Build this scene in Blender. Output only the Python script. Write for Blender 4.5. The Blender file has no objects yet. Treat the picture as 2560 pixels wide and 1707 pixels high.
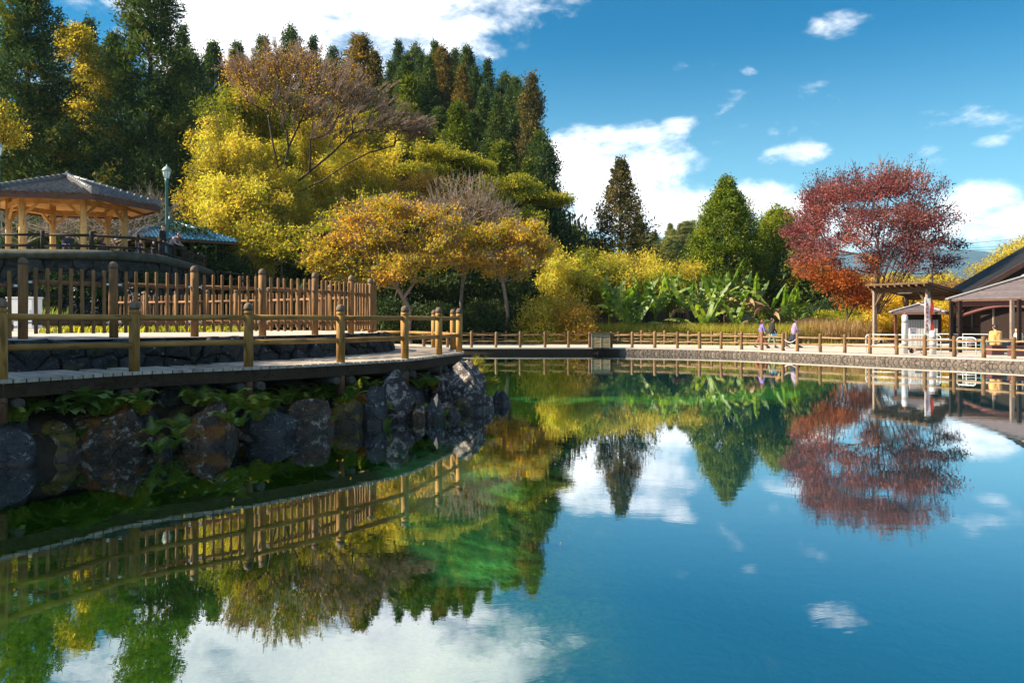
import bpy, math, random
import numpy as np
from mathutils import Vector, Matrix, noise

# ------------------------------------------------------------------ camera, sky, sun, exposure
SC = bpy.context.scene
COL = SC.collection
rng = np.random.default_rng(11)
random.seed(5)
F, CX, HY, CH = 1991.0, 1280.0, 800.0, 1.75      # focal length and horizon in photo pixels, eye height above the water


def at(px, py, D):
    return Vector(((px - CX) / F * D, D, CH + (HY - py) / F * D))


cam = bpy.data.cameras.new("camera")
cam.sensor_width = 36.0
cam.lens = 36.0 * F / 2560.0
cam.shift_y = -(853.5 - HY) / 2560.0
cam.clip_end = 12000.0
cam.clip_start = 0.05
camo = bpy.data.objects.new("camera", cam)
COL.objects.link(camo)
camo.location = (0, 0, CH)
camo.rotation_euler = (math.radians(90), 0, 0)
SC.camera = camo

SUN_EL, SUN_AZ = math.radians(35), math.radians(-96)     # azimuth measured from +Y (view direction) towards +X
sdir = Vector((math.sin(SUN_AZ) * math.cos(SUN_EL), math.cos(SUN_AZ) * math.cos(SUN_EL), math.sin(SUN_EL)))
sl = bpy.data.lights.new("sun", 'SUN')
sl.energy = 5.0
sl.angle = math.radians(0.53)
sl.color = (1.0, 0.84, 0.60)
slo = bpy.data.objects.new("sun", sl)
COL.objects.link(slo)
slo.location = (-40, 10, 60)
slo.rotation_euler = (-sdir).to_track_quat('-Z', 'Y').to_euler()

SC.view_settings.view_transform = 'Standard'
SC.view_settings.look = 'None'
SC.view_settings.gamma = 1.0
SC.view_settings.exposure = 1.5
SC.render.engine = 'CYCLES'
SC.cycles.use_denoising = True
SC.cycles.max_bounces = 8
SC.cycles.diffuse_bounces = 3
SC.cycles.glossy_bounces = 3
SC.cycles.transmission_bounces = 4
SC.cycles.transparent_max_bounces = 8
SC.cycles.volume_bounces = 0
SC.cycles.caustics_reflective = False
SC.cycles.caustics_refractive = False
SC.cycles.sample_clamp_indirect = 6.0


class NT:
    """small helper to write node trees"""
    def __init__(self, tree):
        self.t = tree
        self.n = tree.nodes
        self.l = tree.links

    def node(self, typ, **kw):
        nd = self.n.new(typ)
        for k, v in kw.items():
            setattr(nd, k, v)
        return nd

    def put(self, sock, val):
        if hasattr(val, 'is_output') or isinstance(val, bpy.types.NodeSocket):
            self.l.new(val, sock)
        else:
            if isinstance(val, (tuple, list)) and sock.type == 'RGBA' and len(val) == 3:
                val = (*val, 1)
            sock.default_value = val

    def math(self, op, a, b=None, c=None, clamp=False):
        nd = self.node('ShaderNodeMath', operation=op)
        nd.use_clamp = clamp
        self.put(nd.inputs[0], a)
        if b is not None:
            self.put(nd.inputs[1], b)
        if c is not None:
            self.put(nd.inputs[2], c)
        return nd.outputs[0]

    def vmath(self, op, a, b=None):
        nd = self.node('ShaderNodeVectorMath', operation=op)
        self.put(nd.inputs[0], a)
        if b is not None:
            self.put(nd.inputs[1], b)
        return nd.outputs['Value'] if op in ('LENGTH', 'DOT_PRODUCT') else nd.outputs['Vector']

    def mix(self, fac, a, b, blend='MIX'):
        nd = self.node('ShaderNodeMix', data_type='RGBA', blend_type=blend)
        self.put(nd.inputs[0], fac)
        self.put(nd.inputs[6], a)
        self.put(nd.inputs[7], b)
        return nd.outputs[2]

    def noise(self, vec, scale, detail=4, rough=0.55, dist=0.0, col=False):
        nd = self.node('ShaderNodeTexNoise')
        if vec is not None:
            self.l.new(vec, nd.inputs['Vector'])
        nd.inputs['Scale'].default_value = scale
        nd.inputs['Detail'].default_value = detail
        nd.inputs['Roughness'].default_value = rough
        nd.inputs['Distortion'].default_value = dist
        return nd.outputs['Color'] if col else nd.outputs['Fac']

    def ramp(self, fac, stops, interp='LINEAR'):
        nd = self.node('ShaderNodeValToRGB')
        cr = nd.color_ramp
        cr.interpolation = interp
        while len(cr.elements) < len(stops):
            cr.elements.new(0.5)
        for e, (p, c) in zip(cr.elements, stops):
            e.position = p
            e.color = (c[0], c[1], c[2], 1) if not isinstance(c, (int, float)) else (c, c, c, 1)
        self.l.new(fac, nd.inputs[0])
        return nd.outputs[0]

    def range(self, v, a, b, c=0.0, d=1.0, smooth=False):
        nd = self.node('ShaderNodeMapRange')
        if smooth:
            nd.interpolation_type = 'SMOOTHSTEP'
        self.put(nd.inputs[0], v)
        for i, x in enumerate((a, b, c, d)):
            nd.inputs[1 + i].default_value = x
        return nd.outputs[0]

    def mapping(self, vec, loc=(0, 0, 0), rot=(0, 0, 0), scale=(1, 1, 1)):
        nd = self.node('ShaderNodeMapping')
        self.l.new(vec, nd.inputs[0])
        nd.inputs[1].default_value = loc
        nd.inputs[2].default_value = rot
        nd.inputs[3].default_value = scale
        return nd.outputs[0]

    def bump(self, h, strength=0.5, dist=0.02, normal=None):
        nd = self.node('ShaderNodeBump')
        nd.inputs['Strength'].default_value = strength
        nd.inputs['Distance'].default_value = dist
        self.l.new(h, nd.inputs['Height'])
        if normal is not None:
            self.l.new(normal, nd.inputs['Normal'])
        return nd.outputs[0]


# ---- world: Nishita sky with procedural clouds in it
W = bpy.data.worlds.new("World")
SC.world = W
W.use_nodes = True
W.node_tree.nodes.clear()
w = NT(W.node_tree)
tc = w.node('ShaderNodeTexCoord').outputs['Generated']
sky = w.node('ShaderNodeTexSky', sky_type='NISHITA')
sky.sun_disc = False
sky.sun_elevation = SUN_EL
sky.sun_rotation = SUN_AZ
sky.air_density = 1.0
sky.dust_density = 0.6
sky.ozone_density = 1.6
skyc = w.mix(1.0, sky.outputs[0], (0.050, 0.66, 0.90), 'MULTIPLY')
sep = w.node('ShaderNodeSeparateXYZ')
w.l.new(tc, sep.inputs[0])
az = w.math('ARCTAN2', sep.outputs[0], sep.outputs[1])
el = w.math('ARCSINE', sep.outputs[2])
cmb = w.node('ShaderNodeCombineXYZ')
w.l.new(az, cmb.inputs[0])
w.l.new(el, cmb.inputs[1])
ae = cmb.outputs[0]


def azel(px, py):
    dx, dz = (px - CX) / F, (HY - py) / F
    return math.atan(dx), math.atan(dz / math.sqrt(1 + dx * dx))


BLOBS = [(800, -40, 620, 230, 1.25), (1040, 50, 360, 115, 1.05), (560, 80, 240, 190, 1.1), (1400, 20, 140, 70, 0.75), (720, 130, 420, 120, 0.9), (1530, 455, 300, 140, 1.15), (1720, 530, 340, 80, 1.15),
         (1590, 360, 120, 60, 0.85), (1700, 312, 62, 34, 0.78), (2115, 68, 120, 52, 0.76), (1995, 384, 120, 34, 0.8), (1960, 540, 220, 60, 0.9),
         (1790, 358, 60, 22, 0.66), (1848, 326, 54, 34, 0.66), (2480, 356, 70, 24, 0.64), (2310, 378, 70, 30, 0.6), (1885, 178, 40, 16, 0.55), (2430, 495, 140, 66, 1.0), (2540, 575, 170, 80, 1.05),
         (2250, 590, 300, 60, 0.8), (200, 190, 260, 160, 0.45), (1950, 300, 420, 150, 0.40), (2350, 420, 420, 150, 0.44), (1780, 120, 300, 80, 0.30)]
field = None
for (px, py, rw, rh, amp) in BLOBS:
    a0, e0 = azel(px, py)
    a1, e1 = azel(px + rw, py)
    a2, e2 = azel(px, py - rh)
    m = w.mapping(ae, loc=(-a0 / abs(a1 - a0), -e0 / abs(e2 - e0), 0), scale=(1 / abs(a1 - a0), 1 / abs(e2 - e0), 0))
    d = w.vmath('DOT_PRODUCT', m, m)
    v = w.math('MULTIPLY_ADD', d, -0.55 * amp, amp)
    field = v if field is None else w.math('MAXIMUM', field, v)
# broken cloud goes on unseen round the sky, thickened as added fill light
rest = w.noise(tc, 2.2, 3, 0.5)
away = w.range(w.math('ABSOLUTE', az), 0.72, 0.95)
rest = w.math('MULTIPLY', w.range(rest, 0.41, 0.64, 0.0, 1.0), away)
field = w.math('MAXIMUM', field, rest)
field = w.math('MAXIMUM', field, -0.4)
warp = w.mapping(tc, scale=(1.0, 1.0, 1.9))
n1 = w.noise(warp, 6.0, 9, 0.62, 0.35)
n2 = w.noise(warp, 17.0, 6, 0.6, 0.3)
nn = w.math('ADD', w.math('MULTIPLY', n1, 0.64), w.math('MULTIPLY', n2, 0.36))
dens = w.math('ADD', w.math('MULTIPLY', field, 0.62), w.math('MULTIPLY', w.math('SUBTRACT', nn, 0.5), 2.1))
cover = w.range(dens, 0.26, 0.70, 0.0, 1.0, True)
shade = w.range(w.noise(warp, 4.0, 6, 0.6, 0.2), 0.36, 0.66)
cloudc = w.mix(shade, (8.6, 9.0, 9.8), (13.0, 12.8, 12.5))
lowhaze = w.range(el, -0.02, 0.36, 0.74, 0.0, True)
skyh = w.mix(lowhaze, skyc, (3.9, 6.9, 8.2))
allc = w.mix(w.math('MULTIPLY', cover, 0.97), skyh, cloudc)
bg = w.node('ShaderNodeBackground')
w.l.new(allc, bg.inputs[0])
bg.inputs[1].default_value = 0.055
wo = w.node('ShaderNodeOutputWorld')
w.l.new(bg.outputs[0], wo.inputs[0])

# ------------------------------------------------------------------ materials
def new_mat(name):
    m = bpy.data.materials.new(name)
    m.use_nodes = True
    m.node_tree.nodes.clear()
    t = NT(m.node_tree)
    t.out = t.node('ShaderNodeOutputMaterial')
    return m, t


def principled(t, color, rough=0.7, normal=None, spec=0.4, metal=0.0):
    b = t.node('ShaderNodeBsdfPrincipled')
    t.put(b.inputs['Base Color'], color)
    t.put(b.inputs['Roughness'], rough)
    b.inputs['Specular IOR Level'].default_value = spec
    b.inputs['Metallic'].default_value = metal
    if normal is not None:
        t.l.new(normal, b.inputs['Normal'])
    t.l.new(b.outputs[0], t.out.inputs[0])
    return b


def objco(t, jitter=True):
    tcn = t.node('ShaderNodeTexCoord').outputs['Object']
    if not jitter:
        return tcn
    oi = t.node('ShaderNodeObjectInfo').outputs['Random']
    off = t.math('MULTIPLY', oi, 37.0)
    return t.vmath('ADD', tcn, off)


def flat_mat(name, c, rough=0.6, var=0.18, scale=8.0, bump=0.0, metal=0.0, spec=0.4):
    m, t = new_mat(name)
    co = objco(t)
    n = t.noise(co, scale, 5, 0.6)
    f = t.range(n, 0.3, 0.7, 1 - var, 1 + var)
    col = t.mix(1.0, c, f, 'MULTIPLY')
    principled(t, col, rough, t.bump(n, 0.4, bump) if bump else None, spec, metal)
    return m


def wood_mat(name, c1, c2, axis='z', rough=0.75, spec=0.25, grain=14.0, knots=True):
    m, t = new_mat(name)
    co = objco(t)
    sc = {'x': (0.06, 1, 1), 'y': (1, 0.06, 1), 'z': (1, 1, 0.06)}[axis]
    mp = t.mapping(co, scale=sc)
    n = t.noise(mp, grain * 2.2, 6, 0.65, 0.4)
    big = t.noise(co, 2.3, 3, 0.5)
    col = t.mix(t.range(n, 0.32, 0.68), c1, c2)
    oi = t.node('ShaderNodeObjectInfo').outputs['Random']
    col = t.mix(1.0, col, t.math('ADD', t.range(big, 0.3, 0.7, 0.72, 1.15), t.math('MULTIPLY_ADD', oi, 0.3, -0.15)), 'MULTIPLY')
    # dark weather stains and knots
    st = t.noise(t.mapping(co, scale=(sc[0] * 2 + 0.3, sc[1] * 2 + 0.3, sc[2] * 2 + 0.3)), 5.5, 4, 0.6, 0.5)
    col = t.mix(t.range(st, 0.54, 0.70, 0, 0.75), col, tuple(x * 0.22 for x in c1))
    if knots:
        vo = t.node('ShaderNodeTexVoronoi')
        t.l.new(t.mapping(co, scale=(sc[0] ** 0.4, sc[1] ** 0.4, sc[2] ** 0.4)), vo.inputs['Vector'])
        vo.inputs['Scale'].default_value = 6.5
        col = t.mix(t.range(vo.outputs['Distance'], 0.05, 0.10, 0.7, 0.0), col, tuple(x * 0.3 for x in c1))
    principled(t, col, rough, t.bump(n, 0.35, 0.006), spec)
    return m


def leaf_mat(name, stops, trans=0.45, tmul=(1.5, 1.35, 0.8), gloss=0.015, objvar=0.25):
    m, t = new_mat(name)
    at_ = t.node('ShaderNodeAttribute')
    at_.attribute_name = 'v'
    oi = t.node('ShaderNodeObjectInfo').outputs['Random']
    co = t.node('ShaderNodeTexCoord').outputs['Object']
    cl = t.noise(co, 0.45, 2, 0.5)
    fac = t.math('ADD', at_.outputs['Fac'], t.math('MULTIPLY_ADD', cl, 1.0, -0.5))
    fac = t.math('ADD', fac, t.math('MULTIPLY_ADD', oi, objvar, -objvar / 2), clamp=True)
    col = t.ramp(fac, stops)
    di = t.node('ShaderNodeBsdfDiffuse')
    t.l.new(col, di.inputs[0])
    tr = t.node('ShaderNodeBsdfTranslucent')
    t.l.new(t.mix(1.0, col, tmul, 'MULTIPLY'), tr.inputs[0])
    mx = t.node('ShaderNodeMixShader')
    mx.inputs[0].default_value = trans
    t.l.new(di.outputs[0], mx.inputs[1])
    t.l.new(tr.outputs[0], mx.inputs[2])
    gl = t.node('ShaderNodeBsdfGlossy')
    gl.inputs['Roughness'].default_value = 0.6
    mx2 = t.node('ShaderNodeMixShader')
    mx2.inputs[0].default_value = gloss
    t.l.new(mx.outputs[0], mx2.inputs[1])
    t.l.new(gl.outputs[0], mx2.inputs[2])
    t.l.new(mx2.outputs[0], t.out.inputs[0])
    return m


M = {}
M['post'] = wood_mat('golden_post_wood', (0.30, 0.155, 0.042), (0.40, 0.225, 0.07), 'z')
M['railx'] = wood_mat('golden_rail_wood', (0.28, 0.145, 0.04), (0.38, 0.21, 0.066), 'x')
M['postdark'] = wood_mat('reddish_post_foot', (0.13, 0.062, 0.036), (0.17, 0.085, 0.05), 'z')
M['picket'] = wood_mat('brown_picket_wood', (0.19, 0.095, 0.036), (0.28, 0.15, 0.062), 'z')
M['pickrail'] = wood_mat('brown_picket_rail', (0.20, 0.10, 0.05), (0.28, 0.15, 0.08), 'x')
M['cap'] = wood_mat('weathered_post_cap', (0.13, 0.09, 0.065), (0.19, 0.14, 0.10), 'z', knots=False)
M['plank'] = wood_mat('grey_deck_plank', (0.34, 0.285, 0.24), (0.48, 0.42, 0.37), 'x', knots=False)
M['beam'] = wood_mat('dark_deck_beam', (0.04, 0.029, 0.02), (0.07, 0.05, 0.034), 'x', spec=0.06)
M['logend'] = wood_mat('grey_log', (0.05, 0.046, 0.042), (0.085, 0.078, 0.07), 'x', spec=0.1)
M['farpost'] = wood_mat('rough_brown_log', (0.14, 0.078, 0.036), (0.24, 0.145, 0.07), 'z')
M['farrail'] = wood_mat('rough_pale_log', (0.26, 0.16, 0.085), (0.38, 0.25, 0.14), 'x')
M['gcol'] = wood_mat('pale_yellow_column', (0.50, 0.32, 0.12), (0.60, 0.40, 0.17), 'z', knots=False)
M['gbeam'] = wood_mat('honey_beam', (0.46, 0.24, 0.06), (0.55, 0.30, 0.085), 'x', knots=False)
M['fascia'] = wood_mat('red_brown_fascia', (0.09, 0.048, 0.036), (0.13, 0.07, 0.05), 'x', knots=False)
M['darkrail'] = wood_mat('black_brown_rail', (0.022, 0.018, 0.017), (0.04, 0.032, 0.028), 'x', knots=False)
M['shedwood'] = wood_mat('brown_shed_wood', (0.10, 0.058, 0.034), (0.15, 0.09, 0.052), 'x')
M['shedpost'] = wood_mat('greyed_shed_post', (0.20, 0.155, 0.13), (0.28, 0.22, 0.19), 'z')
M['slat'] = wood_mat('beige_slat', (0.46, 0.33, 0.18), (0.54, 0.40, 0.23), 'x', knots=False)
M['maroon'] = flat_mat('maroon_timber', (0.10, 0.03, 0.028), 0.6)
M['maroonbox'] = flat_mat('maroon_box', (0.09, 0.035, 0.042), 0.6)
M['white'] = flat_mat('white_paint', (0.72, 0.73, 0.75), 0.45, 0.08)
M['pillar'] = flat_mat('white_pillar_paint', (0.50, 0.52, 0.56), 0.55, 0.1)
M['steel'] = flat_mat('pale_steel_pipe', (0.62, 0.68, 0.72), 0.35, 0.06, metal=0.3)
M['greypanel'] = flat_mat('grey_panel', (0.30, 0.30, 0.32), 0.6, 0.1)
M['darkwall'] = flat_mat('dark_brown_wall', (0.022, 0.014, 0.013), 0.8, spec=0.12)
M['blackmetal'] = flat_mat('black_metal', (0.015, 0.015, 0.018), 0.7, spec=0.12)
M['lampgreen'] = flat_mat('verdigris_metal', (0.04, 0.15, 0.145), 0.45, 0.2)
M['lampcap'] = flat_mat('pale_green_metal', (0.30, 0.42, 0.38), 0.5, 0.15)
M['concrete'] = flat_mat('mossy_concrete', (0.055, 0.06, 0.052), 0.85, 0.5, 3.0, 0.02)
M['glassy'] = flat_mat('milky_lamp_glass', (0.75, 0.78, 0.76), 0.2, 0.03)
M['bark'] = flat_mat('dark_bark', (0.045, 0.032, 0.025), 0.9, 0.45, 5.0, 0.02)
M['barkgrey'] = flat_mat('grey_bark', (0.17, 0.14, 0.125), 0.9, 0.35, 5.0, 0.02)
M['twig'] = flat_mat('grey_brown_twig', (0.20, 0.145, 0.12), 0.9, 0.3)
M['maplebark'] = flat_mat('maple_bark', (0.11, 0.075, 0.06), 0.9, 0.35, 5.0, 0.02)
M['barktan'] = flat_mat('tan_grey_bark', (0.24, 0.20, 0.165), 0.9, 0.35, 5.0, 0.02)
M['blossom'] = flat_mat('grey_white_blossom', (0.22, 0.19, 0.21), 0.8)
M['ruby'] = flat_mat('red_cloth', (0.55, 0.05, 0.035), 0.7)
M['skin'] = flat_mat('skin', (0.55, 0.32, 0.23), 0.55, 0.05)
M['hairdark'] = flat_mat('dark_hair', (0.02, 0.013, 0.012), 0.45, 0.3)
M['hairbrown'] = flat_mat('brown_hair', (0.09, 0.033, 0.018), 0.45, 0.3)
for nm, c in dict(purple=(0.16, 0.13, 0.36), black=(0.014, 0.015, 0.018), mauve=(0.24, 0.19, 0.30), sage=(0.16, 0.22, 0.17), navy=(0.018, 0.024, 0.05),
                  rust=(0.17, 0.06, 0.035), tan=(0.52, 0.30, 0.11), lilac=(0.36, 0.28, 0.30), skyblue=(0.20, 0.45, 0.60), cream=(0.6, 0.55, 0.48), shoe=(0.03, 0.018, 0.015)).items():
    M['c_' + nm] = flat_mat(nm + '_cloth', c, 0.85, 0.15, 20.0)


def rock_mat(name, base, lichen=0.35, rustc=None, rust=0.0, band=True):
    m, t = new_mat(name)
    co = objco(t)
    n = t.noise(co, 2.5, 7, 0.65, 0.3)
    fine = t.noise(co, 22, 6, 0.7)
    col = t.mix(t.range(n, 0.3, 0.7), tuple(b * 0.55 for b in base), tuple(b * 1.6 for b in base))
    col = t.mix(1.0, col, t.range(fine, 0.25, 0.75, 0.5, 1.5), 'MULTIPLY')
    if rustc:
        rn = t.noise(t.vmath('ADD', co, (3.1, 7.7, 1.3)), 3.2, 6, 0.65, 0.5)
        col = t.mix(t.range(rn, 0.62 - rust * 0.3, 0.74 - rust * 0.3, 0, 0.9), col, t.mix(fine, tuple(r * 0.4 for r in rustc), rustc))
    if lichen > 0:
        ln = t.noise(t.vmath('ADD', co, (9.1, 2.7, 4.3)), 7.5, 8, 0.75, 0.2)
        col = t.mix(t.range(ln, 0.70 - lichen * 0.28, 0.75 - lichen * 0.28, 0, 0.85), col, t.mix(fine, (0.20, 0.19, 0.175), (0.52, 0.47, 0.44)))
    rough = 0.75
    if band:     # damp band where the rock stands in the water
        wz = t.node('ShaderNodeSeparateXYZ')
        t.l.new(t.node('ShaderNodeNewGeometry').outputs['Position'], wz.inputs[0])
        wet = t.range(t.math('ADD', wz.outputs[2], t.math('MULTIPLY', n, 0.12)), 0.10, 0.17, 1.0, 0.0)
        col = t.mix(t.math('MULTIPLY', wet, 0.8), col, (0.06, 0.045, 0.045))
        rough = t.range(wet, 0, 1, 0.75, 0.3)
    vo = t.node('ShaderNodeTexVoronoi', feature='DISTANCE_TO_EDGE')
    t.l.new(t.vmath('ADD', co, t.vmath('MULTIPLY', t.noise(co, 3.0, 4, 0.6, 0, True), (0.5, 0.5, 0.5))), vo.inputs['Vector'])
    vo.inputs['Scale'].default_value = 3.2
    crack = t.range(vo.outputs['Distance'], 0.0, 0.05, 0.0, 1.0)
    col = t.mix(t.math('MULTIPLY_ADD', crack, -0.35, 0.35), col, (0.008, 0.007, 0.006))
    hh = t.math('ADD', t.math('ADD', n, t.math('MULTIPLY', fine, 0.35)), t.math('MULTIPLY', crack, 0.25))
    principled(t, col, rough, t.bump(hh, 0.9, 0.06), 0.25)
    return m


M['rock'] = rock_mat('dark_basalt', (0.044, 0.046, 0.052), 0.44)
M['rocklichen'] = rock_mat('lichen_spotted_basalt', (0.055, 0.046, 0.050), 0.68)
M['rockrust'] = rock_mat('rust_moss_rock', (0.060, 0.044, 0.036), 0.54, (0.30, 0.12, 0.028), 0.46)
M['rockmoss'] = rock_mat('mossy_rock', (0.055, 0.046, 0.036), 0.38, (0.20, 0.15, 0.024), 0.64)
M['rockpale'] = rock_mat('pale_lichen_rock', (0.07, 0.066, 0.062), 0.85)
M['wallstone'] = rock_mat('dark_wall_stone', (0.026, 0.029, 0.033), 0.3, (0.07, 0.075, 0.03), 0.25, band=False)
M['mortar'] = flat_mat('dark_joint', (0.02, 0.02, 0.02), 0.95, 0.3)
M['crazy'] = rock_mat('pinkish_paving_stone', (0.15, 0.12, 0.105), 0.0, band=False)
M['crazyj'] = flat_mat('brown_joint', (0.035, 0.024, 0.018), 0.95, 0.3)

YEL = [(0.0, (0.34, 0.20, 0.02)), (0.35, (0.52, 0.36, 0.03)), (0.7, (0.64, 0.49, 0.05)), (1.0, (0.50, 0.45, 0.06))]
M['l_yellow'] = leaf_mat('yellow_leaves', YEL, 0.5)
M['l_bamboo'] = leaf_mat('yellow_green_bamboo_leaves', [(0, (0.11, 0.12, 0.018)), (0.3, (0.32, 0.28, 0.03)), (0.7, (0.62, 0.51, 0.07)), (1, (0.46, 0.50, 0.07))], 0.5)
M['l_lime'] = leaf_mat('lime_leaves', [(0, (0.09, 0.13, 0.012)), (0.5, (0.26, 0.28, 0.025)), (1, (0.46, 0.40, 0.04))], 0.5)
M['l_orange'] = leaf_mat('orange_gold_leaves', [(0, (0.13, 0.085, 0.022)), (0.35, (0.32, 0.19, 0.035)), (0.7, (0.56, 0.39, 0.055)), (1, (0.52, 0.29, 0.035))], 0.5)
M['l_brown'] = leaf_mat('dry_brown_leaves', [(0, (0.15, 0.08, 0.05)), (0.5, (0.27, 0.155, 0.08)), (0.85, (0.40, 0.21, 0.06)), (1, (0.52, 0.28, 0.04))], 0.4)
M['l_red'] = leaf_mat('crimson_leaves', [(0, (0.085, 0.024, 0.036)), (0.4, (0.18, 0.055, 0.066)), (0.75, (0.29, 0.105, 0.10)), (1, (0.40, 0.17, 0.115))], 0.42, (1.5, 1.0, 0.9), 0.015)
M['l_redor'] = leaf_mat('copper_leaves', [(0, (0.22, 0.045, 0.02)), (0.5, (0.42, 0.12, 0.03)), (1, (0.55, 0.22, 0.04))], 0.45)
M['l_cedar'] = leaf_mat('cedar_needles', [(0, (0.022, 0.046, 0.022)), (0.5, (0.056, 0.098, 0.028)), (0.82, (0.11, 0.14, 0.026)), (1, (0.20, 0.15, 0.03))], 0.22, (1.3, 1.4, 0.6), 0.01, 0.25)
M['l_cedarsun'] = leaf_mat('sunny_cedar_needles', [(0, (0.045, 0.075, 0.012)), (0.5, (0.12, 0.15, 0.018)), (1, (0.24, 0.22, 0.03))], 0.3, (1.3, 1.4, 0.6), 0.01)  # sunlit copy of the cedar needles, the sun's brightness is in the colour
M['l_farcedar'] = leaf_mat('haze_paled_cedar', [(0, (0.09, 0.13, 0.05)), (0.5, (0.20, 0.23, 0.07)), (1, (0.32, 0.32, 0.10))], 0.3)  # haze and sunlight of the far slope put into paler needles
M['l_cedargold'] = leaf_mat('golden_cedar_needles', [(0, (0.045, 0.05, 0.014)), (0.5, (0.13, 0.10, 0.022)), (1, (0.30, 0.19, 0.03))], 0.35)
M['l_brownfir'] = leaf_mat('bronze_fir_needles', [(0, (0.04, 0.048, 0.016)), (0.5, (0.095, 0.085, 0.024)), (1, (0.22, 0.14, 0.03))], 0.3)
M['l_cypress'] = leaf_mat('bright_cypress', [(0, (0.05, 0.095, 0.006)), (0.5, (0.15, 0.20, 0.012)), (1, (0.32, 0.31, 0.02))], 0.3, (1.3, 1.4, 0.5))
M['l_dark'] = leaf_mat('dark_evergreen_leaves', [(0, (0.016, 0.034, 0.018)), (0.6, (0.040, 0.070, 0.024)), (1, (0.095, 0.11, 0.03))], 0.2, (1.3, 1.4, 0.6), 0.012)
M['l_grass'] = leaf_mat('tall_grass', [(0, (0.16, 0.17, 0.02)), (0.6, (0.34, 0.33, 0.04)), (1, (0.48, 0.38, 0.10))], 0.45)
M['l_reed'] = leaf_mat('dry_reed', [(0, (0.22, 0.14, 0.06)), (1, (0.46, 0.33, 0.17))], 0.35)
M['l_fern'] = leaf_mat('fern_green', [(0, (0.06, 0.12, 0.016)), (0.6, (0.14, 0.22, 0.022)), (1, (0.36, 0.33, 0.03))], 0.35, (1.4, 1.4, 0.6), 0.05, 0.5)
M['l_broad'] = leaf_mat('broad_green', [(0, (0.07, 0.15, 0.03)), (1, (0.16, 0.26, 0.035))], 0.3, (1.3, 1.4, 0.6), 0.08)
M['l_mossor'] = leaf_mat('orange_moss', [(0, (0.22, 0.10, 0.02)), (1, (0.48, 0.22, 0.04))], 0.3)
M['l_banana'] = leaf_mat('banana_green', [(0, (0.05, 0.12, 0.018)), (0.6, (0.14, 0.24, 0.025)), (1, (0.34, 0.38, 0.05))], 0.4, (1.4, 1.5, 0.5), 0.06, 0.6)
M['l_bananadry'] = leaf_mat('banana_dry', [(0, (0.20, 0.115, 0.06)), (0.6, (0.38, 0.25, 0.14)), (1, (0.48, 0.40, 0.22))], 0.35)

# ------------------------------------------------------------------ mesh helpers
ROOT = {}          # world origin of every thing


def link(o, parent=None):
    COL.objects.link(o)
    if parent is not None:
        o.parent = parent
    return o


def tag(o, label, cat, group=None, kind=None):
    if label:
        o['label'] = label
    if cat:
        o['category'] = cat
    if group:
        o['group'] = group
    if kind:
        o['kind'] = kind
    return o


def thing(name, loc, label, cat, group=None, rz=0.0):
    o = bpy.data.objects.new(name, None)
    o.empty_display_size = 0.2
    link(o)
    o.location = loc
    o.rotation_euler = (0, 0, rz)
    tag(o, label, cat, group)
    ROOT[o.name] = Vector(loc)
    return o


def org(parent):
    if parent is None:
        return Vector((0, 0, 0))
    return ROOT.get(parent.name, Vector((0, 0, 0)))


def np_mesh(name, V, Q, v=None, smooth=False, mat=None):
    """V (n,3), Q (m,4) or (m,3)"""
    me = bpy.data.meshes.new(name)
    V = np.asarray(V, dtype=np.float32)
    Q = np.asarray(Q, dtype=np.int32)
    k = Q.shape[1]
    me.vertices.add(len(V))
    me.vertices.foreach_set('co', V.ravel())
    me.loops.add(Q.size)
    me.loops.foreach_set('vertex_index', Q.ravel())
    me.polygons.add(len(Q))
    me.polygons.foreach_set('loop_start', np.arange(len(Q), dtype=np.int32) * k)
    me.polygons.foreach_set('loop_total', np.full(len(Q), k, dtype=np.int32))
    if smooth:
        me.polygons.foreach_set('use_smooth', np.ones(len(Q), dtype=bool))
    me.update(calc_edges=True)
    if v is not None:
        a = me.attributes.new('v', 'FLOAT', 'POINT')
        a.data.foreach_set('value', np.asarray(v, dtype=np.float32))
    if mat is not None:
        me.materials.append(mat)
    return me


def obj(name, me, parent=None, world=False, loc=None, rot=None, scale=None):
    """link a mesh; world=True: its vertices are world coordinates and are moved to the parent's origin"""
    o = bpy.data.objects.new(name, me)
    link(o, parent)
    if parent is not None and world:
        d = org(parent)
        me.transform(Matrix.Translation(-d))
    if loc is not None:
        o.location = Vector(loc) - (org(parent) if (parent is not None and world is None) else Vector((0, 0, 0)))
    if rot is not None:
        o.rotation_euler = rot
    if scale is not None:
        o.scale = scale
    if parent is not None and parent.name in ROOT:
        ROOT[o.name] = ROOT[parent.name]
    return o


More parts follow.
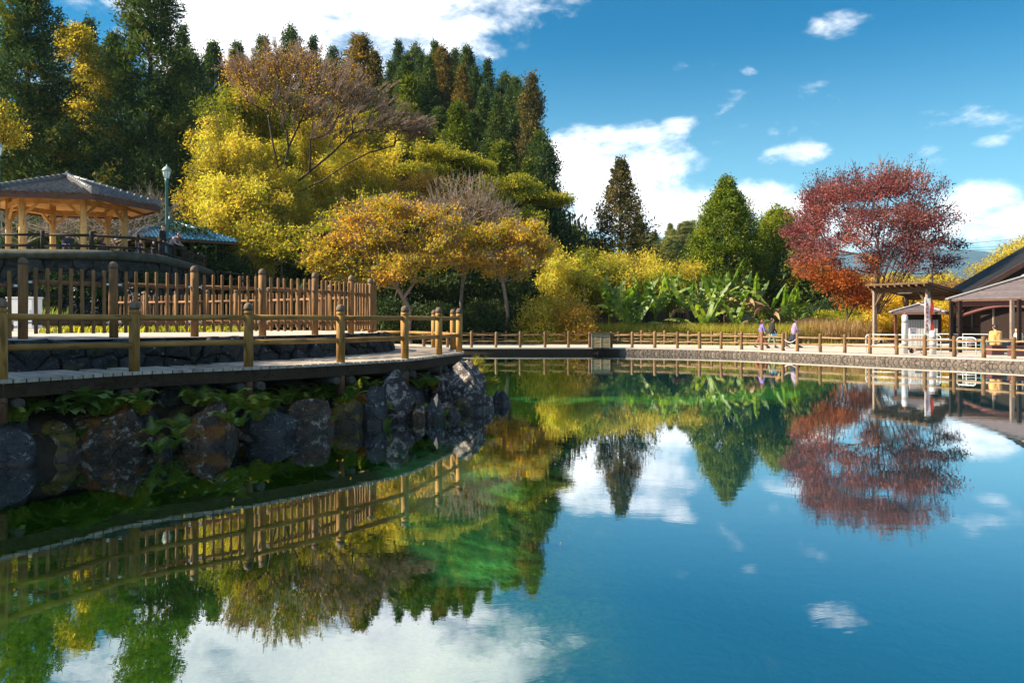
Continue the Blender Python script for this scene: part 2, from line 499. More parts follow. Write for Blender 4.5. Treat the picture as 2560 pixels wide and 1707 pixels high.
class MB:
    def __init__(self):
        self.v, self.f, self.sm = [], [], []

    def add(self, vs, fs, smooth=False):
        k = len(self.v)
        self.v += [tuple(p) for p in vs]
        self.f += [tuple(i + k for i in f) for f in fs]
        self.sm += [smooth] * len(fs)
        return self

    def box(self, c, s, rz=0.0, rx=0.0, ry=0.0):
        R = Matrix.Rotation(rz, 3, 'Z') @ Matrix.Rotation(ry, 3, 'Y') @ Matrix.Rotation(rx, 3, 'X')
        c = Vector(c)
        vs = [c + R @ Vector((sx * s[0] / 2, sy * s[1] / 2, sz * s[2] / 2)) for sx in (-1, 1) for sy in (-1, 1) for sz in (-1, 1)]
        return self.add(vs, [(0, 1, 3, 2), (4, 6, 7, 5), (0, 4, 5, 1), (2, 3, 7, 6), (0, 2, 6, 4), (1, 5, 7, 3)])

    def bar(self, a, b, wd, h, up=(0, 0, 1)):
        a, b = Vector(a), Vector(b)
        d = (b - a).normalized()
        s = d.cross(Vector(up)).normalized()
        u = s.cross(d)
        vs = [p + s * (sx * wd / 2) + u * (sz * h / 2) for p in (a, b) for sx in (-1, 1) for sz in (-1, 1)]
        return self.add(vs, [(0, 1, 3, 2), (4, 6, 7, 5), (0, 4, 5, 1), (2, 3, 7, 6), (0, 2, 6, 4), (1, 5, 7, 3)])

    def tube(self, pts, rad, n=8, caps=True, smooth=True, jit=0.0):
        pts = [Vector(p) for p in pts]
        if not hasattr(rad, '__len__'):
            rad = [rad] * len(pts)
        rings = []
        ref = None
        for i, p in enumerate(pts):
            d = (pts[min(i + 1, len(pts) - 1)] - pts[max(i - 1, 0)])
            if d.length < 1e-9:
                d = Vector((0, 0, 1))
            d.normalize()
            if ref is None:
                ref = Vector((1, 0, 0)) if abs(d.x) < 0.8 else Vector((0, 1, 0))
            s = (ref - d * ref.dot(d)).normalized()
            ref = s
            u = d.cross(s)
            rings.append([p + (s * math.cos(2 * math.pi * k / n) + u * math.sin(2 * math.pi * k / n)) * rad[i] * (1 + random.uniform(-jit, jit)) for k in range(n)])
        vs = [q for r in rings for q in r]
        fs = []
        for i in range(len(pts) - 1):
            for k in range(n):
                a, b = i * n + k, i * n + (k + 1) % n
                fs.append((a, b, b + n, a + n))
        self.add(vs, fs, smooth)
        if caps:
            k0 = len(self.v) - len(vs)
            self.f += [tuple(k0 + i for i in range(n))[::-1], tuple(k0 + (len(pts) - 1) * n + i for i in range(n))]
            self.sm += [False, False]
        return self

    def lathe(self, c, prof, n=12, smooth=True):
        """prof: list of (radius, z)"""
        c = Vector(c)
        vs = [c + Vector((r * math.cos(2 * math.pi * k / n), r * math.sin(2 * math.pi * k / n), z)) for r, z in prof for k in range(n)]
        fs = []
        for i in range(len(prof) - 1):
            for k in range(n):
                a, b = i * n + k, i * n + (k + 1) % n
                fs.append((a, b, b + n, a + n))
        self.add(vs, fs, smooth)
        k0 = len(self.v) - len(vs)
        self.f += [tuple(k0 + i for i in range(n))[::-1], tuple(k0 + (len(prof) - 1) * n + i for i in range(n))]
        self.sm += [False, False]
        return self

    def prism(self, poly, z0, z1):
        n = len(poly)
        vs = [(x, y, z0) for x, y in poly] + [(x, y, z1) for x, y in poly]
        fs = [tuple(range(n))[::-1], tuple(range(n, 2 * n))] + [(i, (i + 1) % n, (i + 1) % n + n, i + n) for i in range(n)]
        return self.add(vs, fs)

    def mesh(self, name, mat):
        me = bpy.data.meshes.new(name)
        me.from_pydata(self.v, [], self.f)
        me.polygons.foreach_set('use_smooth', self.sm)
        if mat is not None:
            me.materials.append(mat)
        me.update()
        return me

    def build(self, name, mat, parent=None, world=True):
        return obj(name, self.mesh(name, mat), parent, world)


def copy_tree(o, parent=None):
    c = o.copy()
    link(c)
    c.parent = parent
    ROOT[c.name] = ROOT.get(o.name, Vector((0, 0, 0)))
    for ch in list(o.children):
        copy_tree(ch, c)
    return c


def relabel(o, label=None, group=None):
    if label:
        o['label'] = label
    if group:
        o['group'] = group
    return o


# ---- 2-D curve helpers
def catmull(pts, step=0.25, closed=False):
    P = [Vector((p[0], p[1], 0)) for p in pts]
    out = []
    n = len(P)
    rngi = range(n if closed else n - 1)
    for i in rngi:
        p0 = P[(i - 1) % n] if (closed or i > 0) else P[0] * 2 - P[1]
        p1, p2 = P[i], P[(i + 1) % n]
        p3 = P[(i + 2) % n] if (closed or i + 2 < n) else P[-1] * 2 - P[-2]
        k = max(2, int((p2 - p1).length / step))
        for j in range(k):
            u = j / k
            out.append(0.5 * ((2 * p1) + (p2 - p0) * u + (2 * p0 - 5 * p1 + 4 * p2 - p3) * u * u + (3 * p1 - p0 - 3 * p2 + p3) * u ** 3))
    if not closed:
        out.append(P[-1])
    return np.array([(q.x, q.y) for q in out])


class Curve2:
    def __init__(self, pts):
        self.p = np.asarray(pts, float)
        seg = np.diff(self.p, axis=0)
        self.s = np.concatenate([[0], np.cumsum(np.hypot(seg[:, 0], seg[:, 1]))])
        self.len = self.s[-1]

    def pos(self, s):
        return np.array([np.interp(s, self.s, self.p[:, 0]), np.interp(s, self.s, self.p[:, 1])])

    def tan(self, s):
        a, b = self.pos(max(0, s - 0.15)), self.pos(min(self.len, s + 0.15))
        d = b - a
        return d / (np.hypot(*d) + 1e-9)

    def nrm(self, s):          # to the right of travel
        t = self.tan(s)
        return np.array([t[1], -t[0]])

    def near(self, q):
        d = np.hypot(self.p[:, 0] - q[0], self.p[:, 1] - q[1])
        return self.s[int(np.argmin(d))]


def in_poly(X, Y, poly):
    poly = np.asarray(poly)
    ins = np.zeros(X.shape, bool)
    j = len(poly) - 1
    for i in range(len(poly)):
        xi, yi, xj, yj = *poly[i], *poly[j]
        c = ((yi > Y) != (yj > Y)) & (X < (xj - xi) * (Y - yi) / (yj - yi + 1e-12) + xi)
        ins ^= c
        j = i
    return ins


def dist_line(X, Y, line, closed=False):
    line = np.asarray(line)
    best = np.full(X.shape, 1e9)
    n = len(line)
    for i in range(n if closed else n - 1):
        a, b = line[i], line[(i + 1) % n]
        d = b - a
        L = d @ d + 1e-12
        t = np.clip(((X - a[0]) * d[0] + (Y - a[1]) * d[1]) / L, 0, 1)
        best = np.minimum(best, np.hypot(X - a[0] - t * d[0], Y - a[1] - t * d[1]))
    return best


def sstep(a, b, x):
    t = np.clip((x - a) / (b - a), 0, 1)
    return t * t * (3 - 2 * t)
# ------------------------------------------------------------------ plan of the place (metres, camera at 0,0)
RAIL = [(-8.7, 7.6), (-7.25, 8.3), (-6.03, 9.4), (-5.17, 10.9), (-3.96, 11.97), (-2.84, 13.2), (-1.95, 14.5), (-1.48, 16.1), (-1.155, 17.4), (-1.40, 18.9), (-2.0, 20.4), (-2.95, 21.6), (-4.2, 22.5), (-5.7, 23.1), (-7.3, 23.6)]
WALL = [(-9.6, 8.6), (-8.0, 9.6), (-6.75, 10.75), (-5.9, 11.6), (-5.15, 12.5), (-4.5, 13.5), (-3.85, 14.5), (-3.3, 15.8), (-2.88, 17.0), (-2.75, 18.2), (-3.1, 19.4), (-3.9, 20.4), (-5.2, 21.2), (-7.0, 21.9), (-9, 22.6)]
FENCE = [(-8.2, 10.75), (-7.16, 11.66), (-6.28, 12.56), (-5.38, 13.5), (-4.48, 14.3), (-3.8, 15.36), (-3.34, 16.5), (-3.12, 17.57), (-3.25, 18.7), (-3.85, 19.75), (-4.75, 20.75), (-5.85, 21.85), (-7.0, 22.8), (-8.15, 23.55), (-9.3, 24.3), (-10.5, 24.9), (-11.7, 25.4), (-13.0, 25.8)]
SHORE = [(-11, 6.4), (-9, 7.1), (-6.4, 8.9), (-4.9, 10.35), (-3.88, 11.35), (-2.8, 13.0), (-2.05, 13.9), (-1.3, 14.5), (-0.75, 15.4), (-0.65, 16.6), (-1.0, 18.3), (-1.7, 20.0), (-2.8, 21.8), (-5, 24.0), (-8, 27), (-12, 31), (-15, 37), (-15.5, 44.2)]
EDGE = [(-15.5, 44.4), (-8, 43.0), (-2.5, 42.1), (1, 41.95), (5, 41.9), (8.4, 40.8), (11.2, 38.9), (13.0, 36.6), (15.1, 34.0), (18.6, 29.3), (22.5, 24), (27, 17), (31, 9), (33, 1)]
KERB = [(-60, 31.5), (-30, 33.2), (-22, 33.6), (-18.2, 34.0), (-16.6, 35.2), (-16.3, 37.5), (-17.0, 42.5), (-18.1, 48), (-19.6, 54), (-23, 60)]
DECK_Z, TERR_Z, PATH_Z, UP_Z = 1.05, 1.47, 0.285, 4.67
cR, cW, cE, cK = (Curve2(catmull(p, 0.2)) for p in (RAIL, WALL, EDGE, KERB))
cS = Curve2(catmull(SHORE, 0.3))
POND = np.concatenate([cS.p, cE.p[1:], np.array([(33, 0.6), (10, 0.7), (-6, 0.9), (-12, 2.5)])])
UPPER = np.concatenate([cK.p, np.array([(-60, 66)])])
LEFT = np.concatenate([np.array([cW.pos(s) - cW.nrm(s) * 1.5 for s in np.arange(0, cW.len, 0.4)]), np.array([(-17, 27.0), (-19, 40), (-20, 62), (-300, 62), (-300, 0), (-14, 3), (-11, 7.5)])])


def zf(X, Y):
    X, Y = np.asarray(X, float), np.asarray(Y, float)
    base = np.full(X.shape, 0.2)
    base = base + 0.25 * sstep(50, 60, Y)
    inL = in_poly(X, Y, LEFT)
    base = np.where(inL, 1.40 + 0.55 * sstep(25, 33, Y), base)
    dK = dist_line(X, Y, cK.p)
    inU = in_poly(X, Y, UPPER)
    base = np.where(inU, base + (UP_Z - 0.07 - base) * sstep(0.1, 1.2, dK), base)
    mask = 1 - sstep(-4, 16, X - (Y - 110) * 0.05)
    hill = np.minimum(0.42 * np.maximum(Y - 60 - 3 * np.sin(X * 0.11), 0), 34) * mask
    hill = hill + 15 * np.exp(-((X - 38) / 42) ** 2 - ((Y - 210) / 45) ** 2) + 9 * np.exp(-((X - 95) / 60) ** 2 - ((Y - 170) / 40) ** 2)
    hill = hill + 1.2 * np.sin(X * 0.21 + 1) * np.sin(Y * 0.17) * sstep(62, 80, Y) * mask
    z = base + hill
    ins = in_poly(X, Y, POND)
    d = dist_line(X, Y, POND, True)
    sd = np.where(ins, -d, d)
    near = sstep(0.5, 1.7, sd)
    return -2.4 + (z + 2.4) * near


def zg(x, y):
    return float(zf(np.array([x]), np.array([y]))[0])


def spaced(segs):
    out = []
    for a, b, st in segs:
        out += list(np.arange(a, b, st))
    return np.array(out + [segs[-1][1]])


gx = spaced([(-3500, -500, 500), (-500, -120, 38), (-120, -40, 5), (-40, 40, 0.9), (40, 130, 5), (130, 520, 39), (520, 3500, 596)])
gy = spaced([(-400, -20, 76), (-20, 0, 4), (0, 70, 0.9), (70, 130, 2.5), (130, 260, 6.5), (260, 700, 44), (700, 6000, 530)])
GX, GY = np.meshgrid(gx, gy)
GZ = zf(GX, GY)
nx, ny = len(gx), len(gy)
idx = np.arange(nx * ny).reshape(ny, nx)
quads = np.stack([idx[:-1, :-1], idx[:-1, 1:], idx[1:, 1:], idx[1:, :-1]], -1).reshape(-1, 4)
mg, t = new_mat('grass_and_leaf_litter')
co = objco(t, False)
n = t.noise(co, 0.35, 6, 0.65)
nf = t.noise(co, 6.0, 6, 0.7)
c = t.mix(t.range(n, 0.38, 0.62), (0.055, 0.07, 0.018), (0.11, 0.085, 0.035))
c = t.mix(t.range(nf, 0.52, 0.66), c, (0.20, 0.13, 0.05))
principled(t, c, 0.95, t.bump(nf, 0.8, 0.06), 0.1)
g = obj('ground', np_mesh('ground', np.stack([GX, GY, GZ], -1).reshape(-1, 3), quads, smooth=True, mat=mg))
g['kind'] = 'structure'

# ---- pond bed
bx = np.arange(-15, 34.01, 0.5)
by = np.arange(0, 45.01, 0.5)
BX, BY = np.meshgrid(bx, by)
insp = in_poly(BX, BY, POND)
dp = np.where(insp, dist_line(BX, BY, POND, True), 0)
BZ = -0.45 - 1.15 * sstep(0.0, 5.0, dp)
BZ += 0.12 * np.sin(BX * 1.3 + np.sin(BY * 0.7)) * np.sin(BY * 0.9) * sstep(0.3, 3, dp)
nx, ny = len(bx), len(by)
idx = np.arange(nx * ny).reshape(ny, nx)
quads = np.stack([idx[:-1, :-1], idx[:-1, 1:], idx[1:, 1:], idx[1:, :-1]], -1).reshape(-1, 4)
mb_, t = new_mat('algae_and_sand_bed')
co = objco(t, False)
n = t.noise(co, 0.55, 6, 0.62, 0.5)
nm = t.noise(co, 2.6, 7, 0.68, 0.4)
nf = t.noise(co, 16.0, 5, 0.7)
weed = t.mix(t.range(nf, 0.3, 0.7), (0.026, 0.055, 0.004), (0.14, 0.21, 0.010))
weed = t.mix(t.range(nm, 0.55, 0.75), weed, (0.26, 0.26, 0.015))
sand = t.mix(t.range(nf, 0.3, 0.7), (0.16, 0.52, 0.12), (0.34, 0.76, 0.22))
weedy = t.math('ADD', t.math('MULTIPLY', n, 0.5), t.math('MULTIPLY', nm, 0.5))
# open sand lies in a tongue off the boardwalk and in streaks along the far side; weed grows elsewhere
def lens(cx_, cy_, rx_, ry_, rot_):
    mp2 = t.mapping(t.vmath('SUBTRACT', co, (cx_, cy_, 0)), rot=(0, 0, rot_), scale=(1 / rx_, 1 / ry_, 0))
    return t.range(t.vmath('LENGTH', mp2), 0.2, 1.25, 1.0, 0.0, True)
op = t.math('MAXIMUM', lens(-0.8, 12.0, 1.6, 3.2, 0.10), lens(6.5, 33.5, 10.0, 2.2, 0.05))
c = t.mix(t.range(t.math('ADD', weedy, t.math('MULTIPLY_ADD', op, -0.26, 0.15)), 0.43, 0.53), sand, weed)
pos = t.node('ShaderNodeSeparateXYZ')
t.l.new(co, pos.inputs[0])
water_blue = t.range(t.math('ADD', t.math('ADD', pos.outputs[0], t.math('MULTIPLY', n, 1.6)), t.math('MULTIPLY', pos.outputs[1], -0.10)), -0.6, 1.8, 0.0, 1.0, True)
water_blue = t.math('MULTIPLY', water_blue, t.range(op, 0.0, 0.8, 1.0, 0.35))
c = t.mix(t.math('MULTIPLY', water_blue, 0.95), c, (0.003, 0.075, 0.14))  # blue scatter of the water body is put into the bed colour
principled(t, c, 0.9, t.bump(nm, 0.6, 0.08), 0.0)
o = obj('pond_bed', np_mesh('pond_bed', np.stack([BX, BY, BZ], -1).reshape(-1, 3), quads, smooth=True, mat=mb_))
o['kind'] = 'structure'

# ---- water
mw, t = new_mat('clear_spring_water')
co = t.node('ShaderNodeTexCoord').outputs['Object']
r1 = t.noise(t.mapping(co, scale=(0.7, 1.5, 1)), 2.0, 4, 0.6, 0.6)
r2 = t.noise(t.mapping(co, scale=(0.8, 1.0, 1)), 9.0, 3, 0.6, 0.2)
calm = t.range(t.noise(co, 0.16, 3, 0.5), 0.36, 0.64, 0.15, 1.0)
h = t.math('MULTIPLY', t.math('ADD', r1, t.math('MULTIPLY', r2, 0.20)), calm)
nb = t.bump(h, 1.0, 0.0010)
inc = t.node('ShaderNodeNewGeometry').outputs['Incoming']
cosv = t.math('ABSOLUTE', t.vmath('DOT_PRODUCT', inc, nb))
refl = t.math('MULTIPLY_ADD', t.math('POWER', t.math('SUBTRACT', 1.0, cosv, clamp=True), 2.4), 0.75, 0.23, clamp=True)
tr = t.node('ShaderNodeBsdfTransparent')
tr.inputs[0].default_value = (0.62, 0.88, 0.80, 1)
gl = t.node('ShaderNodeBsdfGlossy')
gl.inputs['Roughness'].default_value = 0.0
gl.inputs['Color'].default_value = (0.93, 0.97, 1.0, 1)
t.l.new(nb, gl.inputs['Normal'])
mx = t.node('ShaderNodeMixShader')
t.l.new(refl, mx.inputs[0])
t.l.new(tr.outputs[0], mx.inputs[1])
t.l.new(gl.outputs[0], mx.inputs[2])
t.l.new(mx.outputs[0], t.out.inputs[0])
mbw = MB()
mbw.add([(x, y, 0.0) for x, y in POND], [tuple(range(len(POND)))])
o = mbw.build('pond_water', mw, None, False)
o['kind'] = 'structure'
# make sure the water faces up
me = o.data
if me.polygons[0].normal.z < 0:
    me.flip_normals()

# ---- promenade on the far bank
mp_, t = new_mat('pale_paving')
co = objco(t, False)
n = t.noise(co, 0.8, 5, 0.6)
nf = t.noise(co, 14, 5, 0.7)
c = t.mix(t.range(n, 0.3, 0.7), (0.40, 0.35, 0.31), (0.48, 0.43, 0.39))
c = t.mix(t.range(nf, 0.60, 0.72, 0, 0.6), c, (0.32, 0.24, 0.17))
principled(t, c, 0.9, t.bump(nf, 0.4, 0.01), 0.15)
M['paving'] = mp_
m_ = MB()
ss = np.arange(0, cE.len, 0.8)
vs, fs = [], []
for i, s in enumerate(ss):
    p, nn = cE.pos(s), -cE.nrm(s)
    wdt = 6.6
    vs += [(p[0], p[1], PATH_Z), (p[0] + nn[0] * wdt, p[1] + nn[1] * wdt, PATH_Z)]
    if i:
        fs.append((2 * i - 2, 2 * i, 2 * i + 1, 2 * i - 1))
m_.add(vs, fs)
o = m_.build('promenade_path', mp_, None, False)
o['kind'] = 'structure'
if o.data.polygons[0].normal.z < 0:
    o.data.flip_normals()

# forecourt of the pavilions at the right
m_ = MB().add([(13.5, 46, PATH_Z - 0.004), (17, 38, PATH_Z - 0.004), (24, 27, PATH_Z - 0.004), (40, 22, PATH_Z - 0.004), (40, 52, PATH_Z - 0.004), (24, 54, PATH_Z - 0.004)], [(0, 1, 2, 3, 4, 5)])
o = m_.build('forecourt', mp_, None, False)
o['kind'] = 'structure'


# ------------------------------------------------------------------ stone walls
def clip_poly(poly, q, r):
    """keep the part of poly nearer q than r"""
    mx_, my_ = (q[0] + r[0]) / 2, (q[1] + r[1]) / 2
    dx, dy = r[0] - q[0], r[1] - q[1]
    out = []
    for i in range(len(poly)):
        a, b = poly[i], poly[(i + 1) % len(poly)]
        fa = (a[0] - mx_) * dx + (a[1] - my_) * dy
        fb = (b[0] - mx_) * dx + (b[1] - my_) * dy
        if fa <= 0:
            out.append(a)
        if fa * fb < 0:
            u = fa / (fa - fb)
            out.append((a[0] + (b[0] - a[0]) * u, a[1] + (b[1] - a[1]) * u))
    return out


def cells(s0, s1, z0, z1, cs, cz, R, jit=0.42):
    cols, rows = max(1, int((s1 - s0) / cs)), max(1, int(round((z1 - z0) / cz)))
    cs, cz = (s1 - s0) / cols, (z1 - z0) / rows
    seeds = [(s0 + (i + 0.5 + (0.25 if j % 2 else -0.25) + R.uniform(-jit, jit)) * cs, z0 + (j + 0.5 + R.uniform(-jit, jit) * 0.8) * cz) for j in range(rows) for i in range(cols)]
    res = []
    for q in seeds:
        poly = [(max(s0, q[0] - cs * 1.6), z0), (min(s1, q[0] + cs * 1.6), z0), (min(s1, q[0] + cs * 1.6), z1), (max(s0, q[0] - cs * 1.6), z1)]
        for r in seeds:
            if r is not q and abs(r[0] - q[0]) < cs * 3.2:
                poly = clip_poly(poly, q, r)
                if len(poly) < 3:
                    break
        if len(poly) >= 3:
            res.append(poly)
    return res


def stone_mesh(poly, fr_, gap, d0, depth, bev, mat, name='stone', org_=Vector((0, 0, 0))):
    cx_, cy_ = sum(p[0] for p in poly) / len(poly), sum(p[1] for p in poly) / len(poly)
    size = max(0.02, (sum(math.hypot(p[0] - cx_, p[1] - cy_) for p in poly) / len(poly)))

    def shrink(k):
        f = max(0.2, 1 - k / size)
        return [(cx_ + (p[0] - cx_) * f, cy_ + (p[1] - cy_) * f) for p in poly]
    a, b = shrink(gap), shrink(gap + bev)
    n_ = len(poly)
    vs = [fr_(s, z, d0) for s, z in a] + [fr_(s, z, depth - bev * 0.8) for s, z in a] + [fr_(s, z, depth + random.uniform(-0.7, 0.4) * bev) for s, z in b]
    fs = [(i, (i + 1) % n_, (i + 1) % n_ + n_, i + n_) for i in range(n_)] + [(i + n_, (i + 1) % n_ + n_, (i + 1) % n_ + 2 * n_, i + 2 * n_) for i in range(n_)] + [(i + 2 * n_, (i + 1) % n_ + 2 * n_, 3 * n_) for i in range(n_)]
    vs.append(fr_(cx_ + random.uniform(-.25, .25) * size, cy_ + random.uniform(-.2, .2) * size, depth + random.uniform(0.2, 1.3) * bev))
    vs = [Vector(v) - org_ for v in vs]
    m = MB().add(vs, fs)
    return m.mesh(name, mat)


def curve_frame(cv, side, batter=0.0, z0=0.0):
    def fr_(s, z, d):
        p, nn = cv.pos(s), cv.nrm(s) * side
        q = p + nn * (d - (z - z0) * batter)
        return (q[0], q[1], z)
    return fr_


def core(cv, side, s0, s1, z0, z1, batter, name, mat, parent, thick=0.5, off=0.0, step=0.4):
    fr_ = curve_frame(cv, side, batter, z0)
    ss = np.linspace(s0, s1, max(2, int((s1 - s0) / step)))
    m = MB()
    vs = []
    for s in ss:
        vs += [fr_(s, z0, off), fr_(s, z1, off), fr_(s, z1, off - thick), fr_(s, z0, off - thick)]
    fs = []
    for i in range(len(ss) - 1):
        k = 4 * i
        fs += [(k + a, k + 4 + a, k + 4 + (a + 1) % 4, k + (a + 1) % 4) for a in range(4)]
    fs += [(3, 2, 1, 0), tuple(4 * (len(ss) - 1) + a for a in range(4))]
    m.add(vs, fs)
    return m.build(name, mat, parent)


R = random.Random(3)
# bank wall of the promenade (pond is to the right of travel along EDGE)
s0, s1 = cE.near((-3.6, 42.3)), cE.near((22.5, 24))
bw = thing('bank_wall', (*cE.pos((s0 + s1) / 2), 0), 'low pond wall faced with pinkish crazy paving below the log fence', 'wall')
core(cE, 1, s0, s1, -0.9, PATH_Z - 0.006, 0, 'wall_core', M['crazyj'], bw, 0.5)
core(cE, 1, s0, s1, PATH_Z - 0.055, PATH_Z + 0.012, 0, 'coping', M['paving'], bw, 0.34, 0.045)
fr_ = curve_frame(cE, 1)
sa = cE.near((5.6, 41.8))
allc_ = cells(sa, s1, -0.03, PATH_Z - 0.06, 0.21, 0.13, R)
for k, poly in enumerate(sorted(allc_, key=lambda p: -p[0][0])[:290]):
    me_ = stone_mesh(poly, fr_, 0.008, -0.02, 0.03, 0.012, M['crazy'], 'stone', org(bw))
    obj('stone', me_, bw)
rest_ = sorted(allc_, key=lambda p: -p[0][0])[290:]
if rest_:
    big = MB()
    for poly in rest_ + cells(s0, sa - 0.02, -0.03, PATH_Z - 0.06, 0.5, 0.14, R):
        n_ = len(poly)
        cx_, cy_ = sum(p[0] for p in poly) / n_, sum(p[1] for p in poly) / n_
        a_ = [(cx_ + (p[0] - cx_) * 0.9, cy_ + (p[1] - cy_) * 0.9) for p in poly]
        big.add([fr_(s, z, -0.02) for s, z in a_] + [fr_(s, z, 0.03) for s, z in a_], [(i, (i + 1) % n_, (i + 1) % n_ + n_, i + n_) for i in range(n_)] + [tuple(range(n_, 2 * n_))])
    o = big.build('stone_facing', M['crazy'], bw)
    o['kind'] = 'stuff'

# terrace wall beside the deck (terrace lies to the left of travel along WALL)
s0, s1 = cW.near((-8.0, 9.6)), cW.near((-5.2, 21.2))
tw = thing('terrace_wall', (-4.5, 13.5, DECK_Z), 'low wall of dark rough stones between boardwalk and paved terrace', 'wall')
core(cW, 1, s0, s1, 0.3, TERR_Z - 0.03, 0.14, 'wall_core', M['mortar'], tw, 0.45)
fr_ = curve_frame(cW, 1, 0.14, 0.3)
for poly in cells(s0, s1, DECK_Z - 0.12, TERR_Z + 0.0, 0.40, 0.25, R):
    poly = [(s, z + (R.uniform(-0.05, 0.03) if z > TERR_Z - 0.02 else 0)) for s, z in poly]
    obj('stone', stone_mesh(poly, fr_, 0.006, -0.05, 0.07 + R.uniform(-0.05, 0.09), 0.045, M['wallstone'], 'stone', org(tw)), tw)

# terrace paving
inner = [tuple(cW.pos(s) - cW.nrm(s) * 0.16) for s in np.arange(s0, s1, 0.4)]
poly = inner + [(-9, 22.8), (-15, 26.5), (-24, 29.5), (-24, 14), (-12, 8)]
o = MB().add([(x, y, TERR_Z) for x, y in poly], [tuple(range(len(poly)))]).build('terrace_paving', M['paving'], None, False)
if o.data.polygons[0].normal.z < 0:
    o.data.flip_normals()
o['kind'] = 'structure'

# soil bank under the deck
soil = flat_mat('dark_soil', (0.03, 0.022, 0.015), 0.95, 0.5, 6.0, 0.05)
vs, fs = [], []
ss = np.arange(0, cR.len, 0.3)
for i, s in enumerate(ss):
    p = cR.pos(s)
    q = cW.pos(np.clip(cW.near(p), 0, cW.len))
    for k, (u, z) in enumerate(((-0.10, -0.55), (0.04, 0.12), (0.25, 0.42), (0.6, 0.58), (1.25, 0.72))):
        v = p * (1 - u) + q * u
        vs.append((v[0], v[1], z + (0.06 * math.sin(s * 3.1 + k) if 0 < k < 4 else 0)))
    if i:
        for k in range(4):
            a = (i - 1) * 5 + k
            fs.append((a, a + 5, a + 6, a + 1))
o = MB().add(vs, fs, True).build('soil_bank', soil, None, False)
o['kind'] = 'structure'

# tall retaining wall under the pavilions (lower ground to the right of travel along KERB)
s0, s1 = cK.near((-30, 33.2)), cK.near((-18.1, 48))
rw = thing('retaining_wall', (-18.2, 34.0, 2.0), 'tall dark stone retaining wall with rounded mossy kerb below the tiled gazebo', 'wall')
core(cK, 1, s0, s1, 1.2, UP_Z - 0.05, 0.05, 'wall_core', M['mortar'], rw, 0.6)
fr_ = curve_frame(cK, 1, 0.05, 1.2)
for poly in cells(s0, s1, 1.6, UP_Z - 0.3, 0.70, 0.5, R):
    obj('stone', stone_mesh(poly, fr_, 0.008, -0.05, 0.08 + R.uniform(-0.05, 0.12), 0.06, M['wallstone'], 'stone', org(rw)), rw)
kp = [(*(cK.pos(s) + cK.nrm(s) * 0.02), UP_Z - 0.13) for s in np.arange(s0, s1, 0.5)]
MB().tube(kp, 0.21, 10).build('kerb_coping', M['concrete'], rw)
poly = [tuple(cK.pos(s) - cK.nrm(s) * 0.12) for s in np.arange(cK.near((-60, 31.5)), s1 + 4, 0.5)] + [(-40, 64), (-60, 60)]
o = MB().add([(x, y, UP_Z) for x, y in poly], [tuple(range(len(poly)))]).build('upper_terrace', M['paving'], None, False)
if o.data.polygons[0].normal.z < 0:
    o.data.flip_normals()
o['kind'] = 'structure'

# ---- far mountains
vs, fs = [], []
xs = np.linspace(-900, 3600, 90)
for i, x in enumerate(xs):
    rid = 165 + 85 * math.exp(-((x - 1330) / 150) ** 2) + 62 * math.exp(-((x - 1560) / 190) ** 2) + 50 * math.exp(-((x - 1080) / 120) ** 2) + 18 * noise.noise((x * 0.012, 3.3, 0)) + 8 * noise.noise((x * 0.05, 1.3, 0))
    for k in range(9):
        u = k / 8
        y = 1900 + 900 * u + 90 * noise.noise((x * 0.004, u * 3, 7))
        z = rid * (math.sin(u * math.pi / 2)) ** 1.1 + 16 * noise.noise((x * 0.011, u * 4, 2)) * (0 if k in (0,) else 1) - (20 if k == 0 else 0)
        vs.append((x, y, z))
    if i:
        for k in range(8):
            a = (i - 1) * 9 + k
            fs.append((a, a + 9, a + 10, a + 1))
mm_ = flat_mat('haze_blue_forest', (0.03, 0.075, 0.12), 0.95, 0.4, 0.02)  # blue of the distant haze is put into the forest colour
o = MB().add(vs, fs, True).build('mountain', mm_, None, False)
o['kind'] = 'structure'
# ------------------------------------------------------------------ vegetation builders
def unit(A):
    return A / (np.linalg.norm(A, axis=1, keepdims=True) + 1e-9)


def leaf_quads(P, A, L, Wd):
    """rhombus leaves: base P, direction A (unit), length L, width Wd"""
    n = len(P)
    B = unit(np.cross(A, rng.normal(size=(n, 3))))
    L = np.broadcast_to(np.asarray(L, float), (n,))[:, None]
    Wd = np.broadcast_to(np.asarray(Wd, float), (n,))[:, None]
    mid = P + A * L * 0.5
    V = np.stack([P, mid + B * Wd * 0.5, P + A * L, mid - B * Wd * 0.5], 1).reshape(-1, 3)
    Q = np.arange(n * 4).reshape(-1, 4)
    return V, Q


def leaf_mesh(name, P, A, L, Wd, v, mat):
    V, Q = leaf_quads(P, A, L, Wd)
    return np_mesh(name, V, Q, np.repeat(v, 4), mat=mat)


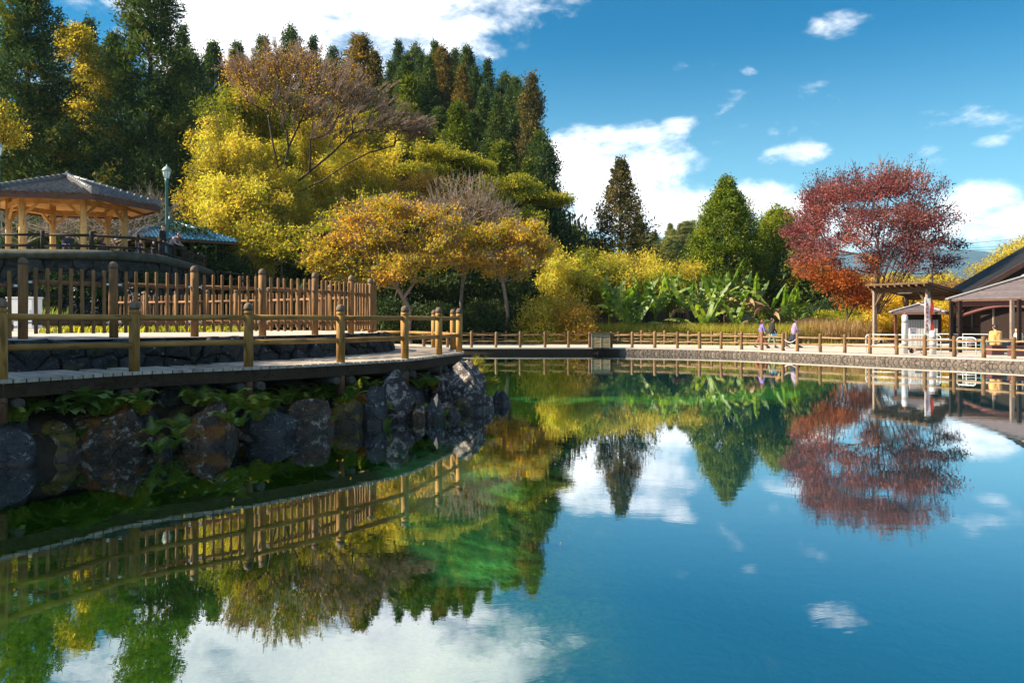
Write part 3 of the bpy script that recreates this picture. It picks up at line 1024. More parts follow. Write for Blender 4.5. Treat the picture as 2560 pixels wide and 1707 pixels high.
def limb_mesh(name, nodes, parent, rad, mat, n=5):
    """frusta from every node to its parent"""
    N = np.asarray(nodes)
    par = np.asarray(parent)
    i = np.where(par >= 0)[0]
    a, b = N[par[i]], N[i]
    ra, rb = np.minimum(rad[par[i]], rad[i] * 1.5), rad[i]
    d = unit(b - a)
    ref = np.where(np.abs(d[:, :1]) < 0.8, np.array([[1.0, 0, 0]]), np.array([[0, 1.0, 0]]))
    s = unit(np.cross(d, ref))
    u = np.cross(d, s)
    ang = 2 * np.pi * np.arange(n) / n
    ring = s[:, None, :] * np.cos(ang)[None, :, None] + u[:, None, :] * np.sin(ang)[None, :, None]
    Va = a[:, None, :] + ring * ra[:, None, None]
    Vb = b[:, None, :] + ring * rb[:, None, None]
    V = np.concatenate([Va, Vb], 1).reshape(-1, 3)
    k = np.arange(len(i))[:, None] * 2 * n
    j = np.arange(n)
    Q = np.stack([k + j, k + (j + 1) % n, k + n + (j + 1) % n, k + n + j], -1).reshape(-1, 4)
    return np_mesh(name, V, Q, smooth=True, mat=mat)


def skeleton(trunk, targets, tip=0.012, expo=2.3, bias=0.45, wob=0.12, rmax=None, limbs=()):
    """grow limbs from the trunk polyline to every target; returns nodes, parents, radii, index of target nodes"""
    nodes = [np.array(p, float) for p in trunk]
    par = [-1] + list(range(len(trunk) - 1))
    plen = [0.0]
    for i in range(1, len(trunk)):
        plen.append(plen[-1] + np.linalg.norm(nodes[i] - nodes[i - 1]))
    fork = nodes[-1]
    for lb in limbs:
        q0 = np.array(lb[0], float)
        k = int(np.argmin([np.linalg.norm(n_ - q0) for n_ in nodes[:len(trunk)]]))
        for q in lb:
            q = np.array(q, float)
            nodes.append(q)
            par.append(k)
            plen.append(plen[k] + np.linalg.norm(q - nodes[k]))
            k = len(nodes) - 1
    start = max(0, len(trunk) - 3)
    T = sorted([np.array(t, float) for t in targets], key=lambda q: np.linalg.norm(q - fork))
    tips = []
    for q in T:
        A = np.array(nodes[start:])
        d = np.linalg.norm(A - q, axis=1)
        dl = np.array(plen[start:])
        cost = d + bias * dl + np.where(A[:, 2] > q[2] + 0.4 * d, 3.0, 0)
        k = int(np.argmin(cost)) + start
        a = nodes[k]
        L = np.linalg.norm(q - a)
        m = max(1, int(L / 0.8))
        prev = k
        sag = rng.normal(size=3) * wob * L
        for j in range(1, m + 1):
            u = j / m
            p = a + (q - a) * u + sag * math.sin(u * math.pi) + np.array([0, 0, 0.10 * L * math.sin(u * math.pi)])
            nodes.append(p)
            par.append(prev)
            plen.append(plen[prev] + L / m)
            prev = len(nodes) - 1
        tips.append(prev)
    n = len(nodes)
    acc = np.zeros(n)
    rad = np.zeros(n)
    child = np.zeros(n, bool)
    for i in range(n):
        if par[i] >= 0:
            child[par[i]] = True
    for i in range(n - 1, -1, -1):
        if not child[i]:
            acc[i] = tip ** expo
        rad[i] = max(acc[i], tip ** expo) ** (1 / expo)
        if par[i] >= 0:
            acc[par[i]] += acc[i] if acc[i] > 0 else tip ** expo
    if rmax:
        rad = np.minimum(rad, rmax)
    return np.array(nodes), np.array(par), rad, tips


def ellip_targets(c, r, n, shell=0.55, zmin=-1.0):
    out = []
    while len(out) < n:
        p = rng.normal(size=3)
        p /= np.linalg.norm(p)
        if p[2] < zmin:
            continue
        u = shell + (1 - shell) * rng.random()
        out.append(np.array(c) + p * np.array(r) * u)
    return out


def clump_leaves(cent, per, sig, flat=0.6, size=(0.22, 0.12), out_from=None, droop=0.2, vj=0.25):
    C = np.repeat(np.asarray(cent), per, axis=0)
    n = len(C)
    P = C + np.clip(rng.normal(size=(n, 3)), -1.7, 1.7) * np.array([sig, sig, sig * flat])
    A = rng.normal(size=(n, 3))
    if out_from is not None:
        A = A * 0.8 + unit(P - np.asarray(out_from)) * 0.8
    A[:, 2] -= droop
    A = unit(A)
    L = size[0] * rng.uniform(0.6, 1.25, n)
    Wd = size[1] * rng.uniform(0.6, 1.25, n)
    vc = np.repeat(rng.uniform(0.25, 0.75, len(cent)), per)
    v = np.clip(vc + rng.normal(size=n) * vj * 0.6, 0, 1)
    return P, A, L, Wd, v


def broad_tree(name, base, trunk_h, cc, cr, ntar, per, leafm, label, cat, group=None, sig=0.55, flat=0.5, size=(0.24, 0.13), bark='bark', lean=(0, 0), tip=0.014, shell=0.45, zmin=-0.75,
               bare=0.0, extra=None, droop=0.2, wob=0.12, rmax=0.4, bias=0.45, limbs=(), twigs=3, twigbark=None, targets=None):
    b = np.array(base, float)
    tr = [b + np.array([lean[0] * u, lean[1] * u, trunk_h * u]) + (rng.normal(size=3) * 0.05 * np.array([1, 1, 0]) if 0 < u < 1 else 0) for u in np.linspace(0, 1, 6)]
    tg = list(targets) if targets is not None else []
    ccs = ([] if cc is None else cc) if (cc is None or isinstance(cc[0], (tuple, list))) else [cc]
    crs = ([] if cr is None else cr) if (cr is None or isinstance(cr[0], (tuple, list))) else [cr]
    for c_, r_ in zip(ccs, crs):
        tg += ellip_targets(c_, r_, ntar // len(ccs), shell, zmin)
    nodes, par, rad, tips = skeleton(tr, tg, tip=tip, wob=wob, rmax=rmax, bias=bias, limbs=limbs)
    t = thing(name, tuple(b), label, cat, group)
    # fine twigs at the tips
    tw_n, tw_p, tw_r = [nodes], [par], [rad]
    k0 = len(nodes)
    TP = nodes[tips]
    fork = tr[-1]
    for rep in range(twigs):
        d = unit(TP - fork + rng.normal(size=TP.shape) * 1.6)
        ends = TP + d * rng.uniform(0.4, 1.0, (len(TP), 1)) * sig * 1.9
        tw_n.append(ends)
        tw_p.append(np.array(tips))
        tw_r.append(np.full(len(TP), tip * 0.55))
    if twigbark:
        o = obj('trunk', limb_mesh('trunk', nodes, par, rad, M[bark]), t, True)
        k_ = len(nodes)
        o = obj('twigs', limb_mesh('twigs', np.concatenate(tw_n), np.concatenate([np.full(k_, -1)] + tw_p[1:]), np.concatenate(tw_r), M[twigbark], 3), t, True)
    else:
        o = obj('trunk', limb_mesh('trunk', np.concatenate(tw_n), np.concatenate(tw_p), np.concatenate(tw_r), M[bark]), t, True)
    cent = TP if bare == 0 else TP[rng.random(len(TP)) > bare]
    if len(cent) and per:
        P, A, L, Wd, v = clump_leaves(cent, per, sig, flat, size, np.array(fork), droop)
        obj('crown', leaf_mesh('crown', P, A, L, Wd, v, M[leafm]), t, True)
    if extra:
        for (em, frac, esel) in extra:
            ce = np.array([p for p in TP if esel(p)])
            if len(ce):
                P, A, L, Wd, v = clump_leaves(ce, int(per * frac), sig, flat, size, np.array(fork), droop)
                obj('crown', leaf_mesh('crown', P, A, L, Wd, v, M[em]), t, True)
    return t


def conifer_mesh(h, r, prof, nb, tufts, blades, L, Wd, up=0.35, gap=0.0, droop=0.0, clump=0.14, inner=0.32):
    """crown of tufts along the outer part of every branch; local coordinates, base at 0"""
    Ps, As, vs = [], [], []
    bn, bp, br = [], [], []
    K = 14
    for i in range(K + 1):
        bn.append((rng.normal() * 0.03 * (0 < i < K), rng.normal() * 0.03 * (0 < i < K), h * 0.985 * i / K))
        bp.append(i - 1)
        br.append(max(0.02, 0.018 * h * (1 - i / K) + 0.02))
    ga = rng.random() * 6.28
    for i in range(nb):
        u = (i + rng.random()) / nb
        u = u ** 0.85
        z = h * (0.06 + 0.93 * u)
        rr = r * prof(u) * rng.uniform(0.72, 1.12)
        if gap and rng.random() < gap:
            continue
        ga += 2.4 + rng.normal() * 0.3
        dirv = np.array([math.cos(ga), math.sin(ga), 0])
        rise = up * rr * rng.uniform(0.4, 1.2) - droop * rr
        k0 = int(np.clip(z / h * K, 0, K))
        base = np.array([0, 0, z])
        tipp = base + dirv * rr + np.array([0, 0, rise])
        bn.append(tuple(base + (tipp - base) * 0.85))
        bp.append(k0)
        br.append(0.012 + 0.004 * rr)
        nt = max(2, int(tufts * (0.35 + 0.65 * rr / r)))
        bv = rng.uniform(0.1, 0.8)
        for j in range(nt):
            f = inner + (1 - inner) * (j + rng.random()) / nt
            side = np.cross(dirv, [0, 0, 1])
            c = base + (tipp - base) * f + side * rng.normal() * 0.22 * rr * (1.1 - 0.5 * f) + np.array([0, 0, rng.normal() * clump * 1.2])
            m = blades
            P = c + rng.normal(size=(m, 3)) * clump * np.array([1, 1, 0.8])
            A = rng.normal(size=(m, 3)) * 0.75 + dirv * 0.55 + np.array([0, 0, 0.45 - droop])
            Ps.append(P)
            As.append(A)
            vs.append(np.clip(bv + rng.normal(size=m) * 0.16, 0, 1))
    P, A, v = np.concatenate(Ps), unit(np.concatenate(As)), np.concatenate(vs)
    n = len(P)
    crown = (P, A, L * rng.uniform(0.6, 1.3, n), Wd * rng.uniform(0.6, 1.3, n), v)
    # a small leading tuft
    return crown, (np.array(bn), np.array(bp), np.array(br))


sugi = lambda u: (1 - u) ** 0.62 * (0.55 + 0.45 * min(1, u / 0.12)) if u < 1 else 0
cone = lambda u: (1 - u) ** 0.9 * (0.75 + 0.25 * min(1, u / 0.1)) + 0.02
egg = lambda u: math.sqrt(max(0.0, 1 - ((u - 0.34) / 0.66) ** 2)) if u > 0.34 else (0.80 + 0.2 * u / 0.34)
column = lambda u: (1 - u ** 2.2) ** 0.8


def conifer(name, base, h, r, prof, nb, tufts, blades, L, Wd, leafm, label, cat='tree', group=None, bark='bark', **kw):
    crown, (bn, bp, br) = conifer_mesh(h, r, prof, nb, tufts, blades, L, Wd, **kw)
    t = thing(name, base, label, cat, group)
    obj('trunk', limb_mesh('trunk', bn, bp, br, M[bark]), t)
    obj('crown', leaf_mesh('crown', *crown, M[leafm]), t)
    return t


def bush_mesh(name, r, ncl, per, sig, size, leafm, shell=0.6, flat=0.7, droop=0.15, zmin=-0.15):
    cen = np.array(ellip_targets((0, 0, 0), r, ncl, shell, zmin))
    cen[:, 2] = np.maximum(cen[:, 2], 0.15)
    # lumps: displace
    for i in range(len(cen)):
        k = 1 + 0.22 * noise.noise(Vector(cen[i]) * (1.6 / max(r)))
        cen[i] *= k
    P, A, L, Wd, v = clump_leaves(cen, per, sig, flat, size, np.array((0, 0, 0.0)), droop)
    P[:, 2] = np.maximum(P[:, 2], 0.03)
    return leaf_mesh(name, P, A, L, Wd, v, M[leafm])


def bush(name, base, r, ncl, per, sig, size, leafm, label, group=None, cat='shrub', bark='bark', **kw):
    t = thing(name, base, label, cat, group)
    obj('foliage', bush_mesh('foliage', r, ncl, per, sig, size, leafm, **kw), t)
    for k in range(5):
        m = MB()
        a = 6.28 * k / 5 + random.random()
        m.tube([(0.1 * math.cos(a), 0.1 * math.sin(a), -0.2), (0.25 * r[0] * math.cos(a), 0.25 * r[1] * math.sin(a), 0.4 * r[2]), (0.55 * r[0] * math.cos(a), 0.55 * r[1] * math.sin(a), 0.75 * r[2])], [0.05, 0.035, 0.015], 5)
        m.build('stem', M[bark], t, False)
    return t


def plume_mesh(h, n_st, spread, per, size, arch=0.35):
    """bamboo: arching culms with drooping fine leaves"""
    Ps, As, vs = [], [], []
    bn, bp, br = [], [], []
    for s in range(n_st):
        a = rng.random() * 6.28
        d = np.array([math.cos(a), math.sin(a), 0])
        b = np.array([rng.normal() * spread * 0.35, rng.normal() * spread * 0.35, 0])
        hh = h * rng.uniform(0.7, 1.05)
        outw = spread * rng.uniform(0.2, 0.9)
        K = 8
        prev = -1
        sv = rng.uniform(0.05, 0.95)
        for k in range(K + 1):
            u = k / K
            z = hh * math.sin(min(1.0, u) * (math.pi / 2 + arch)) / math.sin(math.pi / 2) if u < 1 else hh * math.sin(math.pi / 2 + arch)
            p = b + d * outw * u ** 1.8 + np.array([0, 0, z])
            bn.append(p)
            bp.append(prev)
            br.append(0.03 * (1 - u * 0.75))
            prev = len(bn) - 1
            if u > 0.28:
                m = int(per * (0.5 + 0.8 * math.sin(u * 3.0)))
                P = p + rng.normal(size=(m, 3)) * np.array([0.34, 0.34, 0.30])
                A = unit(rng.normal(size=(m, 3)) * 0.7 + d * 0.3 + np.array([0, 0, -0.35]))
                Ps.append(P)
                As.append(A)
                vs.append(np.clip(sv + rng.normal(size=m) * 0.2, 0, 1))
    P, A, v = np.concatenate(Ps), np.concatenate(As), np.concatenate(vs)
    P[:, 2] = np.maximum(P[:, 2], 0.1)
    n = len(P)
    return (P, A, size[0] * rng.uniform(0.6, 1.3, n), size[1] * rng.uniform(0.6, 1.3, n), v), (np.array(bn), np.array(bp), np.array(br))


def bamboo(name, base, h, n_st, spread, per, size, leafm, label, group=None, arch=0.35):
    crown, (bn, bp, br) = plume_mesh(h, n_st, spread, per, size, arch)
    t = thing(name, base, label, 'bamboo', group)
    obj('stem', limb_mesh('stem', bn, bp, br, M['barktan']), t)['kind'] = 'stuff'
    obj('foliage', leaf_mesh('foliage', *crown, M[leafm]), t)
    return t


def ground_at(px, D):
    x = (px - CX) / F * D
    return Vector((x, D, zg(x, D)))


def put(o, px, D, sc=1.0, sz=None, rz=None, dz=-0.15):
    b = ground_at(px, D)
    o.location = (b.x, b.y, b.z + dz)
    o.scale = (sc, sc, sz or sc)
    o.rotation_euler = (0, 0, random.random() * 6.28 if rz is None else rz)
    return o


VS = 2560 / 2352.0     # the photograph viewed at 2352 px


# ------------------------------------------------------------------ boardwalk
bwk = thing('boardwalk', (-3.5, 12.8, DECK_Z), 'curved grey plank boardwalk on dark beams above the shore boulders', 'boardwalk')
OUT = 0.10
ss = np.arange(0.3, cR.len - 0.3, 0.142)
for s in ss:
    p0 = cR.pos(s - 0.062) + cR.nrm(s - 0.062) * OUT
    p1 = cR.pos(s + 0.062) + cR.nrm(s + 0.062) * OUT
    q0, q1 = cW.pos(cW.near(cR.pos(s - 0.062)) - 0.0), cW.pos(cW.near(cR.pos(s + 0.062)) + 0.0)
    # keep planks from crossing at the inside of the bend
    if np.hypot(*(q1 - q0)) > 0.35:
        q1 = q0 + (q1 - q0) * 0.35 / np.hypot(*(q1 - q0))
    dz = random.uniform(-0.003, 0.003)
    zt, zb = DECK_Z + dz, DECK_Z - 0.045
    vs = [(p0[0], p0[1], zb), (p1[0], p1[1], zb), (q1[0], q1[1], zb), (q0[0], q0[1], zb), (p0[0], p0[1], zt), (p1[0], p1[1], zt), (q1[0], q1[1], zt), (q0[0], q0[1], zt)]
    MB().add(vs, [(0, 3, 2, 1), (4, 5, 6, 7), (0, 1, 5, 4), (1, 2, 6, 5), (2, 3, 7, 6), (3, 0, 4, 7)]).build('plank', M['plank'], bwk)


def strip(cv, off, s0, s1, z0, z1, th, step=0.3):
    m = MB()
    vs, fs = [], []
    ss_ = np.arange(s0, s1, step)
    for i, s in enumerate(ss_):
        p, nn = cv.pos(s), cv.nrm(s)
        a, b = p + nn * (off), p + nn * (off - th)
        vs += [(a[0], a[1], z0), (a[0], a[1], z1), (b[0], b[1], z1), (b[0], b[1], z0)]
        if i:
            k = 4 * (i - 1)
            fs += [(k + c_, k + 4 + c_, k + 4 + (c_ + 1) % 4, k + (c_ + 1) % 4) for c_ in range(4)]
    return m.add(vs, fs)


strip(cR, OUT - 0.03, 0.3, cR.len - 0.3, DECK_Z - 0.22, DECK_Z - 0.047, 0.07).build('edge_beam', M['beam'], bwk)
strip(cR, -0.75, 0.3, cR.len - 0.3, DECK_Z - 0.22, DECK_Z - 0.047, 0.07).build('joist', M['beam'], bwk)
drl = thing('deck_railing', (-3.5, 12.8, DECK_Z), 'golden round-log railing with domed posts along the curved boardwalk', 'railing')
RP, RH = 0.07, 0.96
post_me = MB().lathe((0, 0, 0), [(RP, -0.06), (RP, RH - 0.19), (RP - 0.008, RH - 0.185), (RP - 0.008, RH - 0.175), (RP, RH - 0.17), (RP, RH - 0.13), (RP - 0.009, RH - 0.125), (RP - 0.009, RH - 0.112)], 16).mesh('post', M['post'])
cap_me = MB().lathe((0, 0, 0), [(RP, RH - 0.112), (RP + 0.002, RH - 0.08), (RP * 0.93, RH - 0.045), (RP * 0.72, RH - 0.018), (RP * 0.4, RH - 0.004), (0.004, RH)], 16).mesh('cap', M['cap'])
foot_me = MB().lathe((0, 0, 0), [(RP * 0.97, -0.52), (RP * 0.97, -0.06)], 16).mesh('post_foot', M['postdark'])
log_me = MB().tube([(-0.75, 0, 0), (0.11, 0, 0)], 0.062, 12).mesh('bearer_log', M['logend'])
for i, (x, y) in enumerate(RAIL):
    s = cR.near((x, y))
    nn, tt = cR.nrm(s), cR.tan(s)
    p_ = obj('post', post_me, drl, loc=Vector((x, y, DECK_Z)) - org(drl), rot=(random.uniform(-0.006, 0.006), random.uniform(-0.006, 0.006), random.random() * 6.28))
    obj('cap', cap_me, p_)
    obj('post_foot', foot_me, p_)
    for sgn in (-1, 1):
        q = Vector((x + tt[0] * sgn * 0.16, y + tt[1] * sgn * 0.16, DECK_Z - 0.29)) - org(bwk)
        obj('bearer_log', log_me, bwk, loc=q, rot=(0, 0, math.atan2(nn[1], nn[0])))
    # support post standing on the bank, a little behind
    q = Vector((x - nn[0] * 0.55, y - nn[1] * 0.55, 0))
    MB().box((q.x, q.y, 0.45), (0.13, 0.13, 1.0), math.atan2(nn[1], nn[0])).build('support', M['beam'], bwk)
    if i < len(RAIL) - 1:
        x2, y2 = RAIL[i + 1]
        for zr in (0.735, 0.365):
            j = random.uniform(-0.008, 0.008)
            a, b = Vector((x, y, DECK_Z + zr + j)), Vector((x2, y2, DECK_Z + zr - j))
            L_ = (b - a).length
            me_ = MB().tube([(0, 0, 0), (L_ / 3, random.uniform(-.006, .006), random.uniform(-.006, .006)), (2 * L_ / 3, random.uniform(-.006, .006), random.uniform(-.006, .006)), (L_, 0, 0)], 0.040, 12).mesh('rail', M['railx'])
            obj('rail', me_, drl, loc=a - org(drl), rot=(0, -math.asin((b.z - a.z) / L_), math.atan2(b.y - a.y, b.x - a.x)))

# ------------------------------------------------------------------ picket fence on the terrace
FH = 1.2
fpost_me = MB().lathe((0, 0, 0), [(0.066, -0.05), (0.066, FH - 0.12), (0.058, FH - 0.115), (0.058, FH - 0.105)], 16).mesh('post', M['picket'])
fcap_me = MB().lathe((0, 0, 0), [(0.066, FH - 0.105), (0.067, FH - 0.07), (0.060, FH - 0.035), (0.042, FH - 0.012), (0.02, FH - 0.002), (0.003, FH)], 16).mesh('cap', M['cap'])
pk_me = MB().tube([(0, 0, 0.08), (0, 0, 1.04), (0, 0, 1.055)], [0.027, 0.027, 0.02], 8, smooth=False).mesh('picket', M['picket'])
clip_me = MB().box((0, 0, 0), (0.05, 0.02, 0.03)).mesh('clip', M['steel'])


def picket_fence(pts, label, offs=0):
    f0 = Vector((*pts[len(pts) // 2], TERR_Z))
    t = thing('picket_fence', f0, label, 'fence')
    for i, (x, y) in enumerate(pts):
        p_ = obj('post', fpost_me, t, loc=Vector((x, y, TERR_Z)) - f0, rot=(random.uniform(-0.008, 0.008), random.uniform(-0.008, 0.008), random.random() * 6.28))
        obj('cap', fcap_me, p_)
        if i == len(pts) - 1:
            break
        x2, y2 = pts[i + 1]
        d = Vector((x2 - x, y2 - y, 0))
        L_ = d.length
        d.normalize()
        nrm_ = Vector((d.y, -d.x, 0))
        ang = math.atan2(d.y, d.x)
        dz = -0.06 if (i == 0 and offs) else 0.0
        for zr in (0.84, 0.24):
            a = Vector((x, y, TERR_Z + zr + dz)) + d * 0.12
            L2 = L_ - 0.24
            me_ = MB().tube([(0, 0, 0), (L2, 0, 0)], 0.036, 10).mesh('rail', M['pickrail'])
            obj('rail', me_, t, loc=a - f0, rot=(0, 0, ang))
            for e in (0.095, L_ - 0.095):
                obj('clip', clip_me, t, loc=Vector((x, y, TERR_Z + zr + dz)) + d * e - f0, rot=(0, 0, ang))
        for k in range(7):
            u = (k + 1.0) / 8.0
            q = Vector((x, y, TERR_Z)) + d * (L_ * u) + nrm_ * 0.05 + Vector((0, 0, random.uniform(-0.008, 0.008) + dz))
            obj('picket', pk_me, t, loc=q - f0, rot=(random.uniform(-0.01, 0.01), random.uniform(-0.01, 0.01), ang))
    return t


picket_fence(FENCE[:9], 'tall brown picket fence on the terrace edge above the boardwalk', 1)
picket_fence(FENCE[9:], 'picket fence along the rear side of the terrace, seen through the front one')

# ------------------------------------------------------------------ shore boulders
def boulder_mesh(w_, d_, h_, seed, sub=4, facets=9, rough=0.10, lo=0.52):
    import bmesh
    bm = bmesh.new()
    bmesh.ops.create_icosphere(bm, subdivisions=sub, radius=1.0)
    Rr = random.Random(seed)
    planes = []
    for k in range(facets):
        n_ = Vector((Rr.gauss(0, 1), Rr.gauss(0, 1), Rr.gauss(0, 0.8))).normalized()
        planes.append((n_, Rr.uniform(lo, 0.80)))
    off = Vector((seed * 3.7, seed * 1.9, seed * 0.7))
    for v in bm.verts:
        p = v.co.copy()
        for n_, c_ in planes:
            e = p.dot(n_) - c_
            if e > 0:
                p -= n_ * e * 0.98
        p *= 1 + rough * noise.noise(p * 1.7 + off) + rough * 0.7 * (0.4 - abs(noise.noise(p * 3.6 + off))) + rough * 0.5 * (0.3 - abs(noise.noise(p * 8.0 + off))) + rough * 0.25 * noise.noise(p * 17.0 + off)
        v.co = p
    me = bpy.data.meshes.new('boulder')
    bm.to_mesh(me)
    bm.free()
    co_ = np.empty(len(me.vertices) * 3, np.float32)
    me.vertices.foreach_get('co', co_)
    co_ = co_.reshape(-1, 3)
    mn, mx_ = co_.min(0), co_.max(0)
    co_ = (co_ - (mn + mx_) / 2) / (mx_ - mn) * np.array([w_, d_, h_])
    me.vertices.foreach_set('co', co_.ravel())
    me.polygons.foreach_set('use_smooth', np.ones(len(me.polygons), bool))
    me.update()
    return me


BOULD = [  # x0, x1, top y, waterline y, material, label
    (-75, 92, 1036, 1166, 'rock', 'dark boulder at the waterline below the left end of the boardwalk'),
    (62, 120, 1030, 1095, 'rockpale', 'pale lichen-covered stone wedged behind the dark boulder'),
    (108, 172, 1026, 1125, 'rockpale', 'pale patchy stone beside the broad-leaved plant'),
    (168, 368, 1014, 1136, 'rockrust', 'wide brown boulder speckled with white lichen and orange moss'),
    (372, 466, 956, 1100, 'rock', 'tall smooth dark boulder with a pale fractured top'),
    (432, 590, 996, 1116, 'rockrust', 'sloping brown boulder with rusty streaks'),
    (585, 748, 1018, 1096, 'rock', 'low flat-topped blue-black boulder at the waterline'),
    (704, 836, 992, 1082, 'rockrust', 'dark-topped boulder with rust-red lower face'),
    (812, 912, 988, 1066, 'rockmoss', 'boulder wrapped in green and orange moss'),
    (888, 968, 960, 1064, 'rock', 'grey leaning slab between mossy boulder and lichen boulder'),
    (948, 1040, 922, 1052, 'rocklichen', 'big rounded boulder covered in white lichen spots'),
    (1022, 1068, 944, 1010, 'rock', 'angular bluish block perched beside the lichen boulder'),
    (1028, 1078, 998, 1052, 'rockrust', 'brown footstone under the angular block'),
    (1066, 1110, 982, 1054, 'rock', 'narrow blue-grey slab dipping into the water'),
    (1070, 1138, 933, 1026, 'rocklichen', 'white-flecked boulder with an orange moss patch'),
    (1106, 1214, 899, 1028, 'rocklichen', 'largest pointed boulder at the tip of the shore'),
    (1170, 1236, 980, 1026, 'rocklichen', 'low pale boulder at the foot of the pointed one'),
    (1112, 1154, 1012, 1042, 'rock', 'small wedge stone in the water between larger boulders'),
    (1230, 1278, 975, 1010, 'rock', 'lone dark stone standing in the water off the shore tip')]
for i, (x0, x1, yt, yw, mt_, lab) in enumerate(BOULD):
    D = CH * F / (yw - HY)
    wd_ = (x1 - x0) / F * D * 1.06
    dep = wd_ * (0.85 if i not in (3, 6) else 0.6)
    Dc = D + dep * 0.36
    zt = CH - (yt - HY) / F * Dc
    z0 = -0.38
    hh = zt - z0
    me_ = boulder_mesh(wd_, dep, hh, i + 2, 5 if i in (0, 3, 4, 5, 10, 15) else 4, 16 if i != 4 else 7, 0.13 if i != 4 else 0.06)
    me_.materials.append(M[mt_])
    o = obj('boulder', me_)
    o.location = (((x0 + x1) / 2 - CX) / F * Dc, Dc, (z0 + zt) / 2)
    o.rotation_euler = (0, 0, 0)
    tag(o, lab, 'boulder', 'shore boulders')
# filler stones behind and round the tip (mostly hidden)
for k, s in enumerate(np.arange(2.2, cR.len - 3, 0.62)):
    p, nn = cR.pos(s), cR.nrm(s)
    vis = s < cR.near((-1.3, 17.4))
    q = p + nn * (-0.30 if vis else 0.25) + rng.normal(size=2) * 0.06
    me_ = boulder_mesh(0.75, 0.6, 0.75, 60 + k, 3, 8, 0.1)
    me_.materials.append(M['rock' if k % 3 else 'rockmoss'])
    o = obj('filler_stone', me_)
    o.location = (q[0], q[1], 0.10 + 0.1 * rng.random())
    o.rotation_euler = (0, 0, rng.random() * 6)
    tag(o, 'dark stone packed in the shadow under the boardwalk edge', 'stone', 'packing stones under the deck')

# small broken stones between the boulders at the waterline
sm_me = []
for k in range(4):
    me_ = boulder_mesh(0.3, 0.24, 0.26, 200 + k, 3, 9, 0.14)
    me_.materials.append(M[['rock', 'rockpale', 'rockrust', 'rockmoss'][k]])
    sm_me.append(me_)
for k in range(46):
    px = -40 + 1260 * (k + random.random()) / 46
    yw = np.interp(px, [-40, 90, 340, 600, 850, 1010, 1100, 1200, 1240], [1172, 1150, 1128, 1102, 1062, 1050, 1040, 1024, 1018])
    D = CH * F / (yw - HY) + random.uniform(0.02, 0.3)
    o = obj('pebble_stone', sm_me[k % 4])
    o.location = ((px - CX) / F * D, D, random.uniform(0.0, 0.12))
    sc_ = random.uniform(0.6, 1.5)
    o.scale = (sc_, sc_, sc_ * random.uniform(0.7, 1.2))
    o.rotation_euler = (random.random(), random.random(), random.random() * 6)
    tag(o, 'small broken stone wedged between the shore boulders at the waterline', 'stone', 'small stones at the waterline')

# ------------------------------------------------------------------ ferns and broad-leaved plants on the boulders
def frond_mesh(L, curl, n=15, mat='l_fern'):
    vs, fs, vv = [], [], []
    a = 1.15
    p = Vector((0, 0, 0))
    base_v = random.uniform(0.2, 0.8)
    for k in range(n):
        u = k / (n - 1)
        d = Vector((math.cos(a), 0, math.sin(a)))
        up_ = Vector((-math.sin(a), 0, math.cos(a)))
        wl = L * 0.26 * (math.sin(min(1, u * 1.25 + 0.22) * math.pi * 0.86) ** 0.8) * (1 - 0.35 * u)
        for sd_ in (-1, 1):
            i = len(vs)
            tip = p + Vector((0, sd_, 0)) * wl + d * wl * 0.35 - up_ * wl * 0.18
            w2 = L / n * 0.46
            vs += [p - d * w2, p + d * w2, tip + d * w2 * 0.25, tip - d * w2 * 0.1]
            fs.append((i, i + 1, i + 2, i + 3))
            vv += [min(1, max(0, base_v + random.uniform(-0.15, 0.15)))] * 4
        p = p + d * (L / n)
        a -= curl / n * (0.5 + u)
    return np_mesh('frond', np.array([tuple(q) for q in vs]), np.array(fs), vv, mat=M[mat])


FR = [frond_mesh(0.42, 1.5), frond_mesh(0.48, 1.9), frond_mesh(0.36, 1.2), frond_mesh(0.45, 2.3)]


def broadleaf_mesh(L, wd_):
    vs, fs, vv = [], [], []
    K = 7
    a = 0.95
    p = Vector((0, 0, 0))
    rows = []
    for k in range(K + 1):
        u = k / K
        ww = wd_ * max(0.03, math.sin(max(0.0, (u - 0.25)) / 0.75 * math.pi * 0.93 + 0.12)) if u > 0.25 else 0.012
        up_ = Vector((-math.sin(a), 0, math.cos(a)))
        rows.append((p + Vector((0, -ww, 0)) + up_ * ww * 0.3, p.copy(), p + Vector((0, ww, 0)) + up_ * ww * 0.3))
        p = p + Vector((math.cos(a), 0, math.sin(a))) * (L / K)
        a -= 1.7 / K
    for k in range(K):
        for j in range(2):
            i = len(vs)
            vs += [rows[k][j], rows[k][j + 1], rows[k + 1][j + 1], rows[k + 1][j]]
            fs.append((i, i + 1, i + 2, i + 3))
            vv += [0.5] * 4
    return np_mesh('leaf', np.array([tuple(q) for q in vs]), np.array(fs), vv, mat=M['l_broad'])


BLV = [broadleaf_mesh(0.5, 0.13), broadleaf_mesh(0.42, 0.12)]


def fern(px, py, D, sc, nf, label, facing=-1.57, spread=2.6):
    t = thing('fern', at(px, py + 24, D - 0.32), label, 'fern', 'ferns on the shore boulders')
    for k in range(nf):
        a = facing + (k / (nf - 1) - 0.5) * spread * 2 + random.uniform(-0.2, 0.2)
        s_ = sc * 1.1 * random.uniform(0.75, 1.15)
        obj('frond', random.choice(FR), t, rot=(random.uniform(-0.2, 0.2), random.uniform(-0.25, 0.25), a), scale=(s_,) * 3)
    return t


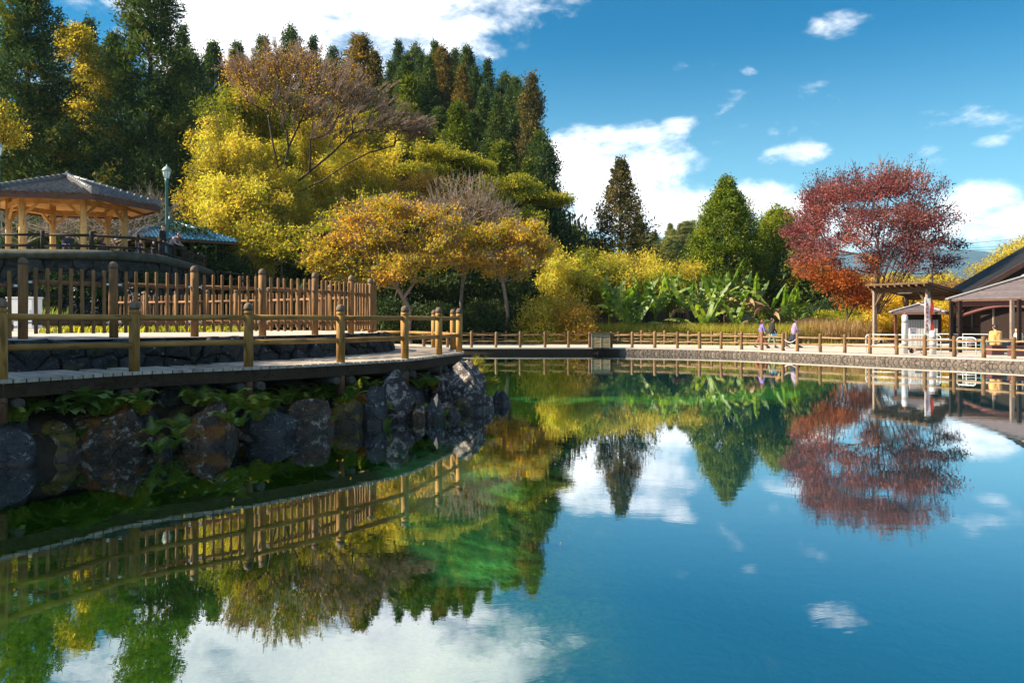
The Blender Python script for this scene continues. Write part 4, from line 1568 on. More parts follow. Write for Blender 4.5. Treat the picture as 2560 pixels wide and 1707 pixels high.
FERNS = [  # px, py of the root, D, size, fronds, label
    (30, 1030, 9.9, 1.1, 7, 'yellow-green fern under the left end of the boardwalk'), (58, 1030, 10.0, 0.9, 6, 'fern beside the pale stones at the left'), (88, 1000, 10.6, 0.9, 6, 'fern reaching up under the deck at the left'),
    (265, 1010, 10.8, 1.0, 8, 'fern next to the broad-leaved plants'), (295, 1005, 10.9, 1.05, 8, 'bushy fern above the lichen-speckled brown boulder'), (325, 1000, 11.0, 1.1, 8, 'fern at the foot of the first railing post'), (352, 1008, 11.0, 1.0, 7, 'fern left of the tall smooth boulder'), (240, 1015, 10.7, 0.8, 6, 'small fern between broad leaves'),
    (380, 1062, 10.6, 0.7, 5, 'drooping fern on the tall smooth boulder'), (395, 1108, 10.4, 0.75, 6, 'yellow fern hanging to the water beside the tall boulder'), (430, 1095, 10.7, 0.7, 5, 'bright fern tuft at the foot of the tall boulder'), (455, 1048, 11.0, 0.8, 6, 'fern in the gap right of the tall boulder'), (442, 1070, 10.8, 0.7, 5, 'hanging fern above the rusty boulder'),
    (480, 985, 11.8, 1.0, 7, 'fern under the deck behind the sloping boulder'), (515, 992, 11.8, 1.0, 7, 'fern crowning the sloping brown boulder'), (550, 1000, 11.8, 1.0, 7, 'fern right of the sloping boulder'), (585, 1005, 11.9, 1.15, 8, 'large fern by the second railing post'), (572, 1030, 11.5, 0.8, 6, 'fern hanging between sloping and flat boulder'), (600, 1040, 11.4, 0.7, 5, 'small fern over the flat boulder'),
    (625, 1008, 12.2, 1.1, 8, 'fern behind the flat-topped boulder'), (655, 1000, 12.4, 1.1, 8, 'lush fern above the flat-topped boulder'), (685, 995, 12.7, 1.1, 8, 'lush fern between flat and rust-red boulder'), (718, 985, 13.0, 1.05, 8, 'fern behind the rust-red boulder'), (750, 978, 13.3, 1.05, 8, 'fern above the rust-red boulder'), (640, 1025, 12.0, 0.9, 6, 'low fern spilling onto the flat boulder'),
    (785, 975, 13.5, 1.1, 8, 'fern left of the third railing post'), (815, 975, 13.6, 1.1, 8, 'fern below the third railing post'), (845, 972, 13.7, 1.1, 8, 'fern above the mossy boulder'), (875, 985, 13.6, 1.0, 7, 'fern on the mossy boulder'), (825, 1035, 12.9, 0.7, 6, 'fern dripping from the mossy boulder'), (890, 955, 14.0, 1.0, 7, 'fern in the dark under the deck beam'), (930, 955, 14.2, 1.0, 7, 'fern behind the leaning slab'),
    (955, 1010, 13.7, 0.9, 6, 'long bright fern in the cleft beside the lichen boulder'), (968, 1040, 13.5, 0.7, 5, 'fern low in the cleft'), (1050, 945, 15.4, 0.9, 6, 'fern behind the angular block'), (1078, 940, 15.6, 0.9, 6, 'fern under the deck near the tip'), (1068, 1000, 14.6, 0.6, 5, 'small fern on the footstone'), (1110, 1015, 14.6, 0.6, 5, 'fern beside the narrow slab'),
    (1135, 1015, 15.0, 0.6, 5, 'tiny fern on the white-flecked boulder')]
for (px, py, D, sc, nf, lab) in FERNS:
    fern(px, py, D, sc, nf, lab)
for k in range(26):
    px = 20 + 1080 * (k + random.random()) / 26
    py = np.interp(px, [0, 340, 600, 850, 1100], [1085, 1075, 1052, 1015, 1000]) + random.uniform(-22, 18)
    yw = np.interp(px, [-40, 90, 340, 600, 850, 1010, 1100], [1172, 1150, 1128, 1102, 1062, 1050, 1040])
    t = fern(px, py, CH * F / (yw - HY) + 0.38, random.uniform(0.45, 0.75), 5, 'little fern sprouting from a crack between the shore boulders')
for (px, py, D, sc, lab) in [(178, 1012, 10.55, 1.0, 'broad-leaved plant on the pale stones'), (205, 1008, 10.6, 1.15, 'big broad-leaved green plant above the speckled boulder'), (228, 1006, 10.7, 1.0, 'broad-leaved plant beside the ferns'), (160, 1022, 10.4, 0.7, 'small broad-leaved plant at the left edge of the clump')]:
    t = thing('broad_leaved_plant', at(px, py + 16, D - 0.3), lab, 'plant', 'broad-leaved plants on the shore')
    for k in range(8):
        s_ = sc * random.uniform(0.7, 1.1)
        obj('leaf', random.choice(BLV), t, rot=(random.uniform(-0.2, 0.2), random.uniform(-0.5, 0.2), -1.57 + (k / 7 - 0.5) * 5.2 + random.uniform(-0.2, 0.2)), scale=(s_,) * 3)
# orange and yellow moss cushions
mo_me = {}
for key in ('l_mossor', 'l_lime'):
    n_ = 420
    d = unit(rng.normal(size=(n_, 3)))
    d[:, 2] = np.abs(d[:, 2])
    mo_me[key] = leaf_mesh('moss_cushion', d * np.array([0.12, 0.09, 0.08]) * rng.uniform(0.6, 1.0, (n_, 1)), unit(d + rng.normal(size=(n_, 3)) * 0.7), 0.05, 0.03, rng.random(n_), M[key])
for (px, py, yw, key, sc, lab) in [(192, 1062, 1130, 'l_mossor', 1.2, 'orange moss cushion on the left of the speckled boulder'), (255, 1032, 1130, 'l_mossor', 1.1, 'orange moss cushion on top of the speckled boulder'), (300, 1022, 1130, 'l_mossor', 0.8, 'small orange moss tuft below the ferns'), (360, 1025, 1125, 'l_mossor', 0.7, 'orange moss tuft beside the tall boulder'),
                               (195, 1110, 1135, 'l_lime', 1.1, 'yellow-green moss cushion just above the water'), (160, 1112, 1130, 'l_mossor', 0.9, 'brown-orange moss at the waterline'), (612, 1055, 1092, 'l_mossor', 1.0, 'ochre moss on the flat boulder'), (640, 1065, 1092, 'l_mossor', 0.8, 'ochre moss fringe on the flat boulder'), (905, 1000, 1062, 'l_mossor', 0.9, 'gold moss on the edge of the mossy boulder'),
                               (1090, 970, 1026, 'l_mossor', 0.7, 'orange moss patch on the white-flecked boulder'), (860, 1010, 1064, 'l_lime', 1.2, 'green moss cushion on the mossy boulder'), (880, 1040, 1064, 'l_lime', 1.0, 'olive moss low on the mossy boulder'), (1155, 970, 1028, 'l_lime', 0.8, 'green tuft in a crack of the pointed boulder')]:
    D = CH * F / (yw - HY) - 0.0
    o = obj('moss_cushion', mo_me[key])
    o.location = at(px, py, D + 0.03)
    o.scale = (sc,) * 3
    o.rotation_euler = (0.9, 0, 0)
    tag(o, lab, 'moss', 'moss cushions on the boulders')
# grass tufts on the tip boulder
def tuft(px, py, D, n_, h_, mat, label):
    a = rng.random(n_) * 6.28
    b0 = np.zeros((n_, 3)) + rng.normal(size=(n_, 3)) * np.array([0.03, 0.03, 0.0])
    tip_ = b0 + np.stack([np.cos(a) * h_ * 0.7 * rng.uniform(0.3, 1.2, n_) + 0.12, np.sin(a) * h_ * 0.5, h_ * rng.uniform(0.3, 1.0, n_)], 1)
    A = unit(tip_ - b0)
    L_ = np.linalg.norm(tip_ - b0, axis=1)
    o = obj('grass_tuft', leaf_mesh('grass_tuft', b0, A, L_, 0.014, rng.random(n_), M[mat]))
    o.location = at(px, py, D)
    tag(o, label, 'grass tuft', 'grass tufts on the shore tip')


tuft(1186, 915, 15.7, 70, 0.26, 'l_grass', 'backlit yellow grass tuft at the top of the pointed boulder')
tuft(1200, 935, 15.7, 60, 0.22, 'l_grass', 'yellow grass tuft on the right shoulder of the pointed boulder')
tuft(1216, 965, 15.6, 50, 0.24, 'l_grass', 'thin grass tuft hanging on the water side of the pointed boulder')

# ------------------------------------------------------------------ log fences on the far bank
def ray_hit(cv, px):
    k = (px - CX) / F
    f_ = cv.p[:, 0] - k * cv.p[:, 1]
    best = None
    for i in range(len(f_) - 1):
        if f_[i] * f_[i + 1] <= 0:
            u = f_[i] / (f_[i] - f_[i + 1] + 1e-12)
            best = cv.p[i] * (1 - u) + cv.p[i + 1] * u
            break
    return best


offE = Curve2(np.array([cE.pos(s) - cE.nrm(s) * 0.42 for s in np.arange(0, cE.len, 0.25)]))
offB = Curve2(np.array([cE.pos(s) - cE.nrm(s) * 7.0 for s in np.arange(0, cE.len, 0.25)]))
lp_me = [MB().lathe((0, 0, 0), [(r_ * 1.04, -0.25), (r_, 0.3), (r_ * 1.02, 0.6), (r_ * 0.98, 0.80), (r_ * 0.9, 0.835), (r_ * 0.6, 0.858), (0.01, 0.865)], 10).mesh('post', M['farpost']) for r_ in (0.082, 0.076, 0.088)]


def log_fence(pxs, cv, label, zr=(0.66, 0.34), rr=0.038, rmat='farrail', zbase=PATH_Z, hs=1.0, sag=0.012):
    pts = [ray_hit(cv, px) for px in pxs]
    pts = [p for p in pts if p is not None]
    m_ = pts[len(pts) // 2]
    f0 = Vector((m_[0], m_[1], zbase))
    t = thing('log_fence', f0, label, 'fence')
    for i, p in enumerate(pts):
        obj('post', random.choice(lp_me), t, loc=Vector((p[0], p[1], zbase)) - f0, rot=(random.uniform(-0.02, 0.02), random.uniform(-0.02, 0.02), random.random() * 6), scale=(1, 1, hs * random.uniform(0.96, 1.03)))
        if i < len(pts) - 1:
            q = pts[i + 1]
            for z_ in zr:
                a = Vector((p[0], p[1], zbase + z_ * hs + random.uniform(-sag, sag)))
                b = Vector((q[0], q[1], zbase + z_ * hs + random.uniform(-sag, sag)))
                L_ = (b - a).length
                me_ = MB().tube([(L_ * u, random.uniform(-0.01, 0.01), random.uniform(-0.012, 0.012)) for u in (0, 0.25, 0.5, 0.75, 1)], [rr * random.uniform(0.88, 1.12) for _ in range(5)], 8).mesh('rail', M[rmat])
                obj('rail', me_, t, loc=a - f0, rot=(0, -math.asin((b.z - a.z) / L_), math.atan2(b.y - a.y, b.x - a.x)))
    return t, pts


log_fence([1060, 1119, 1179, 1240, 1300.5, 1362.7, 1421, 1474], offE, 'dark log fence on the shaded bank left of the slatted box', rmat='farpost')
_, pA = log_fence([1528, 1580.5, 1637, 1693.7, 1749.5, 1802.7, 1854, 1904.9, 1958], offE, 'brown log fence between the slatted box and the rope gap')
_, pB = log_fence([1993.4, 2050.7, 2112, 2174.5, 2241.8, 2311.9, 2385.8, 2459.8, 2534.6, 2615, 2705], offE, 'sunlit log fence on the pond wall in front of the shelter and kiosk')
log_fence([1090, 1150, 1208, 1264, 1320.6, 1377, 1432, 1488, 1546, 1604, 1662, 1721, 1780, 1839.5, 1902, 1966], offB, 'log fence behind the promenade along the tall grass', rr=0.034, zbase=0.25, sag=0.04)
log_fence([2150, 2203, 2258, 2312], Curve2(np.array([(18, 50.5), (30, 50.0)])), 'dark log fence behind the shelter posts', rmat='darkrail', zbase=0.25)
# rope across the gap
a, b = Vector((pA[-1][0], pA[-1][1], PATH_Z + 0.62)), Vector((pB[0][0], pB[0][1], PATH_Z + 0.66))
ct = thing('rope_barrier', (a + b) / 2 + Vector((0, 0, -0.6)), 'pale sagging ropes closing the gap in the log fence', 'rope')
for dz, sg in ((0.0, 0.22), (-0.42, 0.16)):
    MB().tube([a.lerp(b, u) + Vector((0, 0, dz - sg * 4 * u * (1 - u))) for u in np.linspace(0, 1, 13)], 0.018, 6).build('rope', M['c_cream'], ct)

# slatted wooden box on the wall
D = 41.6
c0 = at(1502, 845, D)
sb = thing('slatted_box', (c0.x, D, 0.2), 'beige slatted wooden box standing on the pond wall', 'box')
W_, H_, T_ = 0.98, 0.74, 0.7
zb = 0.30
MB().box((c0.x, D + T_ / 2 + 0.02, zb + H_ / 2), (W_ - 0.04, T_ - 0.06, H_ - 0.02)).build('carcass', M['darkwall'], sb)
for k in range(9):
    for sd_ in (-1, 1):
        MB().box((c0.x + sd_ * W_ / 4, D, zb + 0.045 + k * H_ / 9), (W_ / 2 - 0.03, 0.025, H_ / 9 - 0.012)).build('slat', M['slat'], sb)
for sx in (-0.5, 0, 0.5):
    MB().box((c0.x + sx * (W_ - 0.03), D - 0.004, zb + H_ / 2), (0.035, 0.04, H_)).build('stile', M['slat'], sb)
MB().box((c0.x, D + T_ / 2, zb + H_ + 0.03), (W_ + 0.08, T_ + 0.1, 0.05)).build('lid', M['shedwood'], sb)
for sx in (-0.12, 0.12):
    MB().box((c0.x + sx, D + 0.12, -0.1), (0.06, 0.06, 0.8)).build('leg', M['blackmetal'], sb)
# ------------------------------------------------------------------ tiled hexagonal gazebo
GC = Vector((at(169, 800, 41).x, 41.0, UP_Z))
PH0 = math.radians(46)


def hexpt(r, k, z):
    a = -(PH0 + k * math.pi / 3)           # corner 0 right, going round towards the camera
    return Vector((GC.x + r * math.cos(a), GC.y + r * math.sin(a), z))


gz = thing('gazebo', GC, 'hexagonal gazebo with grey tiled roof and pale round columns on the upper terrace', 'gazebo')
EZ, AZ, RR, RC = 7.72, 9.0, 4.4, 2.7
tile_grey, t = new_mat('grey_glazed_tile')
co = objco(t)
n = t.noise(co, 9, 4, 0.6)
oi = t.node('ShaderNodeObjectInfo').outputs['Random']
c = t.mix(t.range(n, 0.3, 0.7), (0.06, 0.06, 0.068), (0.13, 0.125, 0.13))
c = t.mix(1.0, c, t.math('MULTIPLY_ADD', oi, 0.6, 0.7), 'MULTIPLY')
principled(t, c, 0.32, None, 0.6)
tile_blue, t = new_mat('blue_glazed_tile')
co = objco(t)
n = t.noise(co, 7, 4, 0.6)
c = t.mix(t.range(n, 0.3, 0.7), (0.035, 0.15, 0.25), (0.075, 0.26, 0.40))
principled(t, c, 0.35, None, 0.6)
# roof deck (soffit + slab)
m = MB()
top = [hexpt(RR, k, EZ) for k in range(6)]
bot = [hexpt(RR, k, EZ - 0.16) for k in range(6)]
ap, apb = Vector((GC.x, GC.y, AZ)), Vector((GC.x, GC.y, AZ - 0.25))
m.add(top + [ap], [(k, (k + 1) % 6, 6) for k in range(6)])
m.add(bot + [apb], [((k + 1) % 6, k, 6) for k in range(6)])
roof = m.build('roof', M['gbeam'], gz)
fas = MB()
for k in range(6):
    a, b = hexpt(RR + 0.02, k, EZ - 0.12), hexpt(RR + 0.02, (k + 1) % 6, EZ - 0.12)
    fas.bar(a, b, 0.05, 0.30)
fas.build('fascia', M['fascia'], roof)
# one curved pantile
tw_, tl_ = 0.30, 0.34
vs, fs = [], []
K = 6
for j, y in enumerate((0, tl_)):
    for k in range(K + 1):
        u = k / K
        vs.append(((u - 0.5) * tw_, y, 0.036 * math.sin(u * 2 * math.pi) * -1 + (0.045 if j == 0 else 0.0) + 0.02))
for k in range(K):
    fs.append((k, k + 1, k + K + 2, k + K + 1))
nb_ = len(vs)
for k in range(K + 1):
    x, y, z = vs[k]
    vs.append((x, y, z - 0.045))
for k in range(K):
    fs.append((k + 1, k, nb_ + k, nb_ + k + 1))
tile_me = MB().add(vs, fs, True).mesh('tile', tile_grey)


def tile_facet(cx, apex_z, eave_z, corners, tw, tl, tile_mesh, parent, single=True, mat=None):
    a, b = corners
    apx = Vector((cx.x, cx.y, apex_z))
    e = b - a
    L_ = e.length
    ex = e.normalized()
    mid = (a + b) / 2
    upv = (apx - mid)
    S = upv.length
    uy = upv.normalized()
    uz = ex.cross(uy)
    if uz.z < 0:
        ex = -ex
        uz = ex.cross(uy)
    rows = int(S / tl)
    Mrot = Matrix((ex, uy, uz)).transposed().to_4x4()
    big = MB()
    cnt = 0
    for r_ in range(rows):
        y = r_ * tl - 0.06
        half = L_ / 2 * (1 - (y + tl * 0.6) / S) - 0.05
        n_ = int(2 * half / tw)
        for k in range(n_):
            x = (k - (n_ - 1) / 2) * tw
            p = mid + ex * x + uy * y + uz * 0.035
            if single:
                o = obj('tile', tile_mesh, parent)
                Mx = Mrot.copy()
                Mx.translation = p - org(parent)
                o.matrix_local = Mx
                cnt += 1
            else:
                R3 = Mrot.to_3x3()
                big.add([p + R3 @ v.co for v in tile_mesh.vertices], [tuple(f.vertices) for f in tile_mesh.polygons], True)
    if not single and big.v:
        o = big.build('tile_field', mat, parent)
        o['kind'] = 'stuff'
    return cnt


ntile = 0
for k in range(6):
    # two facets face the camera: every tile its own piece
    ntile += tile_facet(GC, AZ, EZ, (hexpt(RR, k, EZ), hexpt(RR, (k + 1) % 6, EZ)), tw_, tl_, tile_me, roof, k in (0, 5), tile_grey)
rdg = MB()
capb = MB().lathe((0, 0, 0), [(0.03, -0.05), (0.09, -0.03), (0.10, 0.02), (0.06, 0.07), (0.005, 0.09)], 8)
for k in range(6):
    a, b = hexpt(RR * 0.97, k, EZ + 0.10), Vector((GC.x, GC.y, AZ + 0.08))
    rg = MB()
    rg.bar(a + Vector((0, 0, 0.02)), b + Vector((0, 0, 0.02)), 0.24, 0.20)
    rg.tube([a + Vector((0, 0, 0.13)), b + Vector((0, 0, 0.13))], 0.095, 10)
    ro = rg.build('ridge', tile_grey, roof)
    for j in range(13):
        u = (j + 0.3) / 13
        q = a.lerp(b, u) + Vector((0, 0, 0.13))
        d = (b - a).normalized()
        MB().tube([q - d * 0.035, q + d * 0.035], 0.115, 10).build('ridge_cap', M['greypanel'] if j % 1 == 0 else tile_grey, roof)
    # ornamental end tile
    MB().box(a + Vector((0, 0, 0.10)) - (b - a).normalized() * 0.05, (0.34, 0.34, 0.36), -(PH0 + k * math.pi / 3)).build('end_tile', tile_grey, roof)
MB().lathe(Vector((GC.x, GC.y, AZ + 0.1)), [(0.26, 0), (0.27, 0.10), (0.15, 0.16), (0.10, 0.24), (0.03, 0.32), (0.005, 0.36)], 12).build('finial', tile_grey, roof)
for k in range(6):
    p = hexpt(RC, k, UP_Z)
    MB().lathe(p, [(0.15, 0), (0.15, EZ - UP_Z + 0.35)], 16).build('column', M['gcol'], gz)
    q = hexpt(RC, (k + 1) % 6, UP_Z)
    MB().bar(Vector((p.x, p.y, EZ - 0.20)), Vector((q.x, q.y, EZ - 0.20)), 0.16, 0.26).build('beam', M['gbeam'], gz)
    # braces
    d = (q - p).normalized()
    for (s_, sg) in ((p, 1), (q, -1)):
        MB().bar(Vector((s_.x, s_.y, EZ - 0.85)) + d * sg * 0.1, Vector((s_.x, s_.y, EZ - 0.25)) + d * sg * 0.75, 0.10, 0.12).build('brace', M['gbeam'], gz)
    r0, r1 = Vector((GC.x, GC.y, AZ - 0.42)), hexpt(RR * 0.985, k, EZ - 0.24)
    MB().bar(r0, r1, 0.14, 0.16).build('rafter', M['gbeam'], gz)
    mid_ = (hexpt(RR * 0.985, k, EZ - 0.22) + hexpt(RR * 0.985, (k + 1) % 6, EZ - 0.22)) / 2
    MB().bar(r0, mid_, 0.10, 0.12).build('rafter', M['gbeam'], gz)
# seat benches inside the gazebo: seat boards with back rail on two sides
for k, lab in ((5, 'pale wooden bench with sloping back rail between the right gazebo columns'), (0, 'pale wooden bench between the front gazebo columns')):
    p, q = hexpt(RC - 0.45, k, UP_Z), hexpt(RC - 0.45, k + 1, UP_Z)
    p, q = p.lerp(q, 0.1), p.lerp(q, 0.9)
    bn_ = thing('bench', (p + q) / 2, lab, 'bench')
    MB().bar(p + Vector((0, 0, 0.44)), q + Vector((0, 0, 0.44)), 0.42, 0.06).build('seat', M['gcol'], bn_)
    MB().bar(p + Vector((0, 0, 0.2)), q + Vector((0, 0, 0.2)), 0.06, 0.36).build('apron', M['gcol'], bn_)
    nv = ((p + q) / 2 - GC)
    nv.z = 0
    nv.normalize()
    if k == 5:
        MB().bar(p + nv * 0.25 + Vector((0, 0, 0.80)), q + nv * 0.25 + Vector((0, 0, 0.80)), 0.12, 0.12).build('back_rail', M['gcol'], bn_)
    for u in (0.04, 0.5, 0.96):
        s_ = p.lerp(q, u)
        MB().box(s_ + Vector((0, 0, 0.2)), (0.1, 0.3, 0.4)).build('leg', M['gcol'], bn_)
        if k == 5:
            MB().box(s_ + nv * 0.25 + Vector((0, 0, 0.42)), (0.1, 0.1, 0.7)).build('back_post', M['gcol'], bn_)

# dark railing on the kerb in front of the gazebo
offK = Curve2(np.array([cK.pos(s) - cK.nrm(s) * 0.25 for s in np.arange(0, cK.len, 0.3)]))
kr = thing('terrace_railing', (*offK.pos(offK.near((-18.2, 34.2))), UP_Z), 'black-brown two-bar railing on the kerb in front of the gazebo', 'railing')
sK0, sK1 = offK.near((-26, 33.6)), offK.near((-18.3, 48.5))
pp = []
s = sK0
while s < sK1:
    pp.append(s)
    s += 1.95
hts = {}
for i, s in enumerate(pp):
    x, y = offK.pos(s)
    MB().lathe((x, y, UP_Z), [(0.09, -0.05), (0.09, 0.86), (0.07, 0.90), (0.01, 0.91)], 10).build('post', M['darkrail'], kr)
    if i < len(pp) - 1:
        x2, y2 = offK.pos(pp[i + 1])
        for z_ in (0.72, 0.26):
            MB().tube([(x, y, UP_Z + z_), (x2, y2, UP_Z + z_)], 0.062, 8).build('rail', M['darkrail'], kr)
        for u in (0.36, 0.7):
            MB().box((x + (x2 - x) * u, y + (y2 - y) * u, UP_Z + 0.12), (0.1, 0.1, 0.24)).build('stub', M['darkrail'], kr)
# small rear rail beyond the blue pavilion
a0, a1 = at(545, 680, 47), at(640, 690, 49)
rr_ = thing('rear_railing', (a0.x, a0.y, a0.z - 0.6), 'low dark railing leading down right of the blue pavilion', 'railing')
for z_ in (0.0, -0.35):
    MB().tube([a0 + Vector((0, 0, z_)), a1 + Vector((0, 0, z_))], 0.05, 6).build('rail', M['darkrail'], rr_)
for u in (0, 0.33, 0.66, 1):
    q = a0.lerp(a1, u)
    MB().tube([(q.x, q.y, zg(q.x, q.y) - 0.1), (q.x, q.y, q.z + 0.1)], 0.06, 6).build('post', M['darkrail'], rr_)

# ------------------------------------------------------------------ blue-roofed pavilion
BC = Vector((-22.55, 52.5, UP_Z))
bp_ = thing('blue_pavilion', BC, 'small open pavilion with blue tiled hip roof behind the leaning women', 'pavilion')
BZ_, BA_, BR_ = 6.80, 8.15, 4.6


def sqpt(r, k, z, ph=math.radians(6.3), n_=4):
    a = -(ph + k * 2 * math.pi / n_)
    return Vector((BC.x + r * math.cos(a), BC.y + r * math.sin(a), z))


m = MB()
top = [sqpt(BR_, k, BZ_) for k in range(4)]
bot = [sqpt(BR_, k, BZ_ - 0.14) for k in range(4)]
m.add(top + [Vector((BC.x, BC.y, BA_))], [(k, (k + 1) % 4, 4) for k in range(4)])
m.add(bot + [Vector((BC.x, BC.y, BA_ - 0.2))], [((k + 1) % 4, k, 4) for k in range(4)])
m.add(top + bot, [(k, k + 4, (k + 1) % 4 + 4, (k + 1) % 4) for k in range(4)])
broof = m.build('roof', M['shedwood'], bp_)
bt_me = MB().add([Vector(v.co) * 0.8 for v in tile_me.vertices], [tuple(f.vertices) for f in tile_me.polygons], True).mesh('tile', tile_blue)
for k in range(4):
    tile_facet(BC, BA_, BZ_, (sqpt(BR_, k, BZ_), sqpt(BR_, (k + 1) % 4, BZ_)), 0.24, 0.27, bt_me, broof, False, tile_blue)
    a, b = sqpt(BR_ * 1.0, k, BZ_ + 0.08), Vector((BC.x, BC.y, BA_ + 0.06))
    MB().bar(a, b, 0.2, 0.12).tube([a + Vector((0, 0, 0.08)), b + Vector((0, 0, 0.08))], 0.08, 8).build('ridge', tile_blue, broof)
    for j in range(12):
        q = a.lerp(b, (j + 0.4) / 12) + Vector((0, 0, 0.09))
        d = (b - a).normalized()
        MB().tube([q - d * 0.03, q + d * 0.03], 0.10, 8).build('ridge_cap', tile_blue, broof)
MB().lathe(Vector((BC.x, BC.y, BA_ + 0.08)), [(0.2, 0), (0.2, 0.12), (0.1, 0.2), (0.11, 0.3), (0.02, 0.42)], 10).build('finial', tile_blue, broof)
for k in range(4):
    p = sqpt(3.13, k, zg(BC.x, BC.y) - 0.3)
    MB().lathe(Vector((p.x, p.y, UP_Z - 0.3)), [(0.12, 0), (0.12, BZ_ - UP_Z + 0.6)], 12).build('column', M['gcol'], bp_)
    q = sqpt(3.13, (k + 1) % 4, 0)
    MB().bar(Vector((p.x, p.y, BZ_ - 0.12)), Vector((q.x, q.y, BZ_ - 0.12)), 0.12, 0.16).build('beam', M['shedwood'], bp_)

# ------------------------------------------------------------------ lamp posts
def lamp_post(px, pytop, D, label):
    b_ = at(px, 800, D)
    base = Vector((b_.x, D, UP_Z))
    zt = CH + (HY - pytop) / F * D
    t = thing('lamp_post', base, label, 'lamp post')
    MB().lathe(base, [(0.16, 0), (0.16, 0.3), (0.10, 0.38), (0.085, 0.5), (0.075, zt - UP_Z - 0.9), (0.11, zt - UP_Z - 0.86), (0.06, zt - UP_Z - 0.80), (0.12, zt - UP_Z - 0.72)], 12).build('pole', M['lampgreen'], t)
    z0 = zt - 0.72
    ln = MB().lathe(Vector((base.x, D, z0)), [(0.12, 0), (0.13, 0.02)], 6).build('lantern', M['lampgreen'], t)
    for k in range(6):
        a1_, a2_ = k * math.pi / 3, (k + 1) * math.pi / 3
        lo = [Vector((base.x + 0.115 * math.cos(a_), D + 0.115 * math.sin(a_), z0 + 0.02)) for a_ in (a1_, a2_)]
        hi = [Vector((base.x + 0.20 * math.cos(a_), D + 0.20 * math.sin(a_), z0 + 0.40)) for a_ in (a1_, a2_)]
        c_ = (lo[0] + lo[1] + hi[0] + hi[1]) / 4
        MB().add([c_ + (v - c_) * 0.93 for v in (lo[0], lo[1], hi[1], hi[0])], [(0, 1, 2, 3)]).build('pane', M['glassy'], ln)
        MB().tube([lo[0], hi[0]], 0.014, 5).build('glazing_bar', M['lampcap'], ln)
    MB().lathe(Vector((base.x, D, z0 + 0.40)), [(0.25, 0), (0.25, 0.02), (0.15, 0.16), (0.05, 0.24), (0.03, 0.28), (0.012, 0.33), (0.005, 0.36)], 8).build('hood', M['lampcap'], t)
    return t


lamp_post(417, 412, 40, 'slim green lamp post with white lantern between gazebo and blue pavilion')
lamp_post(-4, 352, 37, 'lamp post whose lantern shows at the edge beside the gazebo roof')

# white cabinet and bench behind the picket fence
wc = at(50, 785, 21.0)
cb = thing('white_cabinet', (wc.x, 21.0, TERR_Z), 'white metal cabinet standing behind the picket fence', 'cabinet')
MB().box((wc.x, 21.2, TERR_Z + 0.44), (0.70, 0.4, 0.80)).build('body', M['white'], cb)
MB().box((wc.x, 20.99, TERR_Z + 0.44), (0.64, 0.02, 0.74)).build('door', M['white'], cb)
MB().box((wc.x, 21.2, TERR_Z + 0.87), (0.74, 0.44, 0.04)).build('top', M['white'], cb)
MB().box((wc.x + 0.27, 20.97, TERR_Z + 0.5), (0.03, 0.03, 0.12)).build('handle', M['steel'], cb)
wb = at(8, 780, 20.0)
bt = thing('stone_bench', (wb.x, 20.0, TERR_Z), 'pale low bench beside the white cabinet', 'bench')
MB().box((wb.x - 0.2, 20.0, TERR_Z + 0.28), (1.0, 0.4, 0.07)).build('seat', M['paving'], bt)
for sx in (-0.5, 0.1):
    MB().box((wb.x + sx, 20.0, TERR_Z + 0.12), (0.12, 0.32, 0.26)).build('leg', M['paving'], bt)

# ------------------------------------------------------------------ open wooden shelter at the right
A_, L_s, R_s = Vector((21.2, 40.6, 3.62)), Vector((20.3, 45.8, 3.70)), Vector((26.2, 45.6, 3.18))
Bk = L_s + (R_s - A_)
sh_ = thing('wooden_shelter', (22.5, 45.0, PATH_Z), 'open brown wooden shelter with flat slanting roof under the maple', 'shelter')
m = MB()
up_ = Vector((0, 0, 0.10))
m.add([A_, R_s, Bk, L_s] + [q + up_ for q in (A_, R_s, Bk, L_s)], [(3, 2, 1, 0), (4, 5, 6, 7), (0, 1, 5, 4), (1, 2, 6, 5), (2, 3, 7, 6), (3, 0, 4, 7)])
srf = m.build('roof', M['shedwood'], sh_)
ex, ey = (L_s - A_), (R_s - A_)
for k in range(9):
    u = (k + 0.5) / 9
    MB().bar(A_ + ex * u - Vector((0, 0, 0.06)) - ey * 0.0, A_ + ex * u + ey - Vector((0, 0, 0.06)), 0.09, 0.12).build('rafter', M['shedwood'], srf)
for v_ in (0.12, 0.86):
    MB().bar(A_ + ey * v_ - Vector((0, 0, 0.22)) + ex * 0.02, A_ + ey * v_ + ex * 0.98 - Vector((0, 0, 0.22)), 0.14, 0.22).build('beam', M['shedwood'], sh_)
for (u, v_) in ((0.08, 0.12), (0.93, 0.12), (0.08, 0.86), (0.93, 0.86)):
    q = A_ + ex * u + ey * v_
    MB().box((q.x, q.y, (PATH_Z + q.z - 0.2) / 2), (0.17, 0.17, q.z - 0.2 - PATH_Z), math.atan2(ex.y, ex.x)).build('post', M['shedpost'], sh_)
    d1 = ex.normalized() * (1 if u < 0.5 else -1)
    d2 = ey.normalized() * (1 if v_ < 0.5 else -1)
    for d in (d1, d2):
        MB().bar(Vector((q.x, q.y, q.z - 1.05)) + d * 0.06, Vector((q.x, q.y, q.z - 0.25)) + d * 0.75, 0.08, 0.10).build('brace', M['shedwood'], sh_)
q = A_ + ex * 0.45 + ey * 0.15
MB().bar(q + ex * -0.1 - Vector((0, 0, 0.36)), q + ex * 0.1 - Vector((0, 0, 0.36)), 0.12, 0.05).build('light_fitting', M['white'], sh_)


